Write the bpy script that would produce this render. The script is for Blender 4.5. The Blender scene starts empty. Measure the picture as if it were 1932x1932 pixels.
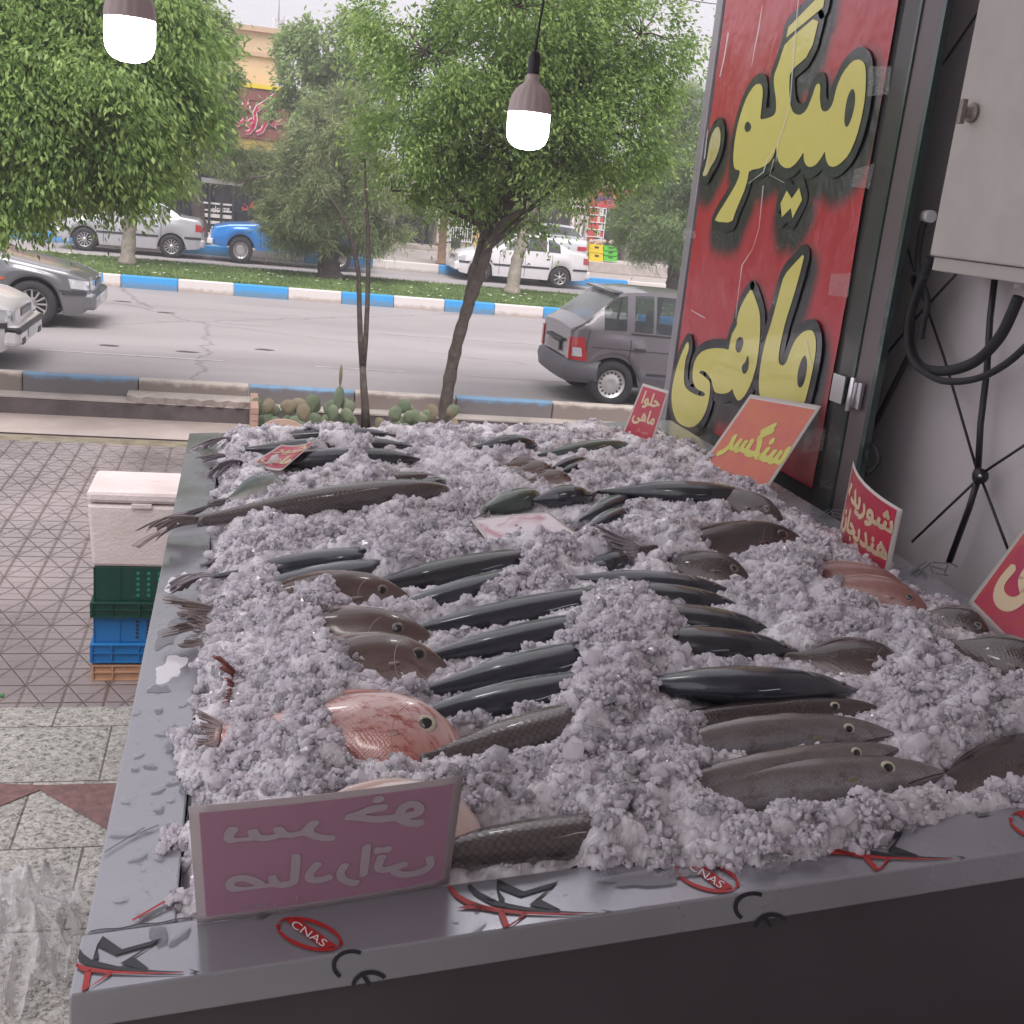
import bpy, bmesh, math, random
import numpy as np
from mathutils import Vector, Matrix, Euler

# ------------------------------------------------------------------ camera
CAM = Vector((0.0, 0.0, 2.7))            # eye above the pavement; the shop floor is at 0.65
FL = 2110.0                              # focal length on a 1932 unit wide picture
YAW, PITCH, ROLL = math.radians(14.5), math.radians(15.8), math.radians(5.8)
fw = Vector((math.sin(YAW)*math.cos(PITCH), math.cos(YAW)*math.cos(PITCH), -math.sin(PITCH)))
r0 = Vector((math.cos(YAW), -math.sin(YAW), 0)); u0 = r0.cross(fw)
cr = r0*math.cos(ROLL) + u0*math.sin(ROLL)
cu = -r0*math.sin(ROLL) + u0*math.cos(ROLL)
scene = bpy.context.scene
COL = scene.collection
cam_d = bpy.data.cameras.new('camera'); cam = bpy.data.objects.new('camera', cam_d); COL.objects.link(cam)
cam_d.sensor_width = 36; cam_d.lens = 36*FL/1932; cam_d.clip_start = 0.02; cam_d.clip_end = 600
cam.matrix_world = Matrix(((cr.x, cu.x, -fw.x, CAM.x), (cr.y, cu.y, -fw.y, CAM.y), (cr.z, cu.z, -fw.z, CAM.z), (0, 0, 0, 1)))
scene.camera = cam

# ------------------------------------------------------------------ sky and sun
SUN_EL, SUN_ROT = math.radians(60), math.radians(192)   # veiled sun, high behind the shop
world = bpy.data.worlds.new("World"); scene.world = world; world.use_nodes = True
wn = world.node_tree.nodes; wl = world.node_tree.links
bg = wn['Background']; bg.inputs['Strength'].default_value = 0.122
skyt = wn.new('ShaderNodeTexSky'); skyt.sky_type = 'NISHITA'; skyt.sun_disc = False
skyt.sun_elevation = SUN_EL; skyt.sun_rotation = SUN_ROT
skyt.air_density = 1.0; skyt.dust_density = 4.0; skyt.ozone_density = 1.0
hs = wn.new('ShaderNodeHueSaturation'); hs.inputs['Saturation'].default_value = 0.12; hs.inputs['Value'].default_value = 1.0
mixw = wn.new('ShaderNodeMix'); mixw.data_type = 'RGBA'; mixw.inputs[0].default_value = 0.75   # even cloud veil
mixw.inputs['B'].default_value = (5.2, 4.95, 5.35, 1)
wl.new(skyt.outputs[0], hs.inputs['Color']); wl.new(hs.outputs[0], mixw.inputs['A']); wl.new(mixw.outputs['Result'], bg.inputs['Color'])
sun_d = bpy.data.lights.new('sun', 'SUN'); sun_d.energy = 2.4; sun_d.angle = math.radians(40); sun_d.color = (1, .96, .93)
sun = bpy.data.objects.new('sun', sun_d); COL.objects.link(sun)
sdir = Vector((math.sin(SUN_ROT)*math.cos(SUN_EL), math.cos(SUN_ROT)*math.cos(SUN_EL), math.sin(SUN_EL)))
sun.rotation_euler = (-sdir).to_track_quat('-Z', 'Y').to_euler()
scene.view_settings.view_transform = 'Standard'; scene.view_settings.look = 'None'
scene.view_settings.exposure = 0.78; scene.view_settings.gamma = 1.0
scene.cycles.use_denoising = True
scene.cycles.max_bounces = 10; scene.cycles.transparent_max_bounces = 12
scene.cycles.diffuse_bounces = 7; scene.cycles.glossy_bounces = 3

# ------------------------------------------------------------------ helpers
random.seed(7); rng = np.random.default_rng(7)
def ray(x, y): return fw + cr*((x-966)/FL) - cu*((y-966)/FL)
def on(x, y, n, p0):
    d = ray(x, y); n = Vector(n); return CAM + d*((Vector(p0)-CAM).dot(n)/d.dot(n))
def GZ(x, y, z): return on(x, y, (0, 0, 1), (0, 0, z))
def GX(x, y, X): return on(x, y, (1, 0, 0), (X, 0, 0))
def GY(x, y, Y): return on(x, y, (0, 1, 0), (0, Y, 0))
SL = math.tan(math.radians(4.4))
def top_z(X): return 1.55 + SL*(X+0.2)                   # the display slopes down towards the street corner
def GT(x, y, dz=0.0): return on(x, y, (-SL, 0, 1), (-0.2, 0, 1.55+dz))

def tag(o, label=None, cat=None, group=None, kind=None):
    if label: o['label'] = label
    if cat: o['category'] = cat
    if group: o['group'] = group
    if kind: o['kind'] = kind
    return o
def empty(name, loc=(0, 0, 0), rz=0.0, label=None, cat=None, group=None):
    o = bpy.data.objects.new(name, None); COL.objects.link(o); o.location = loc; o.rotation_euler = (0, 0, rz)
    o.empty_display_size = 0.1
    return tag(o, label, cat, group)
def link_mesh(name, me, mats, parent=None):
    o = bpy.data.objects.new(name, me); COL.objects.link(o)
    for m in (mats if isinstance(mats, (list, tuple)) else [mats]): me.materials.append(m)
    if parent: o.parent = parent
    return o
class MB:
    """collects vertices and faces, then links them as one mesh object"""
    def __init__(s): s.v = []; s.f = []; s.m = []; s.sm = []
    def add(s, vs, fs, mi=0, smooth=False):
        n = len(s.v); s.v += [tuple(v) for v in vs]
        for f in fs: s.f.append(tuple(i+n for i in f)); s.m.append(mi); s.sm.append(smooth)
        return s
    def box(s, a, b, mi=0):
        x0, y0, z0 = a; x1, y1, z1 = b
        return s.add([(x0,y0,z0),(x1,y0,z0),(x1,y1,z0),(x0,y1,z0),(x0,y0,z1),(x1,y0,z1),(x1,y1,z1),(x0,y1,z1)],
                     [(0,3,2,1),(4,5,6,7),(0,1,5,4),(1,2,6,5),(2,3,7,6),(3,0,4,7)], mi)
    def quad(s, pts, mi=0): return s.add(pts, [tuple(range(len(pts)))], mi)
    def tube(s, pts, rad, n=8, mi=0, caps=True):
        pts = [Vector(p) for p in pts]
        rad = rad if isinstance(rad, (list, tuple)) else [rad]*len(pts)
        vs = []; prev = None
        for i, p in enumerate(pts):
            t = (pts[min(i+1, len(pts)-1)] - pts[max(i-1, 0)]).normalized()
            a = prev if prev is not None else (Vector((0, 0, 1)) if abs(t.z) < .9 else Vector((1, 0, 0)))
            b = t.cross(a)
            if b.length < 1e-5: b = t.cross(Vector((.3, .9, .1)))
            b.normalize(); a = b.cross(t).normalized(); prev = a
            for k in range(n):
                an = 2*math.pi*k/n; vs.append(p + (a*math.cos(an) + b*math.sin(an))*rad[i])
        fs = [(i*n+k, i*n+(k+1) % n, (i+1)*n+(k+1) % n, (i+1)*n+k) for i in range(len(pts)-1) for k in range(n)]
        s.add(vs, fs, mi, True)
        if caps:
            m = len(s.v) - len(vs)
            s.f.append(tuple(m+k for k in range(n))[::-1]); s.m.append(mi); s.sm.append(False)
            s.f.append(tuple(m+(len(pts)-1)*n+k for k in range(n))); s.m.append(mi); s.sm.append(False)
        return s
    def lathe(s, prof, n=24, mi=0, origin=(0, 0, 0), axis='z', ridge=None):
        vs = []
        for j, (r, h) in enumerate(prof):
            for k in range(n):
                an = 2*math.pi*k/n; rr = r*(ridge(j, k) if ridge else 1)
                c, d = rr*math.cos(an), rr*math.sin(an)
                v = (c, d, h) if axis == 'z' else (c, h, d)
                vs.append((v[0]+origin[0], v[1]+origin[1], v[2]+origin[2]))
        fs = [(j*n+k, j*n+(k+1) % n, (j+1)*n+(k+1) % n, (j+1)*n+k) for j in range(len(prof)-1) for k in range(n)]
        return s.add(vs, fs, mi, True)
    def build(s, name, mats, parent=None, bevel=0.0, fix=True):
        me = bpy.data.meshes.new(name); me.from_pydata(s.v, [], s.f)
        me.polygons.foreach_set('material_index', s.m); me.polygons.foreach_set('use_smooth', s.sm)
        if fix:
            b = bmesh.new(); b.from_mesh(me); bmesh.ops.recalc_face_normals(b, faces=b.faces); b.to_mesh(me); b.free()
        me.update(); o = link_mesh(name, me, mats, parent)
        if bevel > 0:
            md = o.modifiers.new('bevel', 'BEVEL'); md.width = bevel; md.segments = 2; md.limit_method = 'ANGLE'
        return o
def np_mesh(name, verts, faces, mats, parent=None, smooth=False, attrs=None):
    """verts (n,3), faces (m,k) arrays with a constant k"""
    me = bpy.data.meshes.new(name); k = faces.shape[1]
    me.vertices.add(len(verts)); me.vertices.foreach_set('co', np.ascontiguousarray(verts, dtype=np.float32).ravel())
    me.loops.add(faces.size); me.loops.foreach_set('vertex_index', np.ascontiguousarray(faces, dtype=np.int32).ravel())
    me.polygons.add(len(faces)); me.polygons.foreach_set('loop_start', np.arange(0, faces.size, k, dtype=np.int32))
    me.polygons.foreach_set('loop_total', np.full(len(faces), k, dtype=np.int32))
    me.polygons.foreach_set('use_smooth', np.full(len(faces), smooth))
    me.update(calc_edges=True)
    for nm, dom, typ, dat in (attrs or []):
        a = me.attributes.new(nm, typ, dom)
        a.data.foreach_set('value' if typ == 'FLOAT' else 'color', np.ascontiguousarray(dat, dtype=np.float32).ravel())
    return link_mesh(name, me, mats, parent)

# ---- materials
def newmat(name):
    m = bpy.data.materials.new(name); m.use_nodes = True
    nt = m.node_tree; return m, nt, nt.nodes['Principled BSDF']
def col4(c): return (c[0], c[1], c[2], 1)
def mat(name, c, rough=.6, metal=0.0, noise=0.0, nscale=8.0, bump=0.0, bscale=40.0, coat=0.0, spec=.5, c2=None, coords='Object', trans=0.0, em=None, alpha=None):
    m, nt, p = newmat(name); N = nt.nodes; L = nt.links
    p.inputs['Base Color'].default_value = col4(c); p.inputs['Roughness'].default_value = rough; p.inputs['Metallic'].default_value = metal
    p.inputs['Coat Weight'].default_value = coat; p.inputs['Specular IOR Level'].default_value = spec
    p.inputs['Transmission Weight'].default_value = trans
    tc = N.new('ShaderNodeTexCoord')
    if noise > 0 or c2:
        n = N.new('ShaderNodeTexNoise'); n.inputs['Scale'].default_value = nscale; n.inputs['Detail'].default_value = 6; n.inputs['Roughness'].default_value = .65
        r = N.new('ShaderNodeValToRGB'); r.color_ramp.elements[0].position = .32; r.color_ramp.elements[1].position = .68
        c2 = c2 or tuple(x*(1-noise) for x in c)
        r.color_ramp.elements[0].color = col4(c2); r.color_ramp.elements[1].color = col4(c)
        L.new(tc.outputs[coords], n.inputs['Vector']); L.new(n.outputs['Fac'], r.inputs[0]); L.new(r.outputs[0], p.inputs['Base Color'])
    if bump > 0:
        n2 = N.new('ShaderNodeTexNoise'); n2.inputs['Scale'].default_value = bscale; n2.inputs['Detail'].default_value = 5
        b = N.new('ShaderNodeBump'); b.inputs['Strength'].default_value = bump; b.inputs['Distance'].default_value = .01
        L.new(tc.outputs[coords], n2.inputs['Vector']); L.new(n2.outputs['Fac'], b.inputs['Height']); L.new(b.outputs[0], p.inputs['Normal'])
    if em: p.inputs['Emission Color'].default_value = col4(em[0]); p.inputs['Emission Strength'].default_value = em[1]
    if alpha is not None: p.inputs['Alpha'].default_value = alpha
    return m
def glass_mat(name, c=(.03, .035, .04), see=.45, rough=.04):
    m, nt, p = newmat(name); N = nt.nodes; L = nt.links
    p.inputs['Base Color'].default_value = col4(c); p.inputs['Roughness'].default_value = rough
    t = N.new('ShaderNodeBsdfTransparent'); t.inputs['Color'].default_value = (.75, .8, .8, 1)
    x = N.new('ShaderNodeMixShader'); x.inputs[0].default_value = see
    L.new(p.outputs[0], x.inputs[1]); L.new(t.outputs[0], x.inputs[2]); L.new(x.outputs[0], N['Material Output'].inputs['Surface'])
    return m
M = {}
M['white_metal'] = mat('white_metal', (.72, .71, .72), .4)
M['black_plastic'] = mat('black_plastic', (.015, .015, .018), .45)
M['rubber'] = mat('rubber', (.03, .03, .032), .8, noise=.3)
M['dark_trim'] = mat('dark_trim', (.04, .04, .045), .5)
M['chrome'] = mat('chrome', (.7, .7, .72), .18, metal=1)
M['glass'] = glass_mat('car_glass', (.10, .11, .12), .5, .05)
M['bark'] = mat('bark', (.115, .09, .08), .9, noise=.55, nscale=14, bump=.9, bscale=30)
M['pale_bark'] = mat('pale_bark', (.42, .36, .31), .85, noise=.45, nscale=9, bump=.6, bscale=25)
M['concrete'] = mat('concrete', (.46, .40, .37), .85, noise=.35, nscale=2.2, bump=.5, bscale=30)
# ================================================================== ground and road
def struct(o, label=None): return tag(o, label, None, None, 'structure')

def paving_mat():
    m, nt, p = newmat('wet_paving'); N = nt.nodes; L = nt.links
    tc = N.new('ShaderNodeTexCoord'); sep = N.new('ShaderNodeSeparateXYZ'); L.new(tc.outputs['Object'], sep.inputs[0])
    def math_(op, a, b=None, v=None):
        n = N.new('ShaderNodeMath'); n.operation = op
        for i, q in enumerate((a, b)):
            if q is None: continue
            if isinstance(q, (int, float)): n.inputs[i].default_value = q
            else: L.new(q, n.inputs[i])
        return n.outputs[0]
    def cell(src, s, off=0.0):           # distance to the nearest grid line, 0..0.5
        a = math_('ADD', math_('DIVIDE', src, s), off); f = math_('FRACT', a)
        return math_('MINIMUM', f, math_('SUBTRACT', 1.0, f))
    X, Y = sep.outputs[0], sep.outputs[1]
    S = .205
    gx, gy = cell(X, S), cell(Y, S)
    hx, hy = cell(X, S/2), cell(Y, S/2)
    dg = cell(math_('ADD', X, math_('MULTIPLY', Y, .5)), S/1.0)
    dg2 = cell(math_('SUBTRACT', X, math_('MULTIPLY', Y, .5)), S/1.0)
    def line(d, w):
        n = N.new('ShaderNodeMapRange'); n.interpolation_type = 'SMOOTHSTEP'
        L.new(d, n.inputs['Value']); n.inputs['From Min'].default_value = 0; n.inputs['From Max'].default_value = w
        n.inputs['To Min'].default_value = 0; n.inputs['To Max'].default_value = 1; return n.outputs[0]
    joints = math_('MINIMUM', line(gx, .075), line(gy, .06))
    grooves = math_('MINIMUM', line(hy, .06), math_('MINIMUM', line(dg, .045), line(dg2, .045)))
    h = math_('ADD', math_('MULTIPLY', joints, .6), math_('MULTIPLY', grooves, .8))
    b = N.new('ShaderNodeBump'); b.inputs['Strength'].default_value = .9; b.inputs['Distance'].default_value = .012
    nb = N.new('ShaderNodeTexNoise'); nb.inputs['Scale'].default_value = 30; L.new(tc.outputs['Object'], nb.inputs['Vector'])
    L.new(math_('ADD', h, math_('MULTIPLY', nb.outputs['Fac'], .35)), b.inputs['Height']); L.new(b.outputs[0], p.inputs['Normal'])
    n = N.new('ShaderNodeTexNoise'); n.inputs['Scale'].default_value = 1.1; n.inputs['Detail'].default_value = 7; L.new(tc.outputs['Object'], n.inputs['Vector'])
    r = N.new('ShaderNodeValToRGB'); r.color_ramp.elements[0].position = .35; r.color_ramp.elements[1].position = .7
    r.color_ramp.elements[0].color = (.19, .155, .16, 1); r.color_ramp.elements[1].color = (.31, .26, .265, 1); L.new(n.outputs['Fac'], r.inputs[0])
    mx = N.new('ShaderNodeMix'); mx.data_type = 'RGBA'; mx.inputs['A'].default_value = (.13, .095, .085, 1)
    L.new(math_('MINIMUM', joints, math_('ADD', math_('MULTIPLY', grooves, .5), .5)), mx.inputs[0]); L.new(r.outputs[0], mx.inputs['B']); L.new(mx.outputs['Result'], p.inputs['Base Color'])
    r2 = N.new('ShaderNodeMapRange'); r2.inputs['From Min'].default_value = .35; r2.inputs['From Max'].default_value = .65
    r2.inputs['To Min'].default_value = .12; r2.inputs['To Max'].default_value = .34
    L.new(n.outputs['Fac'], r2.inputs['Value']); L.new(r2.outputs[0], p.inputs['Roughness'])
    return m
def granite_mat():
    m, nt, p = newmat('granite'); N = nt.nodes; L = nt.links
    tc = N.new('ShaderNodeTexCoord')
    n1 = N.new('ShaderNodeTexNoise'); n1.inputs['Scale'].default_value = 55; n1.inputs['Detail'].default_value = 4; n1.inputs['Roughness'].default_value = .75; n1.inputs['Distortion'].default_value = .8
    L.new(tc.outputs['Object'], n1.inputs['Vector'])
    r = N.new('ShaderNodeValToRGB'); e = r.color_ramp.elements
    e[0].position = .36; e[0].color = (.09, .085, .085, 1); e[1].position = .62; e[1].color = (.62, .60, .56, 1)
    k = e.new(.46); k.color = (.36, .34, .31, 1)
    L.new(n1.outputs['Fac'], r.inputs[0])
    br = N.new('ShaderNodeTexBrick'); br.offset = .5; br.inputs['Scale'].default_value = 1.0; br.inputs['Mortar Size'].default_value = .004
    br.inputs['Brick Width'].default_value = .42; br.inputs['Row Height'].default_value = .40; br.inputs['Mortar Smooth'].default_value = .2
    br.inputs['Color1'].default_value = (1, 1, 1, 1); br.inputs['Color2'].default_value = (.86, .86, .86, 1); br.inputs['Mortar'].default_value = (.3, .27, .25, 1)
    L.new(tc.outputs['Object'], br.inputs['Vector'])
    mu = N.new('ShaderNodeMix'); mu.data_type = 'RGBA'; mu.blend_type = 'MULTIPLY'; mu.inputs[0].default_value = 1
    L.new(r.outputs[0], mu.inputs['A']); L.new(br.outputs['Color'], mu.inputs['B']); L.new(mu.outputs['Result'], p.inputs['Base Color'])
    n2 = N.new('ShaderNodeTexNoise'); n2.inputs['Scale'].default_value = 2.5; L.new(tc.outputs['Object'], n2.inputs['Vector'])
    mr = N.new('ShaderNodeMapRange'); mr.inputs['From Min'].default_value = .4; mr.inputs['From Max'].default_value = .6; mr.inputs['To Min'].default_value = .15; mr.inputs['To Max'].default_value = .45
    L.new(n2.outputs['Fac'], mr.inputs['Value']); L.new(mr.outputs[0], p.inputs['Roughness'])
    return m
def asphalt_mat():
    m, nt, p = newmat('dusty_asphalt'); N = nt.nodes; L = nt.links
    tc = N.new('ShaderNodeTexCoord')
    mp = N.new('ShaderNodeMapping'); mp.inputs['Scale'].default_value = (.12, .6, 1); L.new(tc.outputs['Object'], mp.inputs[0])
    n1 = N.new('ShaderNodeTexNoise'); n1.inputs['Scale'].default_value = 1.6; n1.inputs['Detail'].default_value = 8; L.new(mp.outputs[0], n1.inputs['Vector'])
    r = N.new('ShaderNodeValToRGB'); e = r.color_ramp.elements
    e[0].position = .3; e[0].color = (.27, .245, .25, 1); e[1].position = .72; e[1].color = (.365, .335, .34, 1); L.new(n1.outputs['Fac'], r.inputs[0])
    n2 = N.new('ShaderNodeTexNoise'); n2.inputs['Scale'].default_value = 60; n2.inputs['Detail'].default_value = 3; L.new(tc.outputs['Object'], n2.inputs['Vector'])
    r2 = N.new('ShaderNodeMapRange'); r2.inputs['To Min'].default_value = .78; r2.inputs['To Max'].default_value = 1.2; L.new(n2.outputs['Fac'], r2.inputs['Value'])
    mu = N.new('ShaderNodeVectorMath'); mu.operation = 'SCALE'; L.new(r.outputs[0], mu.inputs[0]); L.new(r2.outputs[0], mu.inputs['Scale'])
    # a wandering crack that crosses the lanes
    v = N.new('ShaderNodeTexVoronoi'); v.feature = 'DISTANCE_TO_EDGE'; v.inputs['Scale'].default_value = .16; v.inputs['Randomness'].default_value = 1
    nn = N.new('ShaderNodeTexNoise'); nn.inputs['Scale'].default_value = 2.5; nn.inputs['Detail'].default_value = 5; L.new(tc.outputs['Object'], nn.inputs['Vector'])
    va = N.new('ShaderNodeVectorMath'); va.operation = 'MULTIPLY_ADD'; va.inputs[1].default_value = (.55, .55, 0); L.new(nn.outputs['Color'], va.inputs[0]); L.new(tc.outputs['Object'], va.inputs[2])
    L.new(va.outputs[0], v.inputs['Vector'])
    cm = N.new('ShaderNodeMapRange'); cm.inputs['From Min'].default_value = 0; cm.inputs['From Max'].default_value = .006; cm.inputs['To Min'].default_value = .62; cm.inputs['To Max'].default_value = 1
    L.new(v.outputs['Distance'], cm.inputs['Value'])
    mu2 = N.new('ShaderNodeVectorMath'); mu2.operation = 'SCALE'; L.new(mu.outputs[0], mu2.inputs[0]); L.new(cm.outputs[0], mu2.inputs['Scale']); L.new(mu2.outputs[0], p.inputs['Base Color'])
    b = N.new('ShaderNodeBump'); b.inputs['Strength'].default_value = .35; b.inputs['Distance'].default_value = .01; L.new(n2.outputs['Fac'], b.inputs['Height']); L.new(b.outputs[0], p.inputs['Normal'])
    p.inputs['Roughness'].default_value = .75
    return m
def grass_mat(name, a, b2):
    m, nt, p = newmat(name); N = nt.nodes; L = nt.links
    tc = N.new('ShaderNodeTexCoord'); n1 = N.new('ShaderNodeTexNoise'); n1.inputs['Scale'].default_value = 1.6; n1.inputs['Detail'].default_value = 9; n1.inputs['Roughness'].default_value = .7
    L.new(tc.outputs['Object'], n1.inputs['Vector']); r = N.new('ShaderNodeValToRGB'); r.color_ramp.elements[0].position = .38; r.color_ramp.elements[1].position = .62
    r.color_ramp.elements[0].color = col4(a); r.color_ramp.elements[1].color = col4(b2); L.new(n1.outputs['Fac'], r.inputs[0]); L.new(r.outputs[0], p.inputs['Base Color'])
    p.inputs['Roughness'].default_value = .8
    return m
ROAD = .23
def sheet(name, x0, y0, x1, y1, z, m, z2=None):
    b = MB(); b.quad([(x0, y0, z), (x1, y0, z), (x1, y1, z if z2 is None else z2), (x0, y1, z if z2 is None else z2)]); return struct(b.build(name, m))
sheet('ground', -150, 33.6, 150, 300, .30, mat('ground_far', (.30, .27, .24), .9, noise=.3, nscale=1))
sheet('pavement', -30, 4.0, 30, 11.15, 0, paving_mat())
# wet gutter strip and sloping concrete apron
M['wet_gutter'] = mat('wet_gutter', (.34, .29, .20), .2, c2=(.16, .135, .09), nscale=6, bump=.5, bscale=12)
sheet('gutter', -30, 11.15, 30, 11.45, -.012, M['wet_gutter'])
M['apron'] = mat('apron', (.50, .42, .38), .5, c2=(.34, .28, .26), nscale=1.4, bump=.5, bscale=8)
sheet('concrete_apron', -30, 11.45, 30, 12.33, .004, M['apron'])
M['channel_side'] = mat('channel_side', (.13, .10, .105), .8, noise=.45, nscale=5, bump=.6, bscale=14)
b = MB(); b.box((-30, 12.33, -.3), (30, 12.53, .17)); o = struct(b.build('channel_wall', M['channel_side'], bevel=.012))
b = MB(); b.box((-30, 12.325, .172), (30, 12.60, .19)); struct(b.build('channel_ledge', M['concrete']))
# broken slab of mortar lying along the ledge
pts = []
for i in range(26):
    x = -1.15 + i*.055
    pts.append((x, 12.30 + .03*math.sin(i*1.7) + (.10 if i == 0 else 0)))
b = MB(); top = [(x, y, .25 + .008*math.sin(i*2.1)) for i, (x, y) in enumerate(pts)]; bot = [(x, y+.02, .185) for x, y in pts]
bk = [(x, 12.62, .262) for x, y in pts]
n = len(pts); b.add(top+bot+bk, [(i, i+1, n+i+1, n+i) for i in range(n-1)] + [(i, i+1, 2*n+i+1, 2*n+i) for i in range(n-1)] + [(0, 2*n, n)])
struct(b.build('mortar_ledge', M['concrete']))
road = sheet('road', -60, 12.75, 60, 23.35, ROAD, asphalt_mat())
sheet('service_lane', -60, 27.55, 60, 33.1, ROAD, bpy.data.materials['dusty_asphalt'])
M['line_paint'] = mat('line_paint', (.50, .47, .48), .7, c2=(.31, .285, .29), nscale=5)
for Y, segs in ((15.1, [(-6, -3.4), (-2.45, -.2), (1.0, 2.2), (3.1, 6.2)]), (18.9, [(-4, -2.2), (-.3, .5), (2.3, 7.5), (10, 14)])):
    b = MB()
    for a, c in segs: b.quad([(a, Y-.035, ROAD+.004), (c, Y-.05, ROAD+.004), (c, Y+.02, ROAD+.004), (a, Y+.035, ROAD+.004)])
    struct(b.build('lane_marking', M['line_paint']))
b = MB()
for px, py in ((205, 652), (352, 664), (232, 569), (312, 590), (500, 660)):
    c = GZ(px, py, ROAD); pts = [(c.x+.16*math.cos(a)*random.uniform(.7, 1.1), c.y+.07*math.sin(a)*random.uniform(.6, 1.2), ROAD+.005) for a in [k*math.pi/5 for k in range(10)]]
    b.quad(pts)
struct(b.build('road_patch', mat('road_patch', (.085, .07, .07), .9)))
# painted kerbs: blue and white blocks
def kerb_mat(name, c, dirt, zmid, zsoft):
    m, nt, p = newmat(name); N = nt.nodes; L = nt.links
    tc = N.new('ShaderNodeTexCoord'); sep = N.new('ShaderNodeSeparateXYZ'); L.new(tc.outputs['Object'], sep.inputs[0])
    n1 = N.new('ShaderNodeTexNoise'); n1.inputs['Scale'].default_value = 9; n1.inputs['Detail'].default_value = 8; L.new(tc.outputs['Object'], n1.inputs['Vector'])
    a = N.new('ShaderNodeMath'); a.operation = 'MULTIPLY_ADD'; a.inputs[1].default_value = .14; L.new(n1.outputs['Fac'], a.inputs[0]); L.new(sep.outputs[2], a.inputs[2])
    mr = N.new('ShaderNodeMapRange'); L.new(a.outputs[0], mr.inputs['Value']); mr.inputs['From Min'].default_value = zmid; mr.inputs['From Max'].default_value = zmid+zsoft
    mx = N.new('ShaderNodeMix'); mx.data_type = 'RGBA'; L.new(mr.outputs[0], mx.inputs[0]); mx.inputs['A'].default_value = col4(dirt); mx.inputs['B'].default_value = col4(c)
    L.new(mx.outputs['Result'], p.inputs['Base Color']); p.inputs['Roughness'].default_value = .7
    b = N.new('ShaderNodeBump'); b.inputs['Strength'].default_value = .4; b.inputs['Distance'].default_value = .01; L.new(n1.outputs['Fac'], b.inputs['Height']); L.new(b.outputs[0], p.inputs['Normal'])
    return m
KB = kerb_mat('kerb_blue', (.045, .32, .70), (.12, .24, .38), .36, .09)
KW = kerb_mat('kerb_white', (.66, .61, .59), (.42, .35, .32), .33, .07)
def kerb(name, y0, y1, z0, z1, step, x_ref, first_blue, mats, x0=-30, x1=30):
    b = MB(); k0 = math.floor((x0-x_ref)/step)
    for k in range(k0, int((x1-x_ref)/step)+1):
        a = x_ref+k*step; mi = 0 if (k % 2 == 0) == first_blue else 1
        j = random.uniform(-.004, .004)
        b.box((a+.004, y0+j, z0), (a+step-.004, y1+j, z1+j), mi)
    return struct(b.build(name, mats, bevel=.018))
xr = GZ(640, 545, .46).x
kerb('median_kerb', 23.1, 23.28, ROAD-.1, .47, 1.06, xr, True, [KB, KW])
kerb('median_rear_kerb', 27.4, 27.56, ROAD-.1, .46, 3.0, 0, True, [mat('pale_kerb', (.6, .56, .53), .8, noise=.2), mat('pale_kerb_worn', (.5, .46, .43), .8, noise=.3)])
KB2 = kerb_mat('kerb_blue_worn', (.16, .29, .44), (.16, .145, .15), .40, .05)
KW2 = kerb_mat('kerb_white_worn', (.48, .42, .38), (.22, .18, .165), .40, .05)
xr = GZ(470, 726, .38).x
kerb('road_kerb', 12.60, 12.76, -.1, .38, 1.17, xr, True, [KB2, KW2])
xr = GZ(640+75, 505, .4).x
kerb('far_kerb', 33.1, 33.28, ROAD-.1, .50, 1.95, xr, False, [KB, KW])
sheet('far_pavement', -60, 33.28, 60, 60, .47, mat('far_pavement', (.42, .37, .35), .85, noise=.25, nscale=1.5))
# median
sheet('median', -40, 23.28, 40, 27.4, .445, grass_mat('lawn', (.075, .115, .035), (.13, .19, .06)))
N_ = 42000
x = rng.uniform(-8, 13, N_); y = rng.uniform(23.29, 27.38, N_); h = rng.uniform(.025, .07, N_); a = rng.uniform(0, 6.28, N_); w = .012
base = np.stack([x, y, np.full(N_, .44)], 1); d = np.stack([np.cos(a), np.sin(a), np.zeros(N_)], 1)
tip = base + np.stack([rng.normal(0, .02, N_), rng.normal(0, .02, N_), h], 1)
V = np.concatenate([base-d*w, base+d*w, tip]); F_ = np.stack([np.arange(N_), np.arange(N_)+N_, np.arange(N_)+2*N_], 1)
tag(np_mesh('grass', V, F_, grass_mat('grass_blades', (.09, .15, .04), (.17, .25, .075))), 'short green lawn covering the median strip', 'grass', None, 'stuff')
N_ = 130
x = rng.uniform(-6, 10, N_); y = rng.uniform(23.4, 27.2, N_); s = rng.uniform(.02, .05, N_)
V = []; Fv = []
for i in range(N_):
    n = len(V); V += [(x[i]-s[i], y[i], .49), (x[i], y[i]-s[i], .50), (x[i]+s[i], y[i], .495), (x[i], y[i]+s[i]*.8, .505)]; Fv.append((n, n+1, n+2, n+3))
tag(np_mesh('litter', np.array(V), np.array(Fv), mat('petals', (.7, .66, .62), .8)), 'small pale petals and scraps scattered on the lawn', 'litter', None, 'stuff')
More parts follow.
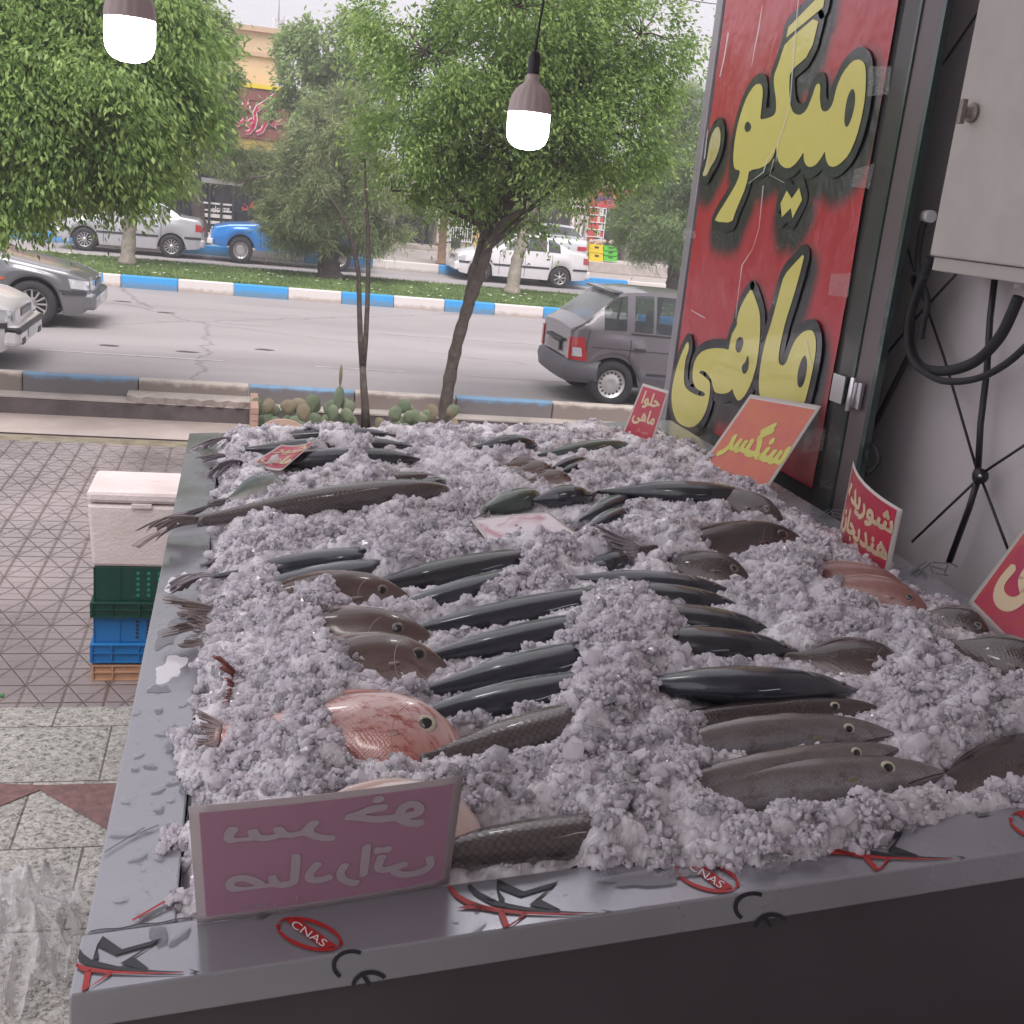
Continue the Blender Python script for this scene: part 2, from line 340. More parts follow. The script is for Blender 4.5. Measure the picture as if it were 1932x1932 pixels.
# granite shop floor, wet edge strip, two steps down to the pavement
b = MB(); b.box((-6, -5.2, .45), (2.36, 4.17, .65)); struct(b.build('shop_floor', granite_mat(), bevel=.01))
b = MB(); b.box((-6, 4.172, -.1), (2.36, 4.42, .40)); b.box((-6, 4.422, -.1), (2.36, 4.64, .18)); struct(b.build('steps', bpy.data.materials['granite'], bevel=.01))
TX = GZ(262, 1478, .654)
tri = [GZ(0, 1478, .654), GZ(70, 1481, .654), GZ(225, 1478, .654), GZ(262, 1490, .654), GZ(262, 1605, .654), GZ(205, 1566, .654), GZ(75, 1490, .654), GZ(0, 1520, .654)]
ax_ = tri[6]; bx_ = tri[5]; d_ = bx_-ax_; far_ = ax_+d_*4.2; w0 = tri[0]+(tri[0]-tri[1])*3; w1 = tri[7]+(tri[7]-tri[6])*3
b = MB(); b.quad([tri[1], ax_, far_, far_+Vector((.02, 1.25, 0)), Vector((far_.x, tri[2].y, .654))]); b.quad([w0, w1, ax_, tri[1]])
struct(b.build('red_granite_inlay', mat('red_granite', (.27, .12, .11), .22, c2=(.12, .055, .055), nscale=30)))
# shop shell around the camera: the display stands in its open front
M['plaster'] = mat('plaster', (.62, .57, .58), .8, noise=.12, nscale=1.5, bump=.15, bscale=4)
b = MB(); b.box((2.37, -5.2, .65), (2.50, 4.6, 5.9)); struct(b.build('side_wall', M['plaster']))
b = MB(); b.box((-3.4, -5.35, .45), (2.50, -5.2, 5.9)); struct(b.build('back_wall', M['plaster']))
b = MB(); b.box((-1.7, -5.2, 5.60), (2.36, 3.42, 5.75)); struct(b.build('ceiling', mat('ceiling', (.62, .59, .60), .85)))  # unseen ceiling, raised high so more sky light reaches the counter
b = MB(); b.box((2.51, -5.0, 0), (9, 4.5, 6.0)); struct(b.build('neighbour_wall', M['plaster']))
# ================================================================== steel display counter
def steel_mat(name, c, rough, film=True):
    m, nt, p = newmat(name); N = nt.nodes; L = nt.links
    tc = N.new('ShaderNodeTexCoord'); n1 = N.new('ShaderNodeTexNoise'); n1.inputs['Scale'].default_value = 3.5; n1.inputs['Detail'].default_value = 7
    L.new(tc.outputs['Object'], n1.inputs['Vector'])
    r = N.new('ShaderNodeMapRange'); r.inputs['From Min'].default_value = .35; r.inputs['From Max'].default_value = .65; r.inputs['To Min'].default_value = rough*.55; r.inputs['To Max'].default_value = rough*1.3
    L.new(n1.outputs['Fac'], r.inputs['Value']); L.new(r.outputs[0], p.inputs['Roughness'])
    cr_ = N.new('ShaderNodeValToRGB'); cr_.color_ramp.elements[0].position = .3; cr_.color_ramp.elements[1].position = .7
    cr_.color_ramp.elements[0].color = col4([x*.86 for x in c]); cr_.color_ramp.elements[1].color = col4(c); L.new(n1.outputs['Fac'], cr_.inputs[0]); L.new(cr_.outputs[0], p.inputs['Base Color'])
    p.inputs['Metallic'].default_value = .55
    n2 = N.new('ShaderNodeTexNoise'); n2.inputs['Scale'].default_value = 9; b = N.new('ShaderNodeBump'); b.inputs['Strength'].default_value = .12; b.inputs['Distance'].default_value = .01
    L.new(tc.outputs['Object'], n2.inputs['Vector']); L.new(n2.outputs['Fac'], b.inputs['Height']); L.new(b.outputs[0], p.inputs['Normal'])
    return m
M['film'] = steel_mat('steel_film', (.40, .40, .435), .26)
M['steel_inner'] = steel_mat('steel_inner', (.36, .38, .42), .3)
M['body_panel'] = steel_mat('body_panel', (.11, .098, .108), .5)
counter = empty('display_counter', (0.92, 3.2, .65), 0, 'long steel-clad fish display counter with printed protective film on its rims', 'counter')
def rel(o, par):
    o.parent = par; o.matrix_parent_inverse = Matrix.Translation(par.location).inverted() if par.rotation_euler.z == 0 else par.matrix_world.inverted(); return o
def prism(xy, t, bot, name, m, parent, bevel=.004):
    """a slab whose top follows the display's slope; bot is measured below the top"""
    b = MB(); n = len(xy)
    b.add([(x, y, top_z(x)+t) for x, y in xy] + [(x, y, top_z(x)-bot) for x, y in xy],
          [tuple(range(n)), tuple(range(2*n-1, n-1, -1))] + [(i, i+n, (i+1) % n+n, (i+1) % n) for i in range(n)])
    return rel(b.build(name, m, None, bevel), parent)
XL, XLi, XR, XRi = -.203, -.070, 2.045, 1.925
FO = lambda x: 1.417 + .0355*(x+.2)     # outer line of the near rim
FI = lambda x: 1.557 + .030*(x+.07)
YB, YBi = 5.02, 4.885
prism([(XL, FI(XL)+.004), (XLi, FI(XLi)+.004), (XLi, YB), (XL, YB)], 0, .06, 'rim', M['film'], counter)
prism([(XL-.004, FO(XL)), (XR, FO(XR)), (XR, FI(XR)), (XL-.004, FI(XL))], .003, .058, 'rim', M['film'], counter)
prism([(XRi, FI(XRi)+.002), (XR, FI(XR)+.002), (XR, YB), (XRi, YB)], 0, .06, 'rim', M['film'], counter)
prism([(XLi+.001, YBi), (XRi-.001, YBi), (XRi-.001, YB), (XLi+.001, YB)], -.002, .06, 'rim', M['film'], counter)
b = MB()
def wallq(x0, y0, x1, y1): b.quad([(x0, y0, top_z(x0)-.004), (x1, y1, top_z(x1)-.004), (x1, y1, top_z(x1)-.2), (x0, y0, top_z(x0)-.2)])
i_ = .003
wallq(XLi+i_, FI(XLi), XLi+i_, YBi); wallq(XLi, YBi-i_, XRi, YBi-i_); wallq(XRi-i_, YBi, XRi-i_, FI(XRi)); wallq(XRi, FI(XRi)+i_, XLi, FI(XLi)+i_)
b.quad([(XLi, FI(XLi), top_z(XLi)-.15), (XRi, FI(XRi), top_z(XRi)-.15), (XRi, YBi, top_z(XRi)-.15), (XLi, YBi, top_z(XLi)-.15)])
rel(b.build('tray', M['steel_inner']), counter)
# closed cabinet under the rims, recessed behind the fascia
b = MB(); xs = (XL+.02, XR-.02); ys = (FO(.9)+.035, YB-.02)
b.add([(xs[0], FO(xs[0])+.022, .66), (xs[1], FO(xs[1])+.022, .66), (xs[1], ys[1], .66), (xs[0], ys[1], .66)] +
      [(xs[0], FO(xs[0])+.022, top_z(xs[0])-.0585), (xs[1], FO(xs[1])+.022, top_z(xs[1])-.0585), (xs[1], ys[1], top_z(xs[1])-.0605), (xs[0], ys[1], top_z(xs[0])-.0605)],
      [(0, 3, 2, 1), (0, 1, 5, 4), (1, 2, 6, 5), (2, 3, 7, 6), (3, 0, 4, 7)])
rel(b.build('body_panel', M['body_panel']), counter)
b = MB()
for sx in (XL+.012,):                   # corner post at the street corner
    b.add([(sx, FO(sx)+.012, .66), (sx+.035, FO(sx)+.012, .66), (sx+.035, FO(sx)+.05, .66), (sx, FO(sx)+.05, .66)] +
          [(sx, FO(sx)+.012, top_z(sx)-.061), (sx+.035, FO(sx)+.012, top_z(sx)-.061), (sx+.035, FO(sx)+.05, top_z(sx)-.061), (sx, FO(sx)+.05, top_z(sx)-.061)],
          [(0, 3, 2, 1), (4, 5, 6, 7), (0, 1, 5, 4), (1, 2, 6, 5), (2, 3, 7, 6), (3, 0, 4, 7)])
rel(b.build('corner_post', M['body_panel']), counter)
b = MB()                                # folded seam of the film over the near rim
for k in range(14):
    x = -.195 + k*.012; y = FI(x) + .001 + .0022*math.sin(k*1.3); z = top_z(x)+.0045
    if k: b.quad([pp, pq, (x, y+.003, z), (x, y, z)])
    pp, pq = (x, y, z), (x, y+.003, z)
rel(b.build('film_seam', M['black_plastic']), counter)

# ---- printing on the protective film
M['print_black'] = mat('print_black', (.02, .02, .028), .4)
M['print_red'] = mat('print_red', (.42, .02, .02), .4)
M['print_grey'] = mat('print_grey', (.12, .12, .13), .4)
def ribbon(b, pts, w, mp, closed=False):
    """a flat stroke along 2D points; w is a width or a list of widths; mp maps 2D to 3D"""
    P_ = [Vector((p[0], p[1])) for p in pts]; n = len(P_)
    L_, R_ = [], []
    for i in range(n):
        a = P_[(i-1) % n] if (closed or i > 0) else P_[i]; c = P_[(i+1) % n] if (closed or i < n-1) else P_[i]
        t = (c-a)
        if t.length < 1e-9: t = Vector((1, 0))
        t.normalize(); nn_ = Vector((-t.y, t.x)); ww = (w[i] if isinstance(w, (list, tuple)) else w)/2
        if 0 < i < n-1 or closed:
            t1 = (P_[i]-a).normalized(); k = max(.5, abs(nn_.dot(Vector((-t1.y, t1.x))))); ww = ww/k
        L_.append(mp(*(P_[i]+nn_*ww))); R_.append(mp(*(P_[i]-nn_*ww)))
    m = n if closed else n-1
    b.add(L_+R_, [(i, (i+1) % n, (i+1) % n+n, i+n) for i in range(m)])
def arc(cx, cy, rx, ry, a0, a1, n=20, rot=0.0):
    o = []
    for i in range(n+1):
        a = math.radians(a0+(a1-a0)*i/n); x, y = rx*math.cos(a), ry*math.sin(a)
        o.append((cx+x*math.cos(rot)-y*math.sin(rot), cy+x*math.sin(rot)+y*math.cos(rot)))
    return o
def topmap(z=.0055): return lambda x, y: GT(x, y, z)
def star_logo(src, dst, sc=1.0):
    """src: where the mark sits in its own drawing; dst: the picture point of the same corner on the rim"""
    base = GT(*src, .0055); tgt = GT(*dst, .0055); off = tgt-base
    def mp(x, y):
        p = GT(1328.3+x*.3125, 1328.3+y*.3125, .0055); q = base + (p-base)*sc + off
        q.y = max(q.y, FO(q.x)+.001); q.x = max(q.x, XL-.002); q.y = min(q.y, FI(q.x)-.001); q.z = top_z(q.x)+.0055
        return q
    b = MB()
    ribbon(b, [(720, 785), (785, 825), (850, 852), (920, 878), (1000, 893), (1100, 908), (1200, 918), (1350, 926), (1500, 929)], [16, 20, 24, 24, 22, 18, 14, 8, 3], mp)
    ribbon(b, [(952, 868), (872, 776), (1040, 832), (1196, 780), (1128, 872), (1290, 916)], [26, 24, 26, 24, 26, 10], mp)
    b.add([mp(1505, 913), mp(1592, 929), mp(1542, 943), mp(1560, 929)], [(0, 1, 3), (1, 2, 3)])
    rel(b.build('star_print', M['print_black']), counter)
    b = MB(); mp0 = mp; mp = lambda x, y: mp0(x, y) + Vector((0, 0, .0006))
    ribbon(b, [(620, 795), (690, 842), (760, 872), (850, 898), (950, 916), (1100, 930), (1300, 936), (1500, 935)], [12, 18, 22, 22, 20, 14, 8, 3], mp)
    b.quad([mp(722, 905), mp(810, 878), mp(900, 905), mp(945, 918), mp(830, 910)])
    ribbon(b, [(972, 922), (1064, 1022), (1112, 930)], [26, 26, 24], mp)
    rel(b.build('star_print', M['print_red']), counter)
S0 = (1328.3+870*.3125, 1328.3+770*.3125)
star_logo(S0, S0); star_logo(S0, (938, 1664)); star_logo(S0, (190, 1772), .9)

# ---- lettering
AR = {'ا': 'FE8D FE8E', 'ب': 'FE8F FE90 FE91 FE92', 'پ': 'FB56 FB57 FB58 FB59', 'ت': 'FE95 FE96 FE97 FE98', 'ج': 'FE9D FE9E FE9F FEA0',
      'ح': 'FEA1 FEA2 FEA3 FEA4', 'خ': 'FEA5 FEA6 FEA7 FEA8', 'د': 'FEA9 FEAA', 'ر': 'FEAD FEAE', 'س': 'FEB1 FEB2 FEB3 FEB4', 'ش': 'FEB5 FEB6 FEB7 FEB8',
      'ص': 'FEB9 FEBA FEBB FEBC', 'ف': 'FED1 FED2 FED3 FED4', 'گ': 'FB92 FB93 FB94 FB95', 'ل': 'FEDD FEDE FEDF FEE0', 'م': 'FEE1 FEE2 FEE3 FEE4',
      'ن': 'FEE5 FEE6 FEE7 FEE8', 'ه': 'FEE9 FEEA FEEB FEEC', 'و': 'FEED FEEE', 'ی': 'FBFC FBFD FBFE FBFF', 'ک': 'FB8E FB8F FB90 FB91'}
def shape_fa(s):
    out = []
    for i, ch in enumerate(s):
        if ch not in AR: out.append(ch); continue
        f = AR[ch].split(); prev = i > 0 and s[i-1] in AR and len(AR[s[i-1]].split()) == 4
        nxt = i < len(s)-1 and s[i+1] in AR
        k = (3 if prev and nxt else 1 if prev else 2 if nxt else 0)
        if len(f) == 2: k = 1 if prev else 0
        out.append(chr(int(f[k], 16)))
    return ''.join(out[::-1])
def text_geo(s, bold=.02):
    cu_ = bpy.data.curves.new('t', 'FONT'); cu_.body = s; cu_.offset = bold; cu_.fill_mode = 'BOTH'; cu_.resolution_u = 4
    o = bpy.data.objects.new('t', cu_); COL.objects.link(o)
    dg = bpy.context.evaluated_depsgraph_get(); me = bpy.data.meshes.new_from_object(o.evaluated_get(dg))
    vs = [tuple(v.co) for v in me.vertices]; fs = [tuple(p.vertices) for p in me.polygons]
    bpy.data.objects.remove(o); bpy.data.curves.remove(cu_); bpy.data.meshes.remove(me)
    x0 = min(v[0] for v in vs); x1 = max(v[0] for v in vs); y0 = min(v[1] for v in vs); y1 = max(v[1] for v in vs)
    return [((v[0]-x0)/(x1-x0), (v[1]-y0)/(y1-y0)) for v in vs], fs, 1.0/(y1-y0)
def add_text(b, s, rect, mp, fa=True, bold=.03, flip=False, mi=0, lift=None):
    """rect (u0, v0, u1, v1) in the sheet's own coordinates; mp maps (u, v) to 3D"""
    vs, fs, ar = text_geo(shape_fa(s) if fa else s, 0.0); u0, v0, u1, v1 = rect
    if flip: vs = [(1-x, y) for x, y in vs]
    P_ = [mp(u0+(u1-u0)*x, v0+(v1-v0)*y) for x, y in vs]; b.add(P_, fs, mi)
    if bold <= 0 or not fa: return
    # thicken the strokes: a narrow band and round caps along every outline edge
    cnt = {}
    for f in fs:
        for i in range(len(f)): k = tuple(sorted((f[i], f[(i+1) % len(f)]))); cnt[k] = cnt.get(k, 0)+1
    e0 = (mp(u1, v0)-mp(u0, v0)); e1 = (mp(u0, v1)-mp(u0, v0)); r_ = bold*.8*e1.length*ar
    nrm = e0.cross(e1).normalized(); nrm = nrm if nrm.dot(CAM-P_[0]) > 0 else -nrm; q = 0
    for (i, j), c in cnt.items():
        if c != 1: continue
        d = P_[j]-P_[i]
        if d.length < 1e-9: continue
        w_ = nrm.cross(d.normalized())*r_; q += 1; l_ = nrm*(.00004+.000012*(q % 9))
        if j % 2 == 0: b.quad([P_[j]+l_*1.5+(e0.normalized()*math.cos(a)+e1.normalized()*math.sin(a))*r_ for a in [k*math.pi/4 for k in range(8)]], mi)
        b.quad([P_[i]+w_+l_, P_[j]+w_+l_, P_[j]-w_+l_, P_[i]-w_+l_], mi)
# oval marks with their name band
def oval(cx, cy, k=1.0):
    b = MB(); R_ = math.radians(17)
    def mp(x, y):
        q = GT(x, y, .0055); q.y = min(max(q.y, FO(q.x)+.001), FI(q.x)-.001); return q
    ribbon(b, arc(cx, cy, 62*k, 25*k, 190, 372, 24, R_), [2*k+5*k*math.sin(math.pi*i/24) for i in range(25)], mp)
    ribbon(b, arc(cx, cy, 62*k, 25*k, 10, 178, 24, R_), [2*k+5*k*math.sin(math.pi*i/24) for i in range(25)], mp)
    q = [(-49, -30), (-22, -30), (52, 22), (28, 29)]
    b.quad([mp(cx+x*k, cy+y*k) for x, y in q])
    for (x, y) in ((60, 16), (-58, -16)):
        b.quad([mp(cx+(x-5)*k, cy+(y-3)*k), mp(cx+(x+6)*k, cy+(y-1)*k), mp(cx+x*k, cy+(y+7)*k)])
    rel(b.build('oval_print', M['print_red']), counter)
    b = MB(); o_ = Vector((cx-36*k, cy-14*k)); ux = Vector((62, 40))*k; uy = Vector((10, -11))*k
    add_text(b, 'CNAS', (0, 0, 1, 1), lambda u, v: mp(*(o_+ux*u+uy*v)) + Vector((0, 0, .0012)), False, .03)
    rel(b.build('oval_print', M['white_metal'], fix=False), counter)
oval(583, 1762); oval(1333, 1652, .98); oval(1962, 1560, .95)
def GF(x, y, d=.0015): return on(x, y, (-.0355, 1, 0), (-.2, 1.417-d, 1.5))
b = MB()
for cx, cy, r_ in ((664, 1822, 34), (1421, 1712, 33)):
    ribbon(b, [p for p in arc(cx, cy, r_, r_*.8, 130, 300, 16)], 8, GF)
    ribbon(b, [p for p in arc(cx+36, cy+42, r_, r_*.85, 190, 320, 14)], 8, GF)
    ribbon(b, [(cx+22, cy+20), (cx+34, cy+36)], 8, GF)
    rel(b.build('mark_print', M['print_black']), counter); b = MB()
b = MB(); tm = topmap()
for (x, y) in ((487, 1722),): ribbon(b, [(x-5, y+2), (x+4, y+8), (x+26, y-2)], 4, tm)
rel(b.build('mark_print', M['print_grey']), counter); b = MB()
ribbon(b, [(1840, 1532), (1846, 1538), (1866, 1535)], 5, tm); rel(b.build('mark_print', M['print_grey']), counter)
for x, y, k in ((1745, 1062, 1.0), (1563, 962, .62), (1262, 821, .3)):    # block letters along the far rim
    b = MB()
    for seg in (((-26, 18), (4, -4)), ((-18, 22), (12, 0)), ((10, 6), (40, 14)), ((14, -1), (52, 2)), ((20, 20), (44, 24)), ((10, 6), (16, 22)), ((44, 4), (36, 22)), ((52, 2), (62, 8)), ((-4, 16), (6, 24))):
        ribbon(b, [(x+seg[0][0]*k, y+seg[0][1]*k), (x+seg[1][0]*k, y+seg[1][1]*k)], 3.2*k, tm)
    rel(b.build('mark_print', M['print_grey']), counter)
for seg in (((197, 1608), (273, 1561)), ((243, 1580), (300, 1556))):
    b = MB(); ribbon(b, seg, 2.2, tm); rel(b.build('scratch', M['print_grey']), counter)
b = MB(); ribbon(b, [(262, 1733), (333, 1700), (338, 1706)], 5, tm)
rel(b.build('mark_print', M['print_grey']), counter)
b = MB(); ribbon(b, [(250, 1736), (329, 1690), (338, 1694)], 4, tm); rel(b.build('mark_print', M['print_red']), counter)
# chevrons printed on the inner back wall
b = MB()
GB = lambda x, y: GY(x, y, YBi-.006)
for k in range(3):
    ribbon(b, [(462+k*13, 832), (482+k*13, 852), (500+k*13, 833)], 3.2, lambda x, y: Vector((0, 0, 0)) + GB(x, y))
rel(b.build('mark_print', M['print_grey']), counter)
# water lying on the rims
m, nt, p = newmat('water_film'); p.inputs['Base Color'].default_value = (.72, .70, .74, 1); p.inputs['Roughness'].default_value = .04; p.inputs['IOR'].default_value = 1.33  # pale base colour stands in for the sky reflected in the puddles
t_ = nt.nodes.new('ShaderNodeBsdfTransparent'); x_ = nt.nodes.new('ShaderNodeMixShader'); f_ = nt.nodes.new('ShaderNodeFresnel'); f_.inputs['IOR'].default_value = 1.4
p.inputs['Specular IOR Level'].default_value = 1.0
a_ = nt.nodes.new('ShaderNodeMath'); a_.operation = 'MULTIPLY_ADD'; a_.inputs[1].default_value = 1.2; a_.inputs[2].default_value = .16
nt.links.new(f_.outputs[0], a_.inputs[0]); nt.links.new(a_.outputs[0], x_.inputs[0]); nt.links.new(t_.outputs[0], x_.inputs[1]); nt.links.new(p.outputs[0], x_.inputs[2]); nt.links.new(x_.outputs[0], nt.nodes['Material Output'].inputs['Surface'])
M['water'] = m
m = m.copy(); m.name = 'water_drop'; a2 = [q for q in m.node_tree.nodes if q.type == 'MATH'][0]; a2.inputs[1].default_value = .75; a2.inputs[2].default_value = .0; M['drop'] = m
b = MB(); R2 = random.Random(5)
def drop(px, py, r, stretch=1.0, z0=0.0):
    c = GT(px, py, 0); n = 12; an0 = R2.uniform(0, 3)
    rr = [r*R2.uniform(.75, 1.2) for _ in range(n)]
    vs = []; fs = []
    for lv, (k, h) in enumerate(((1, 0), (.85, .35), (.5, .8))):
        for i in range(n):
            a = 2*math.pi*i/n; dx, dy = rr[i]*k*math.cos(a)*stretch, rr[i]*k*math.sin(a)
            x, y = c.x+dx*math.cos(an0)-dy*math.sin(an0), c.y+dx*math.sin(an0)+dy*math.cos(an0)
            vs.append((x, y, top_z(x)+.0035+z0+h*min(r*.35, .003)))
    for lv in range(2):
        fs += [(lv*n+i, lv*n+(i+1) % n, (lv+1)*n+(i+1) % n, (lv+1)*n+i) for i in range(n)]
    fs.append(tuple(range(2*n, 3*n)))
    b.add(vs, fs, 0, True)
for px, py, r, s_ in ((280, 1568, .006, 1.6), (262, 1617, .013, 1.4), (270, 1640, .004, 1), (228, 1698, .010, 1.3), (318, 1592, .013, 1.3), (300, 1526, .010, 1.5), (330, 1475, .012, 1.7), (300, 1490, .010, 1.8), (325, 1455, .009, 1.5),
                      (281, 1445, .010, 1.8), (320, 1415, .008, 1.5), (305, 1385, .009, 1.8), (262, 1425, .008, 1.7), (255, 1450, .008, 1.4), (225, 1575, .010, 1.8), (300, 1620, .006, 2), (258, 1345, .008, 1.5), (322, 1380, .008, 1.3),
                      (236, 1512, .007, 1.5), (322, 1510, .007, 1.2), (300, 1340, .010, 1.8), (345, 1330, .008, 1.3)): drop(px, py, r, s_)
for px, py, r, s_ in ((300, 1765, .014, 2.4), (340, 1768, .012, 2), (925, 1700, .007, 1.4), (900, 1718, .006, 1.8), (895, 1757, .010, 2.6), (925, 1772, .010, 2.6), (860, 1740, .005, 1.2), (1130, 1722, .006, 1.6), (950, 1715, .003, 1.2), (1010, 1700, .004, 1),
                      (1480, 1660, .004, 1.4), (1500, 1661, .003, 1), (1600, 1652, .003, 1), (1790, 1598, .003, 1.5)): drop(px, py, r, s_, .003)
for k in range(90):
    t = R2.random(); drop(300 + R2.uniform(-75, 55)*(1-.3*t), 1310+R2.uniform(-260, 420), R2.uniform(.001, .0035), R2.uniform(1, 1.6))
for k in range(60): drop(900+R2.uniform(-40, 900), 1740-R2.uniform(0, 160), R2.uniform(.001, .003), R2.uniform(1, 1.6), .003)
for k in range(26): drop(1400+R2.uniform(-60, 300), 960+R2.uniform(-60, 120), R2.uniform(.002, .008), R2.uniform(1, 2))
b.v = [v if (v[0] < XLi-.003 or v[0] > XRi+.003 or v[1] < FI(v[0])-.002) else (v[0], v[1], top_z(v[0])-.02) for v in b.v]
tag(b.build('water_droplets', M['drop']), 'melt water drops lying on the counter rims', 'water', None, 'stuff')
# wide puddles with torn outlines
b = MB()
for px, py, rx, ry in ((322, 1262, .034, .065), (318, 1195, .028, .09), (1210, 1664, .070, .018), (1290, 1652, .035, .014), (338, 1100, .03, .08), (300, 1300, .02, .03)):
    c = GT(px, py, 0); n = 40; ph = R2.uniform(0, 6)
    vs = []
    for i in range(n):
        a = 2*math.pi*i/n; k = 1+.28*math.sin(2*a+ph)+.16*math.sin(5*a+2*ph)+.05*math.sin(11*a)
        x, y = c.x+rx*k*math.cos(a), c.y+ry*k*math.sin(a)
        if px < 500: x = min(max(x, XL+.004), XLi-.004)
        else: y = max(min(y, FI(x)-.003), FO(x)+.003)
        vs.append((x, y, top_z(x)+(.0012 if px < 500 else .0066)))
    b.quad(vs)
tag(b.build('puddles', M['water']), 'thin puddles of melt water on the counter rims', 'water', None, 'stuff')
# ================================================================== fish
def fish_mat(name, back, flank, belly, scale=0.0, rough=.26, blotch=None, net=0.0, ramp=(.30, .60, .86), metal=.14):
    """colour runs from back to belly by the body attribute 'dv'; scales are a bump on the body coordinates"""
    m, nt, p = newmat(name); N = nt.nodes; L = nt.links
    at = N.new('ShaderNodeAttribute'); at.attribute_name = 'dv'
    uv = N.new('ShaderNodeAttribute'); uv.attribute_name = 'body'
    n1 = N.new('ShaderNodeTexNoise'); n1.inputs['Scale'].default_value = 26; n1.inputs['Detail'].default_value = 6; n1.inputs['Roughness'].default_value = .7
    mp = N.new('ShaderNodeMapping'); mp.inputs['Scale'].default_value = (.45, 1, 1.5); L.new(uv.outputs['Color'], mp.inputs[0]); L.new(mp.outputs[0], n1.inputs['Vector'])
    a = N.new('ShaderNodeMath'); a.operation = 'MULTIPLY_ADD'; a.inputs[1].default_value = .30; L.new(n1.outputs['Fac'], a.inputs[0]); L.new(at.outputs['Fac'], a.inputs[2])
    r = N.new('ShaderNodeValToRGB'); e = r.color_ramp.elements
    e[0].position = ramp[0]; e[0].color = col4(belly); e[1].position = ramp[2]; e[1].color = col4(back); k = e.new(ramp[1]); k.color = col4(flank)
    L.new(a.outputs[0], r.inputs[0]); src = r.outputs[0]
    if blotch:
        n3 = N.new('ShaderNodeTexNoise'); n3.inputs['Scale'].default_value = 30; n3.inputs['Detail'].default_value = 8; n3.inputs['Roughness'].default_value = .78; mp3 = N.new('ShaderNodeMapping'); mp3.inputs['Scale'].default_value = (.55, 1.3, 1); mp3.inputs['Rotation'].default_value = (0, 0, .5); L.new(uv.outputs['Color'], mp3.inputs[0]); L.new(mp3.outputs[0], n3.inputs['Vector'])
        mr = N.new('ShaderNodeMapRange'); mr.inputs['From Min'].default_value = .50; mr.inputs['From Max'].default_value = .62; L.new(n3.outputs['Fac'], mr.inputs['Value'])
        mx = N.new('ShaderNodeMix'); mx.data_type = 'RGBA'; L.new(mr.outputs[0], mx.inputs[0]); L.new(src, mx.inputs['A']); mx.inputs['B'].default_value = col4(blotch); src = mx.outputs['Result']
    if scale > 0:
        v = N.new('ShaderNodeTexVoronoi'); v.inputs['Scale'].default_value = 1/scale; v.inputs['Randomness'].default_value = .25
        mp2 = N.new('ShaderNodeMapping'); mp2.inputs['Rotation'].default_value = (0, 0, math.radians(45)); mp2.inputs['Scale'].default_value = (1, 1, 0)
        sepc = N.new('ShaderNodeSeparateXYZ'); L.new(uv.outputs['Color'], sepc.inputs[0]); cmb = N.new('ShaderNodeCombineXYZ'); L.new(sepc.outputs[0], cmb.inputs[0]); L.new(sepc.outputs[1], cmb.inputs[1])
        L.new(cmb.outputs[0], mp2.inputs[0]); L.new(mp2.outputs[0], v.inputs['Vector'])
        b = N.new('ShaderNodeBump'); b.inputs['Strength'].default_value = .55 if not blotch else .25; b.inputs['Distance'].default_value = .002; b.invert = True
        L.new(v.outputs['Distance'], b.inputs['Height']); L.new(b.outputs[0], p.inputs['Normal'])
        if net > 0:
            mr = N.new('ShaderNodeMapRange'); mr.inputs['From Min'].default_value = .30; mr.inputs['From Max'].default_value = .62; mr.inputs['To Min'].default_value = 1; mr.inputs['To Max'].default_value = 1-net; L.new(v.outputs['Distance'], mr.inputs['Value'])
            sc_ = N.new('ShaderNodeVectorMath'); sc_.operation = 'SCALE'; L.new(src, sc_.inputs[0]); L.new(mr.outputs[0], sc_.inputs['Scale']); src = sc_.outputs[0]
    else:
        b = N.new('ShaderNodeBump'); b.inputs['Strength'].default_value = .55; b.inputs['Distance'].default_value = .004
        L.new(n1.outputs['Fac'], b.inputs['Height']); L.new(b.outputs[0], p.inputs['Normal'])
    L.new(src, p.inputs['Base Color']); p.inputs['Roughness'].default_value = rough; p.inputs['Coat Weight'].default_value = .8; p.inputs['Coat Roughness'].default_value = .09
    p.inputs['Metallic'].default_value = metal; p.inputs['Specular IOR Level'].default_value = .7
    return m
FM = {
 'king': fish_mat('king_skin', (.010, .014, .024), (.040, .053, .078), (.60, .63, .69), ramp=(.68, .75, .86), blotch=(.012, .018, .03), metal=.12),  # silver pushed up the flank: partly belly colour, partly a painted highlight
 'dark': fish_mat('dark_skin', (.008, .010, .017), (.022, .025, .036), (.36, .37, .42), ramp=(.62, .74, .88)),
 'bream': fish_mat('bream_skin', (.11, .07, .06), (.24, .17, .155), (.50, .42, .40), .006, .25, net=.15, blotch=(.13, .07, .06)),
 'snap': fish_mat('snapper_skin', (.66, .45, .42), (.56, .29, .25), (.48, .20, .16), .006, .2, blotch=(.34, .06, .04), metal=.08),
 'pink': fish_mat('pink_skin', (.72, .58, .53), (.80, .60, .54), (.8, .62, .55), .006, .3, blotch=(.66, .42, .36)),
 'barra': fish_mat('barracuda_skin', (.17, .145, .14), (.30, .285, .29), (.085, .068, .072), .005, .2, net=.3, metal=.12, blotch=(.14, .11, .10), ramp=(.34, .62, .92)),  # dark belly tone paints the shade on the side turned from the light
 'mull': fish_mat('mullet_skin', (.105, .085, .080), (.22, .185, .17), (.55, .52, .48), .011, .25, net=.45),
 'brown': fish_mat('brown_skin', (.05, .032, .03), (.085, .055, .05), (.22, .16, .145), .007, .25, net=.3),
 'red': fish_mat('red_brown_skin', (.26, .11, .09), (.30, .14, .115), (.45, .30, .26), .006, .3),
 'pale': fish_mat('pale_skin', (.06, .085, .07), (.30, .33, .29), (.66, .65, .62)),
}
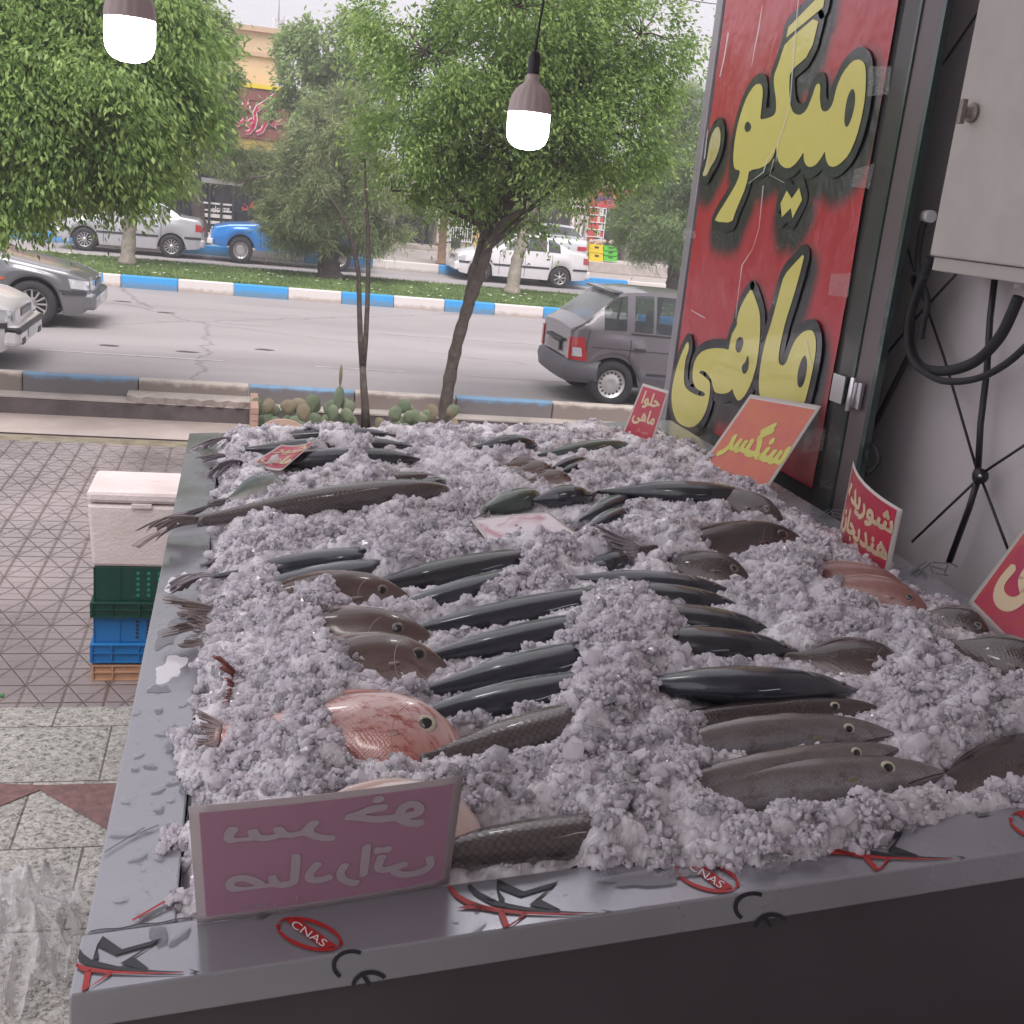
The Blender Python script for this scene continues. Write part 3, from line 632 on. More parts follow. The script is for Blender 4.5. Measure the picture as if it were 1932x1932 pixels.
def fin_mat(name, c, c2):
    m, nt, p = newmat(name); N = nt.nodes; L = nt.links
    at = N.new('ShaderNodeAttribute'); at.attribute_name = 'dv'
    w = N.new('ShaderNodeMath'); w.operation = 'SINE'; ml = N.new('ShaderNodeMath'); ml.operation = 'MULTIPLY'; ml.inputs[1].default_value = 160; L.new(at.outputs['Fac'], ml.inputs[0]); L.new(ml.outputs[0], w.inputs[0])
    mr = N.new('ShaderNodeMapRange'); mr.inputs['From Min'].default_value = -1; L.new(w.outputs[0], mr.inputs['Value'])
    mx = N.new('ShaderNodeMix'); mx.data_type = 'RGBA'; L.new(mr.outputs[0], mx.inputs[0]); mx.inputs['A'].default_value = col4(c); mx.inputs['B'].default_value = col4(c2); L.new(mx.outputs['Result'], p.inputs['Base Color'])
    b = N.new('ShaderNodeBump'); b.inputs['Strength'].default_value = .5; b.inputs['Distance'].default_value = .002; L.new(mr.outputs[0], b.inputs['Height']); L.new(b.outputs[0], p.inputs['Normal'])
    p.inputs['Roughness'].default_value = .35
    return m
FN = {'grey': fin_mat('fin_grey', (.16, .135, .15), (.46, .41, .44)), 'tan': fin_mat('fin_tan', (.20, .145, .14), (.46, .37, .36)), 'red': fin_mat('fin_red', (.20, .04, .03), (.45, .17, .14)),
      'yellow': fin_mat('fin_yellow', (.30, .25, .13), (.55, .49, .30))}
M['eye_pale'] = mat('eye_ring', (.50, .47, .34), .1, coat=1); M['eye_dull'] = mat('eye_ring_dull', (.20, .14, .11), .1, coat=1, noise=.5, nscale=60)
M['eye_dark'] = mat('eye_pupil', (.006, .006, .008), .04, coat=1)
M['mouth'] = mat('mouth_line', (.05, .02, .02), .4)
PROF = {   # s from snout 0 to tail root 1: height, width (share of height), centre shift
 'king': ([0, .02, .06, .12, .22, .36, .5, .66, .8, .9, 1], [.04, .16, .40, .62, .85, .99, 1, .84, .52, .28, .13], .72, .14),
 'bream': ([0, .02, .06, .12, .2, .3, .42, .58, .74, .88, 1], [.16, .34, .54, .74, .92, 1, .98, .82, .52, .27, .22], .46, .17),
 'barra': ([0, .03, .08, .15, .25, .38, .55, .7, .83, .93, 1], [.10, .28, .50, .68, .85, .97, 1, .86, .60, .42, .34], .80, .13),
 'mull': ([0, .015, .05, .11, .2, .33, .5, .66, .8, .92, 1], [.26, .46, .66, .82, .94, 1, .98, .84, .58, .38, .32], .74, .16),
}
def make_fish(name, kind, skin, fin, L_, H, tails=1.0, bend=0.0, dorsal=True, eye=1.0, tailspread=1.0, seed=0, parts=True, show_tail=True, ring='dull'):
    """fish along +X (snout at L_, tail root near 0), back up, flanks to +-Y"""
    R_ = random.Random(seed)
    ss, hh, wk, tl = PROF[kind]
    root = empty(name); body_L = L_*(1-tl)
    ns, nr = 56, 22
    def hgt(s): return float(np.interp(s, ss, hh))*H*.5
    def ctr(s):
        c = -.10*H*max(0, 1-s/.3)**1.5 if kind in ('bream',) else -.03*H*max(0, 1-s/.3)
        return c + bend*L_*(4*s*(1-s))
    sm = lambda s: (hgt(max(0, s-.02))+2*hgt(s)+hgt(min(1, s+.02)))/4 if s > .03 else hgt(s)
    vs, dv, bd, fs = [], [], [], []
    for i in range(ns+1):
        s = (i/ns)**1.25; x = L_-s*body_L; h = sm(s); w = h*wk*(1.0 if s > .15 else .75+.25*s/.15); c = ctr(s)
        for k in range(nr):
            a = 2*math.pi*k/nr; y, z = math.sin(a), math.cos(a)
            pw = 1.15 if kind != 'bream' else 1.35
            yy = math.copysign(abs(y)**(1/1.0), y)*(1-.12*abs(z)**2 if kind == 'bream' else 1)
            vs.append((x, yy*w, c+z*h)); dv.append((z+1)/2)
            bd.append((x, min(a, 2*math.pi-a)*h*.85 + 10, 0))
    for i in range(ns):
        fs += [(i*nr+k, (i+1)*nr+k, (i+1)*nr+(k+1) % nr, i*nr+(k+1) % nr) for k in range(nr)]
    me = bpy.data.meshes.new(name + '_body'); 
    n0 = len(vs); vs.append((L_+.004, 0, ctr(0))); dv.append(.5); bd.append((L_, 10, 0)); fs += [(k, (k+1) % nr, n0) for k in range(nr)]
    n1 = len(vs); vs.append((L_-body_L-.003, 0, ctr(1))); dv.append(.5); bd.append((0, 10, 0)); fs += [((k+1) % nr + ns*nr, k+ns*nr, n1) for k in range(nr)]
    me.from_pydata(vs, [], fs); me.polygons.foreach_set('use_smooth', [True]*len(fs))
    a_ = me.attributes.new('dv', 'FLOAT', 'POINT'); a_.data.foreach_set('value', dv)
    a_ = me.attributes.new('body', 'FLOAT_VECTOR', 'POINT'); a_.data.foreach_set('vector', [q for p in bd for q in p])
    me.update(); link_mesh('body', me, skin, root)
    xt = L_-body_L; ht = hgt(1); ct = ctr(1)
    # tail fin: separate ragged rays in two lobes
    if show_tail:
        nray = 26; ln = L_*tl*1.15*tails; sp = H*.46*tailspread; V, F_, D = [], [], []; nj = 7
        cut = [R_.uniform(.80, 1.04) for _ in range(nray+1)]; limp = R_.uniform(.15, .45)
        for i in range(nray+1):
            u = -1+2*i/nray; fork = (.48+.52*abs(u)**1.15 if kind != 'bream' else .66+.34*abs(u)**1.4)*cut[i]
            for j in range(nj+1):
                t = j/nj; rip = .010*math.sin(i*1.9+seed)*t
                V.append((xt+.012-ln*t*fork, .016*math.sin(t*2.5+seed)+rip-limp*t*t*H*(.5+.5*abs(u)), ct + u*(ht*.9*(1-t)+(ht*.9+sp)*t**.85)*(1-.10*t*t))); D.append(i/nray)
        for i in range(nray):
            split = R_.choice((nj-3, nj-2, nj-1, nj, nj))
            for j in range(split): a = i*(nj+1)+j; F_.append((a, a+1, a+nj+2, a+nj+1))
        me = bpy.data.meshes.new('tail'); me.from_pydata(V, [], F_); a_ = me.attributes.new('dv', 'FLOAT', 'POINT'); a_.data.foreach_set('value', D)
        me.polygons.foreach_set('use_smooth', [True]*len(F_)); me.update(); o = link_mesh('tail_fin', me, fin, root)
        md = o.modifiers.new('t', 'SOLIDIFY'); md.thickness = .0016; md.offset = 0
    def fin_sheet(nm, s0, s1, height, sgn, sweep=.5, side=0.0, m=None):
        V, F_, D = [], [], []; n = 12
        for i in range(n+1):
            u = i/n; s = s0+(s1-s0)*u; x = L_-s*body_L; z = ctr(s)+sgn*sm(s)*.93
            hh_ = height*math.sin(math.pi*min(1, .12+u*.88))**.6*(1-.45*u)
            for j in range(3):
                t = j/2; V.append((x-sweep*hh_*t, side*t*hh_ + .002*math.sin(9*u), z+sgn*hh_*t*(1-abs(side)*.6))); D.append(u)
        for i in range(n):
            for j in range(2): a = i*3+j; F_.append((a, a+1, a+4, a+3))
        me = bpy.data.meshes.new(nm); me.from_pydata(V, [], F_); a_ = me.attributes.new('dv', 'FLOAT', 'POINT'); a_.data.foreach_set('value', D)
        me.polygons.foreach_set('use_smooth', [True]*len(F_)); me.update(); o = link_mesh(nm, me, m or fin, root); md = o.modifiers.new('t', 'SOLIDIFY'); md.thickness = .0018; md.offset = 0
    if parts:
        if dorsal: fin_sheet('dorsal_fin', .30, .78 if kind == 'bream' else .52, H*(.085 if kind == 'bream' else .05), 1, 1.5, m=skin)
        fin_sheet('anal_fin', .62, .84, H*.05, -1, 1.2, m=skin)
        # pectoral fins lie along each flank behind the gill
        for sgn in (1, -1):
            V, F_, D = [], [], []; s = .26 if kind != 'barra' else .30; x0 = L_-s*body_L; w0 = sm(s)*wk*.98
            for i in range(9):
                u = i/8
                for j in range(4):
                    t = j/3; V.append((x0-H*(.52 if kind != 'barra' else 1.15)*t*(1-.35*abs(u-.3)), sgn*(w0+.001-.004*t*t), ctr(s)+H*(.04-.15*u*(.3+.7*t)))); D.append(u)
            for i in range(8):
                for j in range(3): a = i*4+j; F_.append((a, a+1, a+5, a+4))
            me = bpy.data.meshes.new('pectoral_fin'); me.from_pydata(V, [], F_); a_ = me.attributes.new('dv', 'FLOAT', 'POINT'); a_.data.foreach_set('value', D)
            me.polygons.foreach_set('use_smooth', [True]*len(F_)); me.update(); o = link_mesh('pectoral_fin', me, FN['yellow'] if kind == 'barra' else skin, root); md = o.modifiers.new('t', 'SOLIDIFY'); md.thickness = .0016; md.offset = 0
        se = {'king': .075, 'bream': .155, 'barra': .19, 'mull': .07}[kind]; er = H*{'king': .060, 'bream': .088, 'barra': .10, 'mull': .07}[kind]*eye
        for sgn in (1, -1):
            x = L_-se*body_L; h = sm(se); zc = ctr(se)+h*.38; w = h*wk*(.75+.25*min(1, se/.15))*math.sqrt(1-.38**2)*(.97)
            b = MB(); b.lathe([(er*1.15, -er*.25), (er*1.05, er*.03), (er*.95, er*.10)], 18, 0, (0, 0, 0), 'y'); b.lathe([(er*.95, er*.10), (er*.6, er*.19), (er*.3, er*.23), (.0001, er*.24)], 18, 0, (0, 0, 0), 'y')
            b.v = [(v[0]*1.12+x, sgn*(v[1]+w), v[2]+zc) for v in b.v]; e_ = b.build('eye', M['eye_'+ring], root)
            b = MB(); b.lathe([(er*.70, er*.16), (er*.5, er*.26), (er*.25, er*.30), (.0001, er*.31)], 16, 0, (0, 0, 0), 'y')
            b.v = [(v[0]*1.12+x, sgn*(v[1]+w), v[2]+zc) for v in b.v]; b.build('pupil', M['eye_dark'], e_)
            b = MB(); mp_ = []
            for i in range(9):
                s = .002+.011*i*(1.0 if kind != 'barra' else 1.5); h = sm(s); zc_ = ctr(s)-h*(.10+.035*i); mp_.append((L_-s*body_L, sgn*(h*wk*(.75+.25*min(1, s/.15))*math.sqrt(max(.05, 1-(.10+.035*i)**2))+.0005), zc_))
            b.tube(mp_, H*(.016 if kind == 'bream' else .011), 6); b.build('mouth', M['mouth'], root)
            b = MB(); gp = []
            for i in range(13):
                a = math.radians(-66+124*i/12); sg = {'king': .19, 'bream': .24, 'barra': .30, 'mull': .19}[kind]
                s = sg + .075*math.cos(a*1.25) - .03; h = sm(s); k = math.sin(a)*.82
                gp.append((L_-s*body_L, sgn*(h*wk*math.sqrt(1-k*k)*(.99 if kind != 'bream' else .99*(1-.12*k*k))), ctr(s)+k*h))
            b.tube(gp, [H*.0045]*13, 5); b.build('gill_cover', skin, root)
    return root
VIS = []
def lay(name, kind, skin, fin, tail_px, head, H, roll, dz, vis, label, group=None, bend=0.0, dt=0.0, cat='fish', **kw):
    a, c = GT(*tail_px, dz+dt), GT(*head, dz); d = c-a; L_ = d.length; f = d.normalized()
    n = Vector((-SL, 0, 1)).normalized(); side = n.cross(f).normalized(); up = f.cross(side).normalized()
    ro = math.radians(roll); dors = up*math.cos(ro) - side*math.sin(ro); lat = dors.cross(f)
    if bend == 0: bend = .022*math.sin(len(VIS)*2.4+1)
    o = make_fish(name, kind, FM[skin], FN[fin], L_, H, bend=bend, seed=len(VIS)*3+1, show_tail=vis[0][0] < .03, **kw)
    o.matrix_world = Matrix(((f.x, lat.x, dors.x, a.x), (f.y, lat.y, dors.y, a.y), (f.z, lat.z, dors.z, a.z), (0, 0, 0, 1)))
    tag(o, label, cat, group)
    thick = H*(.5 if kind == 'bream' else .75)
    half = .5*math.hypot(H*math.cos(ro), thick*math.sin(ro)); wide = .5*math.hypot(H*math.sin(ro), thick*math.cos(ro))
    cover = []
    for s in np.arange(0, 1.001, .03/max(.2, L_)):
        p = a + d*float(s) + dors*(bend*L_*4*s*(1-s)); shp = float(np.interp(1-s, [0, .1, .3, .6, .85, 1], [.4, .8, 1, 1, .6, .55]))
        v = any(lo <= s <= hi for lo, hi in vis); cover.append((p.x, p.y, p.z, half*shp, wide*shp, v))
    VIS.append(cover)
    return o
KF = 'dark blue mackerels laid in rows in the ice'
def mk(*a, **k): return lay('mackerel', 'king', *a, **k)
def br(*a, **k): return lay('bream', 'bream', *a, **k)
def ba(*a, **k): return lay('barracuda', 'barra', *a, **k)
def mu(*a, **k): return lay('mullet', 'mull', *a, **k)
# street side column, from the far rim towards the near one
mk('dark', 'grey', (378, 834), (752, 822), .12, 70, .045, [(0, .1), (.8, 1)], 'dark blunt-headed fish nearest the far rim, its tail over the street corner', 'dark fish at the far corner', tails=1.5, tailspread=1.3)
mk('dark', 'grey', (385, 850), (780, 842), .125, 70, .06, [(0, .1), (.82, 1)], 'dark fish with head just behind the two-fish stack near the far corner', 'dark fish at the far corner', tails=1.5, tailspread=1.3)
mk('dark', 'grey', (396, 878), (793, 866), .15, 65, .06, [(0, .08), (.78, 1)], 'largest rounded dark head in the far corner stack', 'dark fish at the far corner', tails=1.5, tailspread=1.3)
mk('pale', 'grey', (415, 945), (540, 912), 0.1, -40, 0.07, [(.25, 1)], 'greenish fish with pale open jaw beside the small red card')
mk('pale', 'grey', (455, 915), (730, 842), .10, 60, .04, [(.3, .6)], 'slim speckled fish lying behind the pale-jawed fish')
mu('mull', 'grey', (300, 962), (822, 900), .10, 60, .04, [(0, .34), (.86, 1)], 'slim fish with fanned grey tail just behind the big scaly fish', 'scaly fish with tails over the street rim', tailspread=1.1)
mu('mull', 'tan', (268, 997), (846, 926), .15, 50, .055, [(0, .30), (.40, 1)], 'big brown scaly fish whose rusty tail sticks out past the white foam box', 'scaly fish with tails over the street rim', bend=.02, tails=1.15)
mk('dark', 'grey', (385, 1046), (640, 1022), .10, 70, .02, [(0, .12)], 'ragged grey tail fin poking from ice just below the big scaly fish', 'fish shown only by their tails', tailspread=1.3, tails=1.6)
mk('king', 'grey', (340, 1095), (760, 1046), 0.12, 75, .05, [(0, .08), (.38, .74)], 'upper of two green-black backs in front of the big scaly fish', KF, tailspread=1.3, tails=1.5)
mk('king', 'grey', (352, 1140), (770, 1066), 0.12, 75, .05, [(0, .07), (.38, .76)], 'lower of two green-black backs in front of the big scaly fish', KF, tailspread=1.3, tails=1.5)
mk('dark', 'grey', (560, 1132), (1060, 1046), 0.13, 70, .05, [(0.2, 0.78)], 'long black-backed mackerel running towards the washed-out card', KF)
br('bream', 'tan', (318, 1165), (776, 1128), 0.15, -25, .055, [(0, .08), (.72, 1)], 'farthest of three brown bream heads, seen without an eye', 'bream with heads at the middle of the tray', tailspread=.6, tails=1.2)
br('bream', 'tan', (312, 1190), (816, 1200), 0.16, -30, .055, [(.02, .03), (.68, 1)], 'middle one of three brown bream heads beside the mackerel row', 'bream with heads at the middle of the tray', tailspread=.5, tails=.7)
br('bream', 'red', (376, 1308), (847, 1258), 0.18, -42, .055, [(0, .04), (.66, 1)], 'bream with dark round eye just behind the big red snapper', 'bream with heads at the middle of the tray', tailspread=.5, tails=.7)
lay('snapper', 'bream', 'snap', 'tan', (312, 1385), (876, 1402), 0.205, -48, 0.062, [(0, .05), (.64, 1)], 'big blotchy red snapper with pale-ringed eye and thick lips', eye=.95, tailspread=.35, tails=.6, ring='pale')
lay('snapper', 'bream', 'pink', 'yellow', (400, 1575), (905, 1552), 0.17, -45, .06, [(.38, .72)], 'pale pink snapper back with yellow fin behind the mirrored sign')
# middle column
mk('king', 'grey', (600, 1185), (1060, 1068), 0.105, 75, .045, [(0.38, 0.62)], 'blue-backed mackerel just behind the farthest bream head', KF)
mk('king', 'grey', (610, 1222), (1230, 1112), 0.11, 72, .05, [(0.282, 0.758)], 'mackerel lying past the farthest bream snout, long silver streak on top', KF)
mk('king', 'grey', (660, 1270), (1210, 1160), 0.11, 72, .05, [(0.291, 0.645)], 'mackerel in line with the middle bream snout', KF)
mk('king', 'grey', (660, 1335), (1220, 1212), 0.12, 72, .05, [(0.241, 0.705)], 'mackerel touching the eyed bream snout, second in the near row', KF)
mk('king', 'grey', (620, 1390), (1190, 1276), 0.11, 72, .05, [(0.325, 0.684)], 'short stretch of blue mackerel just above the red snapper snout', KF)
mu('mull', 'grey', (700, 1455), (1200, 1330), 0.115, 70, .05, [(0.336, 0.61)], 'brown scaly fish touching the red snapper lips', 'grey scaly fish among the heaps')
mu('mull', 'grey', (600, 1640), (1250, 1560), 0.115, 50, 0.0, [(.38, .70)], 'thick grey scaly body emerging beside the mirrored sign', 'grey scaly fish among the heaps', dt=.045)
# right column
mk('king', 'grey', (1015, 1086), (1372, 1112), 0.105, 76, .05, [(.12, 1)], 'farthest of the pointed blue heads, shiny streak on its back', 'pointed dark mackerel heads in a fan')
mk('dark', 'grey', (1040, 1108), (1388, 1140), 0.11, 76, .05, [(.58, 1)], 'second pointed dark head from the far end of the fan', 'pointed dark mackerel heads in a fan')
mk('dark', 'grey', (1060, 1150), (1456, 1188), 0.12, 76, .05, [(.58, 1)], 'third pointed dark head from the far end of the fan', 'pointed dark mackerel heads in a fan')
mk('dark', 'grey', (1060, 1200), (1507, 1230), 0.13, 74, .05, [(.53, 1)], 'fourth pointed dark head with a small pale stripe by the ice', 'pointed dark mackerel heads in a fan')
mk('king', 'grey', (1080, 1290), (1620, 1304), 0.14, 66, .055, [(.30, 1)], 'largest dark mackerel with folded fin, in front of the four pointed heads', 'pointed dark mackerel heads in a fan', bend=.03)
ba('brown', 'grey', (1150, 1375), (1652, 1332), 0.09, -30, .055, [(.34,1)], 'brownish barracuda with closed jaw, farthest of four', 'barracudas at the near side of the tray', ring='pale', dt=-.05)
ba('barra', 'grey', (1120, 1440), (1687, 1384), 0.1, -22, .055, [(.38, 1)], 'silver barracuda with raised yellow fin, second of four', 'barracudas at the near side of the tray', ring='pale', dt=-.05)
ba('barra', 'grey', (1150, 1505), (1693, 1412), 0.09, -30, 0.072, [(.34, 1)], 'silver barracuda with ringed eye near the top edge of its head', 'barracudas at the near side of the tray', ring='pale', dt=-.05)
ba('barra', 'grey', (1100, 1545), (1778, 1455), 0.122, -38, 0.052, [(.42, 1)], 'nearest and biggest barracuda with large yellow-ringed eye', 'barracudas at the near side of the tray', ring='pale', dt=-.075)
# wall side
mk('dark', 'grey', (1075, 925), (1450, 945), .14, 70, .07, [(0, 1)], 'long arched black fish in front of the orange-stained card', bend=.075, cat='fish')
br('brown', 'grey', (1130, 1046), (1517, 1018), 0.17, -35, .07, [(.02, .2), (.56, 1)], 'big dark bream with rounded snout on the tallest ice heap', 'dark bream along the wall side')
br('brown', 'grey', (1225, 925), (1480, 985), 0.14, -35, .06, [(.62, 1)], 'dark bream just behind the big dark bream', 'dark bream along the wall side')
br('brown', 'grey', (1170, 1062), (1415, 1090), .13, -35, .05, [(.45, 1)], 'small brown fish half buried between the big bream and the mackerel fan', 'dark bream along the wall side')
br('red', 'red', (1430, 1062), (1712, 1112), 0.11, -30, .06, [(.5, 1)], 'reddish fish just under the two-line red card', 'reddish fish under the two-line card')
br('red', 'red', (1470, 1095), (1752, 1150), 0.11, -30, .06, [(.5, 1)], 'darker reddish fish in front of its twin under the two-line card', 'reddish fish under the two-line card')
br('brown', 'grey', (1690, 1150), (1868, 1198), .11, -30, .05, [(.2, 1)], 'small dark fish tucked along the far wall-side rim', 'brown fish near the wall-side rim')
br('brown', 'grey', (1735, 1200), (1990, 1290), .14, -30, .055, [(.2, 1)], 'brown fish cut by the picture edge beside the yellow-lettered card', 'brown fish near the wall-side rim')
br('brown', 'grey', (1430, 1235), (1720, 1270), 0.14, -50, .045, [(.15, .72)], 'glistening scaly brown flank between the dark heads and white ice', 'brown fish near the wall-side rim')
br('brown', 'grey', (1640, 1530), (2010, 1400), 0.12, -50, 0.0, [(.4,.8)], 'dark brown fish body beneath the biggest barracuda snout', 'brown fish near the wall-side rim')
# far side, middle
mk('dark', 'grey', (870, 846), (1014, 838), .12, 66, .07, [(.1, .95)], 'short black fish on top of the far ice, by itself', 'dark fish near the far rim')
mk('pale', 'grey', (985, 862), (1190, 838), .10, 66, .05, [(.1, .95)], 'grey fish stretched behind the small pale heads', 'dark fish near the far rim')
mk('dark', 'grey', (1025, 888), (1108, 866), .07, 66, .05, [(0, 1)], 'small dark fish, upper of a slanting pair', 'dark fish near the far rim')
mk('dark', 'grey', (1040, 896), (1122, 874), .07, 66, .05, [(0, 1)], 'small dark fish, lower of a slanting pair', 'dark fish near the far rim')
br('bream', 'tan', (930, 880), (1020, 876), .08, -40, .05, [(.2, 1)], 'pale small head, farthest of four in the stack', 'small pale heads stacked in the far ice')
br('bream', 'tan', (950, 893), (1046, 889), .09, -40, .05, [(.2, 1)], 'pale small head, second of four in the stack', 'small pale heads stacked in the far ice')
br('bream', 'tan', (975, 908), (1078, 903), .08, -40, .05, [(.2, 1)], 'pale small head, nearest of the stack of small heads', 'small pale heads stacked in the far ice')
mu('pale', 'grey', (890, 968), (1012, 936), .12, 64, .05, [(0, 1)], 'grey-backed fish just behind the washed-out card', 'grey fish behind the washed-out card')
mk('dark', 'grey', (985, 945), (1118, 938), .13, 66, .06, [(.15, 1)], 'dark fish with brown snout, to the wall side behind the washed-out card', 'grey fish behind the washed-out card')
mk('king', 'grey', (1075, 988), (1200, 938), .10, 70, .05, [(0, .85)], 'upper of two slanting silver fish beside the washed-out card', 'silver fish beside the washed-out card')
mk('king', 'grey', (1080, 1010), (1195, 962), .09, 70, .05, [(0, .7)], 'lower of two slanting silver fish beside the washed-out card', 'silver fish beside the washed-out card')
mk('dark', 'grey', (1080, 1068), (1200, 1060), .10, 74, .05, [(.1, .9)], 'short dark back between the washed-out card and the mackerel fan')
mk('dark', 'grey', (745, 936), (842, 906), .08, 70, .05, [(.3, 1)], 'small dark head beside the big scaly fish head', 'dark fish near the far rim')

# ================================================================== crushed ice
ICE_DX = .0045
x0_, x1_, y0_, y1_ = -.15, 1.99, 1.445, 4.95
nx_, ny_ = int((x1_-x0_)/ICE_DX), int((y1_-y0_)/(ICE_DX*1.15))
gx = np.linspace(x0_, x1_, nx_); gy = np.linspace(y0_, y1_, ny_)
XX, YY = np.meshgrid(gx, gy, indexing='ij')
def vnoise(X, Y, s, seed):
    r = np.random.default_rng(seed); T = r.random((256, 256))
    u, v = X/s+100, Y/s+100; i, j = np.floor(u).astype(int), np.floor(v).astype(int); fu, fv = u-i, v-j
    fu = fu*fu*(3-2*fu); fv = fv*fv*(3-2*fv); g = lambda a, b_: T[a % 256, b_ % 256]
    return (g(i, j)*(1-fu)+g(i+1, j)*fu)*(1-fv)+(g(i, j+1)*(1-fu)+g(i+1, j+1)*fu)*fv
def bumps(X, Y, s, seed):
    """cauliflower bumps: rounded domes around jittered points"""
    r = np.random.default_rng(seed); J = r.random((256, 256, 3)); out = np.zeros_like(X)
    u, v = X/s+100, Y/s+100; i, j = np.floor(u).astype(int), np.floor(v).astype(int)
    for a in (-1, 0, 1):
        for c in (-1, 0, 1):
            q = J[(i+a) % 256, (j+c) % 256]; du = u-(i+a+q[..., 0]); dv_ = v-(j+c+q[..., 1]); R2_ = (.55+.4*q[..., 2])
            out = np.maximum(out, np.sqrt(np.maximum(0, R2_**2-du*du-dv_*dv_)))
    return out
RIM = 1.55+SL*(XX+.2)
# warp so that bumps are not laid on a lattice
WX = XX + .03*(vnoise(XX, YY, .07, 1)-.5); WY = YY + .03*(vnoise(XX, YY, .07, 2)-.5)
H_ = .052 + .050*(vnoise(XX, YY, .42, 3)-.5)*2*.6 + .050*(vnoise(WX, WY, .17, 4)-.5)
for (px, py, r_, h_) in ((1180, 1590, .06, .05), (1270, 950, .17, .06), (1400, 975, .12, .03), (500, 1180, .13, .045), (470, 1290, .13, .04), (520, 1400, .12, .05), (420, 1470, .08, .03), (1160, 1170, .15, .05), (1200, 1270, .14, .045),
                         (900, 870, .18, .05), (1080, 815, .22, .04), (980, 800, .15, .03), (860, 960, .13, .02), (760, 980, .14, .03), (600, 960, .1, .02), (1230, 1480, .15, .035), (1020, 1520, .12, .03), (1100, 1400, .1, .03), (1480, 1080, .12, .02),
                         (1600, 1180, .13, .03), (1750, 1230, .12, .03), (1850, 1330, .12, .03), (680, 815, .14, .03), (480, 900, .12, .04), (560, 860, .08, .02), (620, 1110, .08, -.01), (1180, 900, .12, .02),
                         (540, 830, .14, -.09), (1215, 825, .14, -.07), (1450, 960, .05, -.02), (360, 1640, .05, -.09), (355, 1560, .03, -.05), (1800, 1480, .12, -.05), (1000, 1620, .05, -.03), (1640, 1560, .08, -.01), (1330, 1560, .12, .0)):
    c = GT(px, py, .04); H_ = H_ + h_*np.exp(-((XX-c.x)**2+(YY-c.y)**2)/(2*(r_*.6)**2))
lump0 = .030*bumps(WX, WY, .105, 11)
Z = RIM + H_ + lump0 - .020
# the ice is cleared where the fish show, down to the camera-side edge of each body
for cover in VIS:
    for (fx, fy, fz, half, wide, v) in cover:
        if v: continue
        rr = wide+.07
        i0, i1 = np.searchsorted(gx, [fx-rr, fx+rr]); j0, j1 = np.searchsorted(gy, [fy-rr, fy+rr])
        if i0 >= i1 or j0 >= j1: continue
        d2 = ((XX[i0:i1, j0:j1]-fx)**2+(YY[i0:i1, j0:j1]-fy)**2)/rr**2
        Z[i0:i1, j0:j1] = np.maximum(Z[i0:i1, j0:j1], np.where(d2 < 1, fz+half+.032-.075*d2, -9))
for cover in VIS:
    for (fx, fy, fz, half, wide, v) in cover:
        if not v: continue
        reach = .45
        i0, i1 = np.searchsorted(gx, [fx-reach-.1, fx+reach*.3]); j0, j1 = np.searchsorted(gy, [fy-reach, fy+.12])
        if i0 >= i1 or j0 >= j1: continue
        sx, sy = XX[i0:i1, j0:j1]-fx, YY[i0:i1, j0:j1]-fy; D_ = math.hypot(fx, fy); tx, ty = -fx/D_, -fy/D_
        al = sx*tx+sy*ty; la = np.abs(-sx*ty+sy*tx); tan_ = (2.7-fz)/D_
        lim = fz - half*.15 + np.maximum(0, al-wide*.9)*tan_*1.15 + np.maximum(0, -al-wide*.5)*1.3 + np.maximum(0, la-.022)*1.1
        mask = (al > -wide-.07) & (al < reach) & (la < .11)
        Z[i0:i1, j0:j1] = np.where(mask, np.minimum(Z[i0:i1, j0:j1], lim), Z[i0:i1, j0:j1])
for px, py, dz_, rr in ((889, 985, .015, .05), (945, 975, .02, .06), (1000, 975, .02, .06), (1040, 985, .02, .06), (1090, 1015, .0, .05), (940, 1015, .01, .06), (1000, 1010, .01, .07), (1050, 1015, .01, .06), (960, 1045, .0, .05), (1020, 1035, .0, .05),
                        (500, 868, .03, .07), (520, 855, .04, .07), (545, 850, .04, .07), (575, 840, .05, .06), (530, 880, .02, .06)):
    c = GT(px, py, dz_); dd = np.hypot(XX-c.x, (YY-c.y)*.8); lim = RIM+dz_+np.maximum(0, dd-rr)*1.2; Z = np.where(dd < rr*2.2, np.minimum(Z, lim), Z)
# edges of the heap: inside the tray, spilling in places over the rims
e1 = vnoise(XX, YY, .09, 31)*.07 + vnoise(XX, YY, .03, 32)*.022
inL = XX - (-.070) + e1 - .044; inR = 1.905-XX + e1*.6 - .03; inB = 4.85-YY + e1*.6 - .03
spill = .075*np.exp(-((XX-.93)/.30)**4)
inF = (YY-(1.557+.03*(XX+.07)) + e1*.5 - .03 + spill)*1.5
ed = np.minimum(np.minimum(inL, inR), np.minimum(inB, inF))
Z = np.minimum(Z, RIM - .012 + np.where(ed > 0, np.minimum(ed*1.05, .045+ed*.35), ed*1.2))
Z = np.maximum(Z, RIM-.10)
def blur(A, n):
    for _ in range(n):
        A = np.pad(A, 1, 'edge'); A = (A[:-2, 1:-1]+A[2:, 1:-1]+A[1:-1, :-2]+A[1:-1, 2:]+4*A[1:-1, 1:-1])/8
    return A
Z = blur(Z, 10)
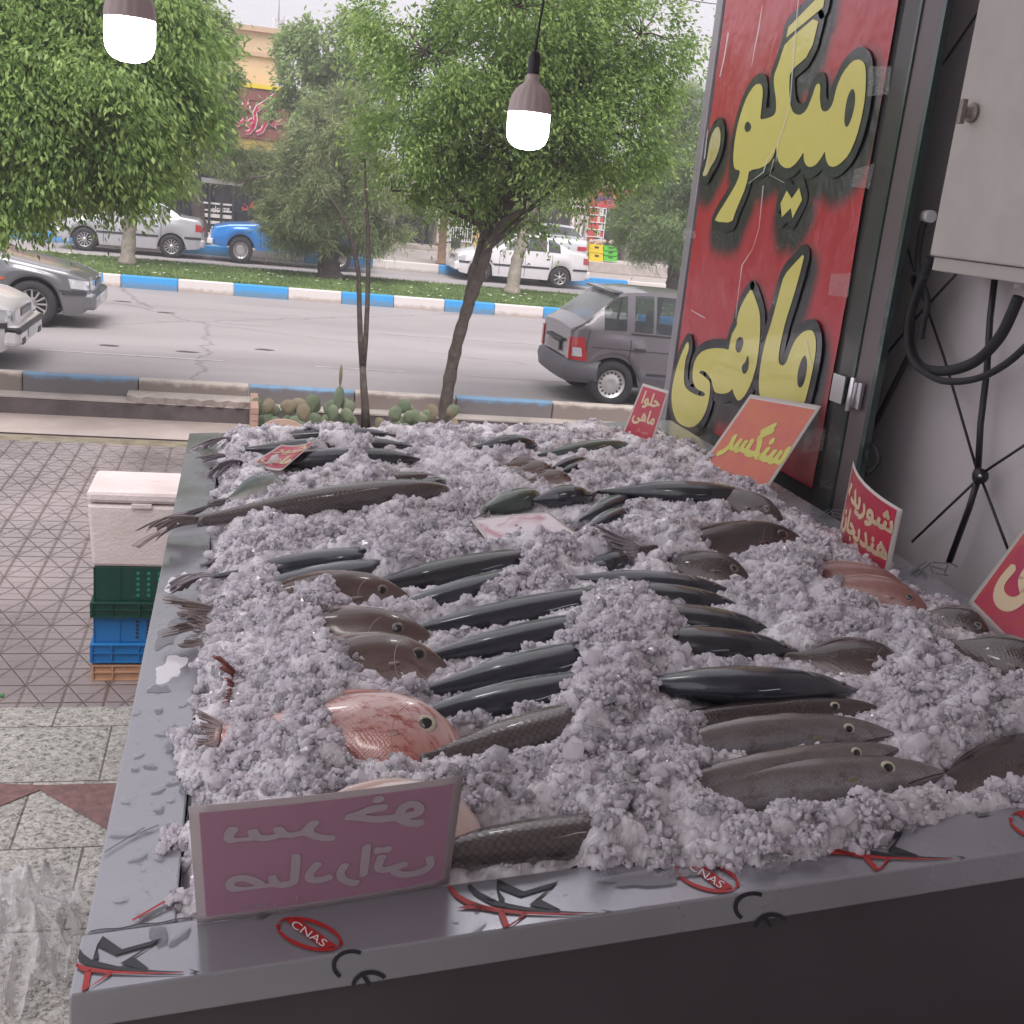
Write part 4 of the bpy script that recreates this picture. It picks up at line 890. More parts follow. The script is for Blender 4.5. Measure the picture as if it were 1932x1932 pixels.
# crystals and clots pushed out along the surface normal, so that steep faces are as rough as flat ones
dzx = np.gradient(Z, gx, axis=0); dzy = np.gradient(Z, gy, axis=1); nl = np.sqrt(1+dzx**2+dzy**2)
U_, V_ = WX+.35*(Z-RIM), YY+.03*(vnoise(XX, YY, .07, 2)-.5)+.40*(Z-RIM)
amp = .55+.9*vnoise(XX, YY, .12, 61)
disp = .021*bumps(U_, V_, .048, 12)*amp + .0078*bumps(U_, V_, .0175, 13) + .0042*bumps(U_, V_, .0090, 15) + .0012*np.random.default_rng(3).random(XX.shape) - .020
PX_ = XX - dzx/nl*disp; PY_ = YY - dzy/nl*disp; Z = Z + disp/nl
V = np.stack([PX_.ravel(), PY_.ravel(), Z.ravel()], 1)
ii, jj = np.meshgrid(np.arange(nx_-1), np.arange(ny_-1), indexing='ij'); a = (ii*ny_+jj).ravel()
drop_ = ((Z < RIM-.004) & ((XX < XLi) | (XX > XRi) | (YY < 1.557+.03*(XX+.07)) | (YY > YBi)))
keep = ~(drop_[:-1, :-1] | drop_[1:, 1:]).ravel()
# split each cell in two so that the crystals have flat facets
FQ = np.concatenate([np.stack([a, a+ny_, a+ny_+1], 1)[keep], np.stack([a, a+ny_+1, a+1], 1)[keep]])
# loose crystals, and clots of crystals heaped on the surface
r_ = np.random.default_rng(9); NC = 26000
ci = r_.integers(2, nx_-2, NC*2); cj = (r_.beta(1.0, 1.7, NC*2)*(ny_-4)+2).astype(int)
zz = Z[ci, cj]-RIM[ci, cj]; ok = (zz > .0) & (~drop_[ci, cj]); ci, cj = ci[ok][:NC], cj[ok][:NC]; NC = len(ci)
size = np.clip(r_.lognormal(math.log(.0034), .42, NC), .0018, .010); cen = np.stack([PX_[ci, cj], PY_[ci, cj], Z[ci, cj]+size*.15], 1)
NK = 2300; ki = r_.integers(6, nx_-6, NK*2); kj = (r_.beta(1.0, 1.5, NK*2)*(ny_-12)+6).astype(int)
clear = np.zeros(XX.shape, bool)                          # keep clots off the fish that show
for cover in VIS:
    for (fx, fy, fz, half, wide, v) in cover:
        if not v: continue
        i0, i1 = np.searchsorted(gx, [fx-.09, fx+.09]); j0, j1 = np.searchsorted(gy, [fy-.20, fy+.06])
        if i0 >= i1 or j0 >= j1: continue
        sx, sy = XX[i0:i1, j0:j1]-fx, YY[i0:i1, j0:j1]-fy; D_ = math.hypot(fx, fy); al = -(sx*fx+sy*fy)/D_; la = np.abs(sx*fy-sy*fx)/D_
        clear[i0:i1, j0:j1] |= (la < .030) & (al > -wide-.005) & (al < wide+.045)
ok = (~drop_[ki, kj]) & (~clear[ki, kj] | ((r_.random(len(ki)) < .16) & (YY[ki, kj] > 2.9))) & (Z[ki, kj] > RIM[ki, kj]-.02); ki, kj = ki[ok][:NK], kj[ok][:NK]; NK = len(ki)
kr = np.clip(r_.lognormal(math.log(.017), .38, NK), .009, .034); per = (13+26*(kr/.02)**2).astype(int).clip(10, 70); idx = np.repeat(np.arange(NK), per); n_ = len(idx)
d_ = r_.normal(size=(n_, 3)); d_ /= np.linalg.norm(d_, axis=1, keepdims=True); d_[:, 2] = np.abs(d_[:, 2])*.9-.12
cs = np.clip(r_.lognormal(math.log(.0044), .48, n_), .0018, .014)
cc_ = np.stack([PX_[ki, kj], PY_[ki, kj], Z[ki, kj]], 1)[idx] + d_*(kr[idx]*(.55+.45*r_.random(n_)))[:, None]
NB = 420; bi = r_.integers(6, nx_-6, NB*2); bj = (r_.beta(1.0, 1.6, NB*2)*(ny_-12)+6).astype(int); ok = ~drop_[bi, bj] & ~clear[bi, bj]; bi, bj = bi[ok][:NB], bj[ok][:NB]
bs = r_.uniform(.009, .021, len(bi)); bc = np.stack([PX_[bi, bj], PY_[bi, bj], Z[bi, bj]+bs*.6], 1)
size = np.concatenate([size, cs, bs]); cen = np.concatenate([cen, cc_, bc]); NC = len(size)
t = (1+5**.5)/2
ico = np.array([(-1, t, 0), (1, t, 0), (-1, -t, 0), (1, -t, 0), (0, -1, t), (0, 1, t), (0, -1, -t), (0, 1, -t), (t, 0, -1), (t, 0, 1), (-t, 0, -1), (-t, 0, 1)])/math.hypot(1, t)
icf = np.array([(0,11,5),(0,5,1),(0,1,7),(0,7,10),(0,10,11),(1,5,9),(5,11,4),(11,10,2),(10,7,6),(7,1,8),(3,9,4),(3,4,2),(3,2,6),(3,6,8),(3,8,9),(4,9,5),(2,4,11),(6,2,10),(8,6,7),(9,8,1)])
P3 = ico[None]*(1+r_.uniform(-.26, .24, (NC, 12, 1)))*size[:, None, None]*r_.uniform(.5, 1.5, (NC, 1, 3))
q = r_.normal(size=(NC, 4)); q /= np.linalg.norm(q, axis=1, keepdims=True); w, x, y, z = q.T
Rm = np.stack([np.stack([1-2*(y*y+z*z), 2*(x*y-z*w), 2*(x*z+y*w)], 1), np.stack([2*(x*y+z*w), 1-2*(x*x+z*z), 2*(y*z-x*w)], 1), np.stack([2*(x*z-y*w), 2*(y*z+x*w), 1-2*(x*x+y*y)], 1)], 1)
P3 = np.einsum('nij,nkj->nki', Rm, P3)
P3 += cen[:, None]
FC = (icf[None]+(np.arange(NC)*12)[:, None, None]).reshape(-1, 3)
def ice_mat():
    m, nt, p = newmat('crushed_ice'); N = nt.nodes; L = nt.links
    tc = N.new('ShaderNodeTexCoord'); n1 = N.new('ShaderNodeTexNoise'); n1.inputs['Scale'].default_value = 9; n1.inputs['Detail'].default_value = 6; L.new(tc.outputs['Object'], n1.inputs['Vector'])
    r = N.new('ShaderNodeValToRGB'); r.color_ramp.elements[0].position = .35; r.color_ramp.elements[1].position = .65
    r.color_ramp.elements[0].color = (.66, .62, .65, 1); r.color_ramp.elements[1].color = (.86, .83, .86, 1); L.new(n1.outputs['Fac'], r.inputs[0]); L.new(r.outputs[0], p.inputs['Base Color'])
    p.inputs['Roughness'].default_value = .08; p.inputs['IOR'].default_value = 1.33; p.inputs['Specular IOR Level'].default_value = .8
    p.inputs['Transmission Weight'].default_value = .0; p.inputs['Subsurface Weight'].default_value = 1.0; p.inputs['Subsurface Radius'].default_value = (1, 1, 1); p.inputs['Subsurface Scale'].default_value = .035
    n2 = N.new('ShaderNodeTexNoise'); n2.inputs['Scale'].default_value = 420; n2.inputs['Detail'].default_value = 2; L.new(tc.outputs['Object'], n2.inputs['Vector'])
    b = N.new('ShaderNodeBump'); b.inputs['Strength'].default_value = .6; b.inputs['Distance'].default_value = .002; L.new(n2.outputs['Fac'], b.inputs['Height']); L.new(b.outputs[0], p.inputs['Normal'])
    return m
VV = np.concatenate([V, P3.reshape(-1, 3)]); FF = np.concatenate([FQ, FC+len(V)])
def crystal_mat():
    m, nt, p = newmat('ice_crystals'); N = nt.nodes; L = nt.links
    p.inputs['Base Color'].default_value = (.86, .825, .86, 1); p.inputs['Roughness'].default_value = .06; p.inputs['Specular IOR Level'].default_value = 1.0
    t = N.new('ShaderNodeBsdfTranslucent'); t.inputs['Color'].default_value = (.94, .915, .95, 1)
    x = N.new('ShaderNodeMixShader'); x.inputs[0].default_value = .55; L.new(p.outputs[0], x.inputs[1]); L.new(t.outputs[0], x.inputs[2]); L.new(x.outputs[0], N['Material Output'].inputs['Surface'])
    return m
def clear_mat():
    m, nt, p = newmat('clear_ice'); p.inputs['Base Color'].default_value = (.93, .92, .95, 1); p.inputs['Roughness'].default_value = .12; p.inputs['IOR'].default_value = 1.31; p.inputs['Transmission Weight'].default_value = .85
    return m
ice_o = tag(np_mesh('crushed_ice', VV, FF, [ice_mat(), crystal_mat(), clear_mat()]), 'heaps of crushed ice filling the steel display tray', 'ice', None, 'stuff')
mi_ = np.zeros(len(FF), dtype=np.int32); mi_[len(FQ):] = 1; gl = np.random.default_rng(12).random(NC); mi_[len(FQ):][np.repeat((gl < .10) | ((size > .009) & (gl < .5)), 20)] = 2; ice_o.data.polygons.foreach_set('material_index', mi_)
# ================================================================== banner on the glass door
from mathutils.geometry import tessellate_polygon
c4 = lambda L_: [(1257.8+x*.34896, y*.34896) for x, y in L_]
c7 = lambda L_: [(905.6+x*.25, 452.8+y*.25) for x, y in L_]
c8 = lambda L_: [(1308.1+x*.3229, 503.1+y*.3229) for x, y in L_]
word_a = c4([(648,232),(838,68),(784,290),(672,388),(668,470),(672,560),(690,612),(725,625),(760,600),(790,530),(812,460),(830,450),(838,470),(834,520),(838,575),(850,605),(880,600),(905,560),(925,470),(960,390),(1010,330),(1050,320),(1078,345),(1084,400),(1080,520),(1060,640),(1030,750),(990,840),(940,890),(905,905),(880,895),(866,860),(862,815),(845,850),(815,890),(785,905),(762,898),(748,870),(746,820),(730,850),(700,890),(670,910),(640,908),(612,880),(600,840),(598,790),(585,840),(560,880),(520,908),(450,922),(445,960),(430,1020),(400,1090),(375,1150),(358,1205),(262,1198),(280,1160),(330,1080),(372,1010),(395,960),(403,922),(370,915),(364,860),(370,780),(385,690),(410,600),(440,520),(480,460),(508,452),(522,465),(526,500),(520,560),(515,610),(510,648),(550,640),(585,625),(597,600),(597,540),(585,460),(585,410),(612,340),(630,280)])
hole_a = [c4([(445,655),(462,675),(462,700),(440,718),(425,700),(430,668)]), c4([(1010,475),(1025,500),(1025,560),(1010,630),(990,680),(975,690),(966,660),(972,590),(985,520)])]
bar_a = c4([(663,148),(868,-60),(852,40),(652,205)])
dots_a = c4([(621,1100),(655,1030),(682,1075),(722,1015),(738,1080),(686,1180),(677,1125),(628,1175)])
comma = c4([(262,700),(285,680),(298,720),(292,800),(265,870),(240,905),(222,952),(195,952),(215,900),(228,830),(240,750)])
alef = [(1481,520),(1500,498),(1521,476)] + c8([(632,30),(590,180),(545,320),(515,450),(503,530),(508,570),(530,580),(550,560),(570,500),(600,430),(640,385),(680,370),(705,375),(722,420),(722,500),(700,620),(672,740),(655,800),(600,830),(520,832),(450,825),(405,790),(390,740),(388,660),(400,560),(425,440),(470,300),(508,150)])
hole_b = [c8([(660,510),(672,560),(668,620),(650,690),(630,712),(614,690),(615,620),(635,550)])]
heh = c8([(345,125),(370,190),(395,270),(397,370),(390,470),(375,580),(345,680),(310,750),(280,782),(262,782),(240,740),(234,712),(215,735),(175,745),(130,735)]) + \
      c7([(1765,1110),(1755,1060),(1725,1010),(1690,985),(1665,990),(1662,1005),(1690,1020),(1715,1045),(1740,1065),(1745,1120),(1735,1210),(1710,1300),(1670,1370),(1620,1412),(1565,1415),(1500,1380),(1465,1310),(1450,1210),(1455,1120),(1475,1020),(1500,930),(1530,850),(1560,785),(1575,768),(1583,780),(1582,830),(1560,890),(1548,980),(1545,1060),(1555,1110),(1590,1145),(1640,1170),(1690,1183),(1708,1165),(1690,1145),(1660,1135),(1630,1110),(1612,1060),(1610,1000),(1620,930),(1650,870),(1700,830),(1780,815),(1850,820),(1885,832),(1895,760),(1915,690)]) + \
      c8([(235,390),(265,330),(258,320),(275,250),(310,180)])
hole_c = [c8([(275,410),(295,415),(300,450),(280,500),(262,505),(250,470),(258,430)]), c8([(325,510),(332,560),(325,610),(300,632),(288,600),(292,575),(310,560)])]
BX = 2.12
def soft(L_, n=1):                       # round the traced corners a little
    for _ in range(n):
        Q = []
        for i in range(len(L_)):
            a, c = L_[i], L_[(i+1) % len(L_)]; Q += [(a[0]*.78+c[0]*.22, a[1]*.78+c[1]*.22), (a[0]*.22+c[0]*.78, a[1]*.22+c[1]*.78)]
        L_ = Q
    return L_
word_a, alef, heh, comma = soft(word_a), soft(alef), soft(heh), soft(comma, 2)
hole_a = [soft(h, 2) for h in hole_a]; hole_b = [soft(h, 2) for h in hole_b]; hole_c = [soft(h, 2) for h in hole_c]
def toYZ(L_): return [(GX(x, y, BX).y, GX(x, y, BX).z) for x, y in L_]
glyphs = [(toYZ(word_a), [toYZ(h) for h in hole_a]), (toYZ(bar_a), []), (toYZ(dots_a), []), (toYZ(alef), [toYZ(h) for h in hole_b]), (toYZ(heh), [toYZ(h) for h in hole_c])]
commaYZ = toYZ(comma)
by0, by1, bz0, bz1 = 3.725, 5.245, 1.74, 4.15
def fill(b, outer, holes, X, mi=0):
    polys = [[Vector((y, z, 0)) for y, z in outer]] + [[Vector((y, z, 0)) for y, z in h] for h in holes]
    tris = tessellate_polygon(polys); vs = [v for p in polys for v in p]
    b.add([(X, v.x, v.y) for v in vs], tris, mi)
banner = empty('banner', (BX, (by0+by1)/2, bz0), 0, 'tall red banner with yellow black-edged lettering wrapped in clear plastic on the glass door', 'banner')
# printed ground: red with the airbrushed black shade of the lettering
ny2, nz2 = 190, 300
gy2 = np.linspace(by0, by1, ny2); gz2 = np.linspace(bz0, bz1, nz2); YY2, ZZ2 = np.meshgrid(gy2, gz2, indexing='ij')
def sdist(Y, Z_, poly):
    d = np.full(Y.shape, 9.0); ins = np.zeros(Y.shape, bool); n = len(poly)
    for i in range(n):
        (ax, ay), (bx, by_) = poly[i], poly[(i+1) % n]; ex, ey = bx-ax, by_-ay
        t_ = np.clip(((Y-ax)*ex+(Z_-ay)*ey)/(ex*ex+ey*ey+1e-12), 0, 1)
        d = np.minimum(d, np.hypot(Y-ax-t_*ex, Z_-ay-t_*ey))
        if abs(by_-ay) > 1e-9: ins ^= ((ay > Z_) != (by_ > Z_)) & (Y < (bx-ax)*(Z_-ay)/(by_-ay)+ax)
    return np.where(ins, 0, d)
sh = np.full(YY2.shape, 9.0)
for g, _h in glyphs + [(commaYZ, [])]: sh = np.minimum(sh, sdist(YY2+.03, ZZ2+.055, g))
k = np.clip((sh-.045)/.085, 0, 1); k = k*k*(3-2*k)
red = np.stack([.44*k+.012*(1-k), .012*k+.012*(1-k), .028*k+.016*(1-k), np.ones_like(k)], -1)
wr = (vnoise(YY2, ZZ2, .35, 41)-.5)*.012 + (vnoise(YY2+.4*ZZ2, ZZ2*.45, .09, 42)-.5)*.006 + (vnoise(YY2-.2*ZZ2, ZZ2, .03, 43)-.5)*.002
V = np.stack([BX+.004+wr.ravel()*.5, YY2.ravel(), ZZ2.ravel()], 1)
ii, jj = np.meshgrid(np.arange(ny2-1), np.arange(nz2-1), indexing='ij'); a = (ii*nz2+jj).ravel()
m, nt, p = newmat('banner_print'); at = nt.nodes.new('ShaderNodeAttribute'); at.attribute_name = 'ink'
nt.links.new(at.outputs['Color'], p.inputs['Base Color']); p.inputs['Roughness'].default_value = .35; p.inputs['Coat Weight'].default_value = .7; p.inputs['Coat Roughness'].default_value = .12
tcn = nt.nodes.new('ShaderNodeTexCoord'); mpn = nt.nodes.new('ShaderNodeMapping'); mpn.inputs['Scale'].default_value = (1, 1, .55); mpn.inputs['Rotation'].default_value = (math.radians(12), 0, 0)
nz_ = nt.nodes.new('ShaderNodeTexNoise'); nz_.inputs['Scale'].default_value = 4.5; nz_.inputs['Detail'].default_value = 6; nz_.inputs['Distortion'].default_value = 1.4
bp = nt.nodes.new('ShaderNodeBump'); bp.inputs['Strength'].default_value = .55; bp.inputs['Distance'].default_value = .03
nt.links.new(tcn.outputs['Object'], mpn.inputs[0]); nt.links.new(mpn.outputs[0], nz_.inputs['Vector']); nt.links.new(nz_.outputs['Fac'], bp.inputs['Height']); nt.links.new(bp.outputs[0], p.inputs['Coat Normal']); p.inputs['Coat Roughness'].default_value = .16
o = np_mesh('banner_sheet', V, np.stack([a, a+nz2, a+nz2+1, a+1], 1), m, None, True, [('ink', 'POINT', 'FLOAT_COLOR', red.reshape(-1, 4))]); rel(o, banner)
def ink(name, c):
    mm = mat(name, c, .35, coat=.7, bump=.35, bscale=12); return mm
M['ink_yellow'] = ink('ink_yellow', (.70, .64, .17)); M['ink_black'] = ink('ink_black', (.02, .022, .028))
b = MB(); w = .042
for g, hs_ in glyphs + [(commaYZ, [])]:
    for i in range(len(g)):                                   # black edge round each letter
        (ay, az), (cy_, cz_) = g[i], g[(i+1) % len(g)]; e = Vector((cy_-ay, cz_-az)); e = e/(e.length+1e-9); nn_ = Vector((-e.y, e.x))*w
        X = BX-.0025-.00001*(i % 7)
        b.quad([(X, ay+nn_.x, az+nn_.y), (X, cy_+nn_.x, cz_+nn_.y), (X, cy_-nn_.x, cz_-nn_.y), (X, ay-nn_.x, az-nn_.y)])
        b.quad([(X-.00008, ay+w*math.cos(q*math.pi/6), az+w*math.sin(q*math.pi/6)) for q in range(12)])
rel(b.build('lettering_edge', M['ink_black'], fix=False), banner)
b = MB()
for g, hs_ in glyphs: fill(b, g, hs_, BX-.0045)
rel(b.build('lettering', M['ink_yellow'], fix=False), banner)
b = MB(); fill(b, commaYZ, [], BX-.0045); rel(b.build('lettering', mat('ink_pale', (.62, .62, .42), .3, coat=.7, c2=(.5, .42, .1), nscale=14), fix=False), banner)
for g, hs_ in glyphs:
    for h in hs_: b = MB(); fill(b, h, [], BX-.0052); rel(b.build('lettering_edge', M['ink_black'], fix=False), banner)
# sticky tape, and shine painted as pale strips along the wrap's creases
m, nt, p = newmat('clear_tape'); p.inputs['Base Color'].default_value = (.8, .8, .8, 1); p.inputs['Roughness'].default_value = .12; p.inputs['Coat Weight'].default_value = 1
nb_ = nt.nodes.new('ShaderNodeTexNoise'); nb_.inputs['Scale'].default_value = 45; nb_.inputs['Detail'].default_value = 4
rm = nt.nodes.new('ShaderNodeMapRange'); rm.inputs['From Min'].default_value = .45; rm.inputs['From Max'].default_value = .75; rm.inputs['To Min'].default_value = .06; rm.inputs['To Max'].default_value = .6
t_ = nt.nodes.new('ShaderNodeBsdfTransparent'); x_ = nt.nodes.new('ShaderNodeMixShader')
nt.links.new(nb_.outputs['Fac'], rm.inputs['Value']); nt.links.new(rm.outputs[0], x_.inputs[0]); nt.links.new(t_.outputs[0], x_.inputs[1]); nt.links.new(p.outputs[0], x_.inputs[2]); nt.links.new(x_.outputs[0], nt.nodes['Material Output'].inputs['Surface'])
M['tape'] = m
for pts in (((1640, 125), (1682, 125), (1676, 178), (1636, 182)), ((1612, 320), (1650, 308), (1640, 356), (1606, 352)), ((1568, 517), (1606, 515), (1600, 562), (1562, 556)), ((1520, 812), (1558, 808), (1552, 850), (1512, 856)), ((1290, 430), (1312, 436), (1314, 448), (1290, 452))):
    b = MB(); b.quad([GX(x, y, BX-.0075) for x, y in pts]); rel(b.build('tape', M['tape']), banner)
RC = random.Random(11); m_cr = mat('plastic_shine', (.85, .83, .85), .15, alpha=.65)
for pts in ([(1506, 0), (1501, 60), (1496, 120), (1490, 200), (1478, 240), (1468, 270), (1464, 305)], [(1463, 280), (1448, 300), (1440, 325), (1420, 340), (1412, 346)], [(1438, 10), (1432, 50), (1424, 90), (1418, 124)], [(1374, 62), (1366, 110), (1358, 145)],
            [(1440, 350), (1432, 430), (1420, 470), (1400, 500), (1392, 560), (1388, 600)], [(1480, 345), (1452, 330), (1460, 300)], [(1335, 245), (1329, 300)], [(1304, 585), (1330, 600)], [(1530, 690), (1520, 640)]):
    b = MB(); ribbon(b, pts, [.6+1.8*RC.random() for _ in pts], lambda x, y: GX(x, y, BX-.0085)); rel(b.build('crease_shine', m_cr), banner)

# glass door leaf behind the banner, hinge, frame posts
M['glass_edge'] = mat('glass_edge', (.035, .055, .055), .15, coat=.5)
M['pane'] = glass_mat('door_pane', (.10, .095, .095), .25, .12)
M['pane_dark'] = glass_mat('side_pane', (.16, .13, .135), .15, .2)
M['alu'] = mat('aluminium', (.40, .38, .41), .35, metal=.5, noise=.15)
door = empty('glass_door', (BX+.02, 3.6, .66), 0, 'glass shop door folded open, carrying the tall red banner', 'door')
b = MB(); b.box((BX+.018, 3.60, .68), (BX+.028, 5.27, 4.20)); rel(b.build('pane', M['pane']), door)
b = MB(); b.box((BX+.012, 3.585, .68), (BX+.034, 3.599, 4.20)); rel(b.build('glass_edge', M['glass_edge']), door)
b = MB(); b.box((BX-.004, 5.272, .68), (BX+.036, 5.345, 4.20)); rel(b.build('door_frame', M['alu'], bevel=.004), door)
b = MB(); b.box((BX+.02, 5.35, 2.45), (BX+.05, 5.40, 4.20)); rel(b.build('edge_strip', mat('brown_strip', (.16, .10, .09), .6)), door)
b = MB()
hz0, hz1 = GX(1600, 768, BX).z, GX(1600, 712, BX).z
b.box((BX-.006, 3.615, hz0), (BX+.010, 3.70, hz1)); b.box((BX-.004, 3.50, hz0+.004), (BX+.010, 3.58, hz1-.004))
b.tube([(BX-.012, 3.545, hz0-.01), (BX-.012, 3.545, hz1+.01)], .012, 12)
rel(b.build('hinge', M['chrome'], bevel=.002), door)
side = empty('side_light', (BX+.02, 3.5, .66), 0, 'fixed dark glass panel between the hinge and the plaster wall', 'window')
b = MB(); b.box((BX+.018, 3.456, .68), (BX+.026, 3.583, 4.20)); rel(b.build('pane', M['pane_dark']), side)
b = MB(); b.box((BX+.005, 3.43, .68), (BX+.03, 3.455, 4.20)); rel(b.build('glass_edge', M['glass_edge']), side)

# ================================================================== wall side: folding frame, cables, electrical box
WX_ = 2.31
frame = empty('folding_frame', (WX_, 2.9, .66), 0, 'black folding display frame with crossed rods and hubs against the plaster wall', 'frame')
M['rod'] = mat('black_rod', (.018, .016, .020), .4)
def rod(name, pts, r, parent, X=WX_):
    b = MB(); b.tube([GX(x, y, X) for x, y in pts], r, 8); return rel(b.build(name, M['rod']), parent)
for pts in ([(1858, 5), (1666, 285)], [(1659, 300), (1728, 520), (1781, 674), (1844, 890)], [(1815, 505), (1730, 598), (1640, 708), (1600, 748)], [(1844, 905), (1721, 1022)], [(1850, 895), (1945, 832)], [(1852, 905), (1905, 1045)],
            [(1562, 800), (1600, 900)]):
    rod('rod', pts, .0045, frame)
for pts in ([(1878, 515), (1868, 600), (1862, 700), (1850, 800), (1845, 890)], [(1845, 905), (1828, 960), (1790, 1062)], [(1728, 529), (1716, 668), (1660, 780), (1606, 880), (1600, 905)]):
    rod('pole', pts, .0105, frame)
for x, y in ((1847, 898), (1728, 528)):
    b = MB(); c = GX(x, y, WX_-.012); b.lathe([(.0001, -.02), (.022, -.02), (.026, -.008), (.026, .008), (.014, .014), (.0001, .014)], 10, 0, (0, 0, 0), 'y')
    b.v = [(c.x-v[1], c.y+v[0], c.z+v[2]) for v in b.v]; h = rel(b.build('hub', M['rod']), frame)
b = MB(); c = GX(1849, 898, WX_-.04); b.lathe([(.0001, -.004), (.006, -.004), (.006, .004), (.0001, .004)], 8, 0, (0, 0, 0), 'y'); b.v = [(c.x-v[1], c.y+v[0], c.z+v[2]) for v in b.v]; rel(b.build('screw', M['chrome']), frame)
box = empty('electrical_box', (2.28, 2.6, 2.6), 0, 'beige metal electrical box with a key knob, cables hanging below', 'box')
BXF = 2.16
tl, bl_, br_, tr_ = GX(1856, -30, BXF), GX(1753, 482, BXF), GX(1960, 520, BXF), GX(2000, -30, BXF)
yA, yB = bl_.y, 2.42; zb, zt = bl_.z, 3.75
b = MB(); b.box((BXF, yB, zb), (WX_+.055, yA, zt)); rel(b.build('box_body', mat('beige_enamel', (.47, .435, .41), .5, noise=.12, nscale=5, bump=.08, bscale=20), bevel=.006), box)
b = MB(); b.box((BXF+.012, yB-.002, zb-.045), (WX_+.05, yA-.01, zb-.002)); rel(b.build('box_base', mat('beige_base', (.42, .385, .365), .5), bevel=.004), box)
c = GX(1835, 213, BXF-.005)
b = MB(); b.lathe([(.0001, 0), (.030, 0), (.030, .008), (.016, .010), (.016, .028), (.0001, .028)], 16, 0, (0, 0, 0), 'y'); b.box((-.010, .028, -.036), (.010, .045, .036))
b.v = [(c.x-v[1], c.y+v[0], c.z+v[2]) for v in b.v]; rel(b.build('knob', mat('old_knob', (.30, .25, .22), .35, metal=.4, noise=.4, nscale=30), bevel=.002), box)
cab = empty('power_cables', (2.2, 2.9, 2.2), 0, 'thick black power cables looping out of the beige electrical box', 'cable')
def cable(pts, r, X=BXF+.05):
    P_ = [GX(x, y, X) for x, y in pts]; Q = []
    for i in range(len(P_)-1):                                # Catmull-Rom through the points
        p0, p1, p2, p3 = P_[max(i-1, 0)], P_[i], P_[i+1], P_[min(i+2, len(P_)-1)]
        for s in range(6):
            t = s/6; Q.append(.5*((2*p1)+(-p0+p2)*t+(2*p0-5*p1+4*p2-p3)*t*t+(-p0+3*p1-3*p2+p3)*t**3))
    Q.append(P_[-1]); b = MB(); b.tube(Q, r, 10); return rel(b.build('cable', M['rubber']), cab)
cable([(1747, 412), (1738, 440), (1732, 490), (1738, 530), (1750, 570), (1742, 610), (1738, 640)], .011)
cable([(1755, 486), (1735, 540), (1716, 600), (1716, 650), (1735, 690), (1770, 700), (1810, 695), (1850, 675), (1890, 630), (1922, 560)], .017)
cable([(1745, 520), (1722, 570), (1712, 630), (1722, 680), (1760, 712), (1800, 720), (1850, 712), (1900, 685), (1945, 645)], .011, BXF+.02)
b = MB(); c = GX(1748, 408, BXF+.05); b.tube([c+Vector((0, .01, 0)), c-Vector((0, .03, 0))], .02, 12); rel(b.build('cable_gland', M['white_metal']), cab)
b = MB(); c = GX(1926, 545, BXF+.05); b.tube([c, c+Vector((0, 0, .05))], .021, 12); rel(b.build('cable_gland', mat('grey_gland', (.4, .38, .38), .5)), cab)
coil = empty('cable_coil', (2.2, 3.2, 1.8), 0, 'loose coil of thin black cable behind the two-line red card', 'cable')
cab = coil
cable([(1540, 920), (1560, 900), (1592, 885), (1615, 890), (1640, 892), (1658, 870), (1652, 845), (1630, 835), (1605, 840), (1592, 870), (1600, 905), (1612, 915)], .007, 2.16)
cable([(1535, 925), (1565, 912), (1588, 896), (1590, 880), (1604, 876), (1600, 900), (1580, 925)], .005, 2.15)
cable([(1560, 935), (1590, 915), (1600, 895), (1575, 880), (1568, 900), (1590, 925), (1604, 915)], .005, 2.17)

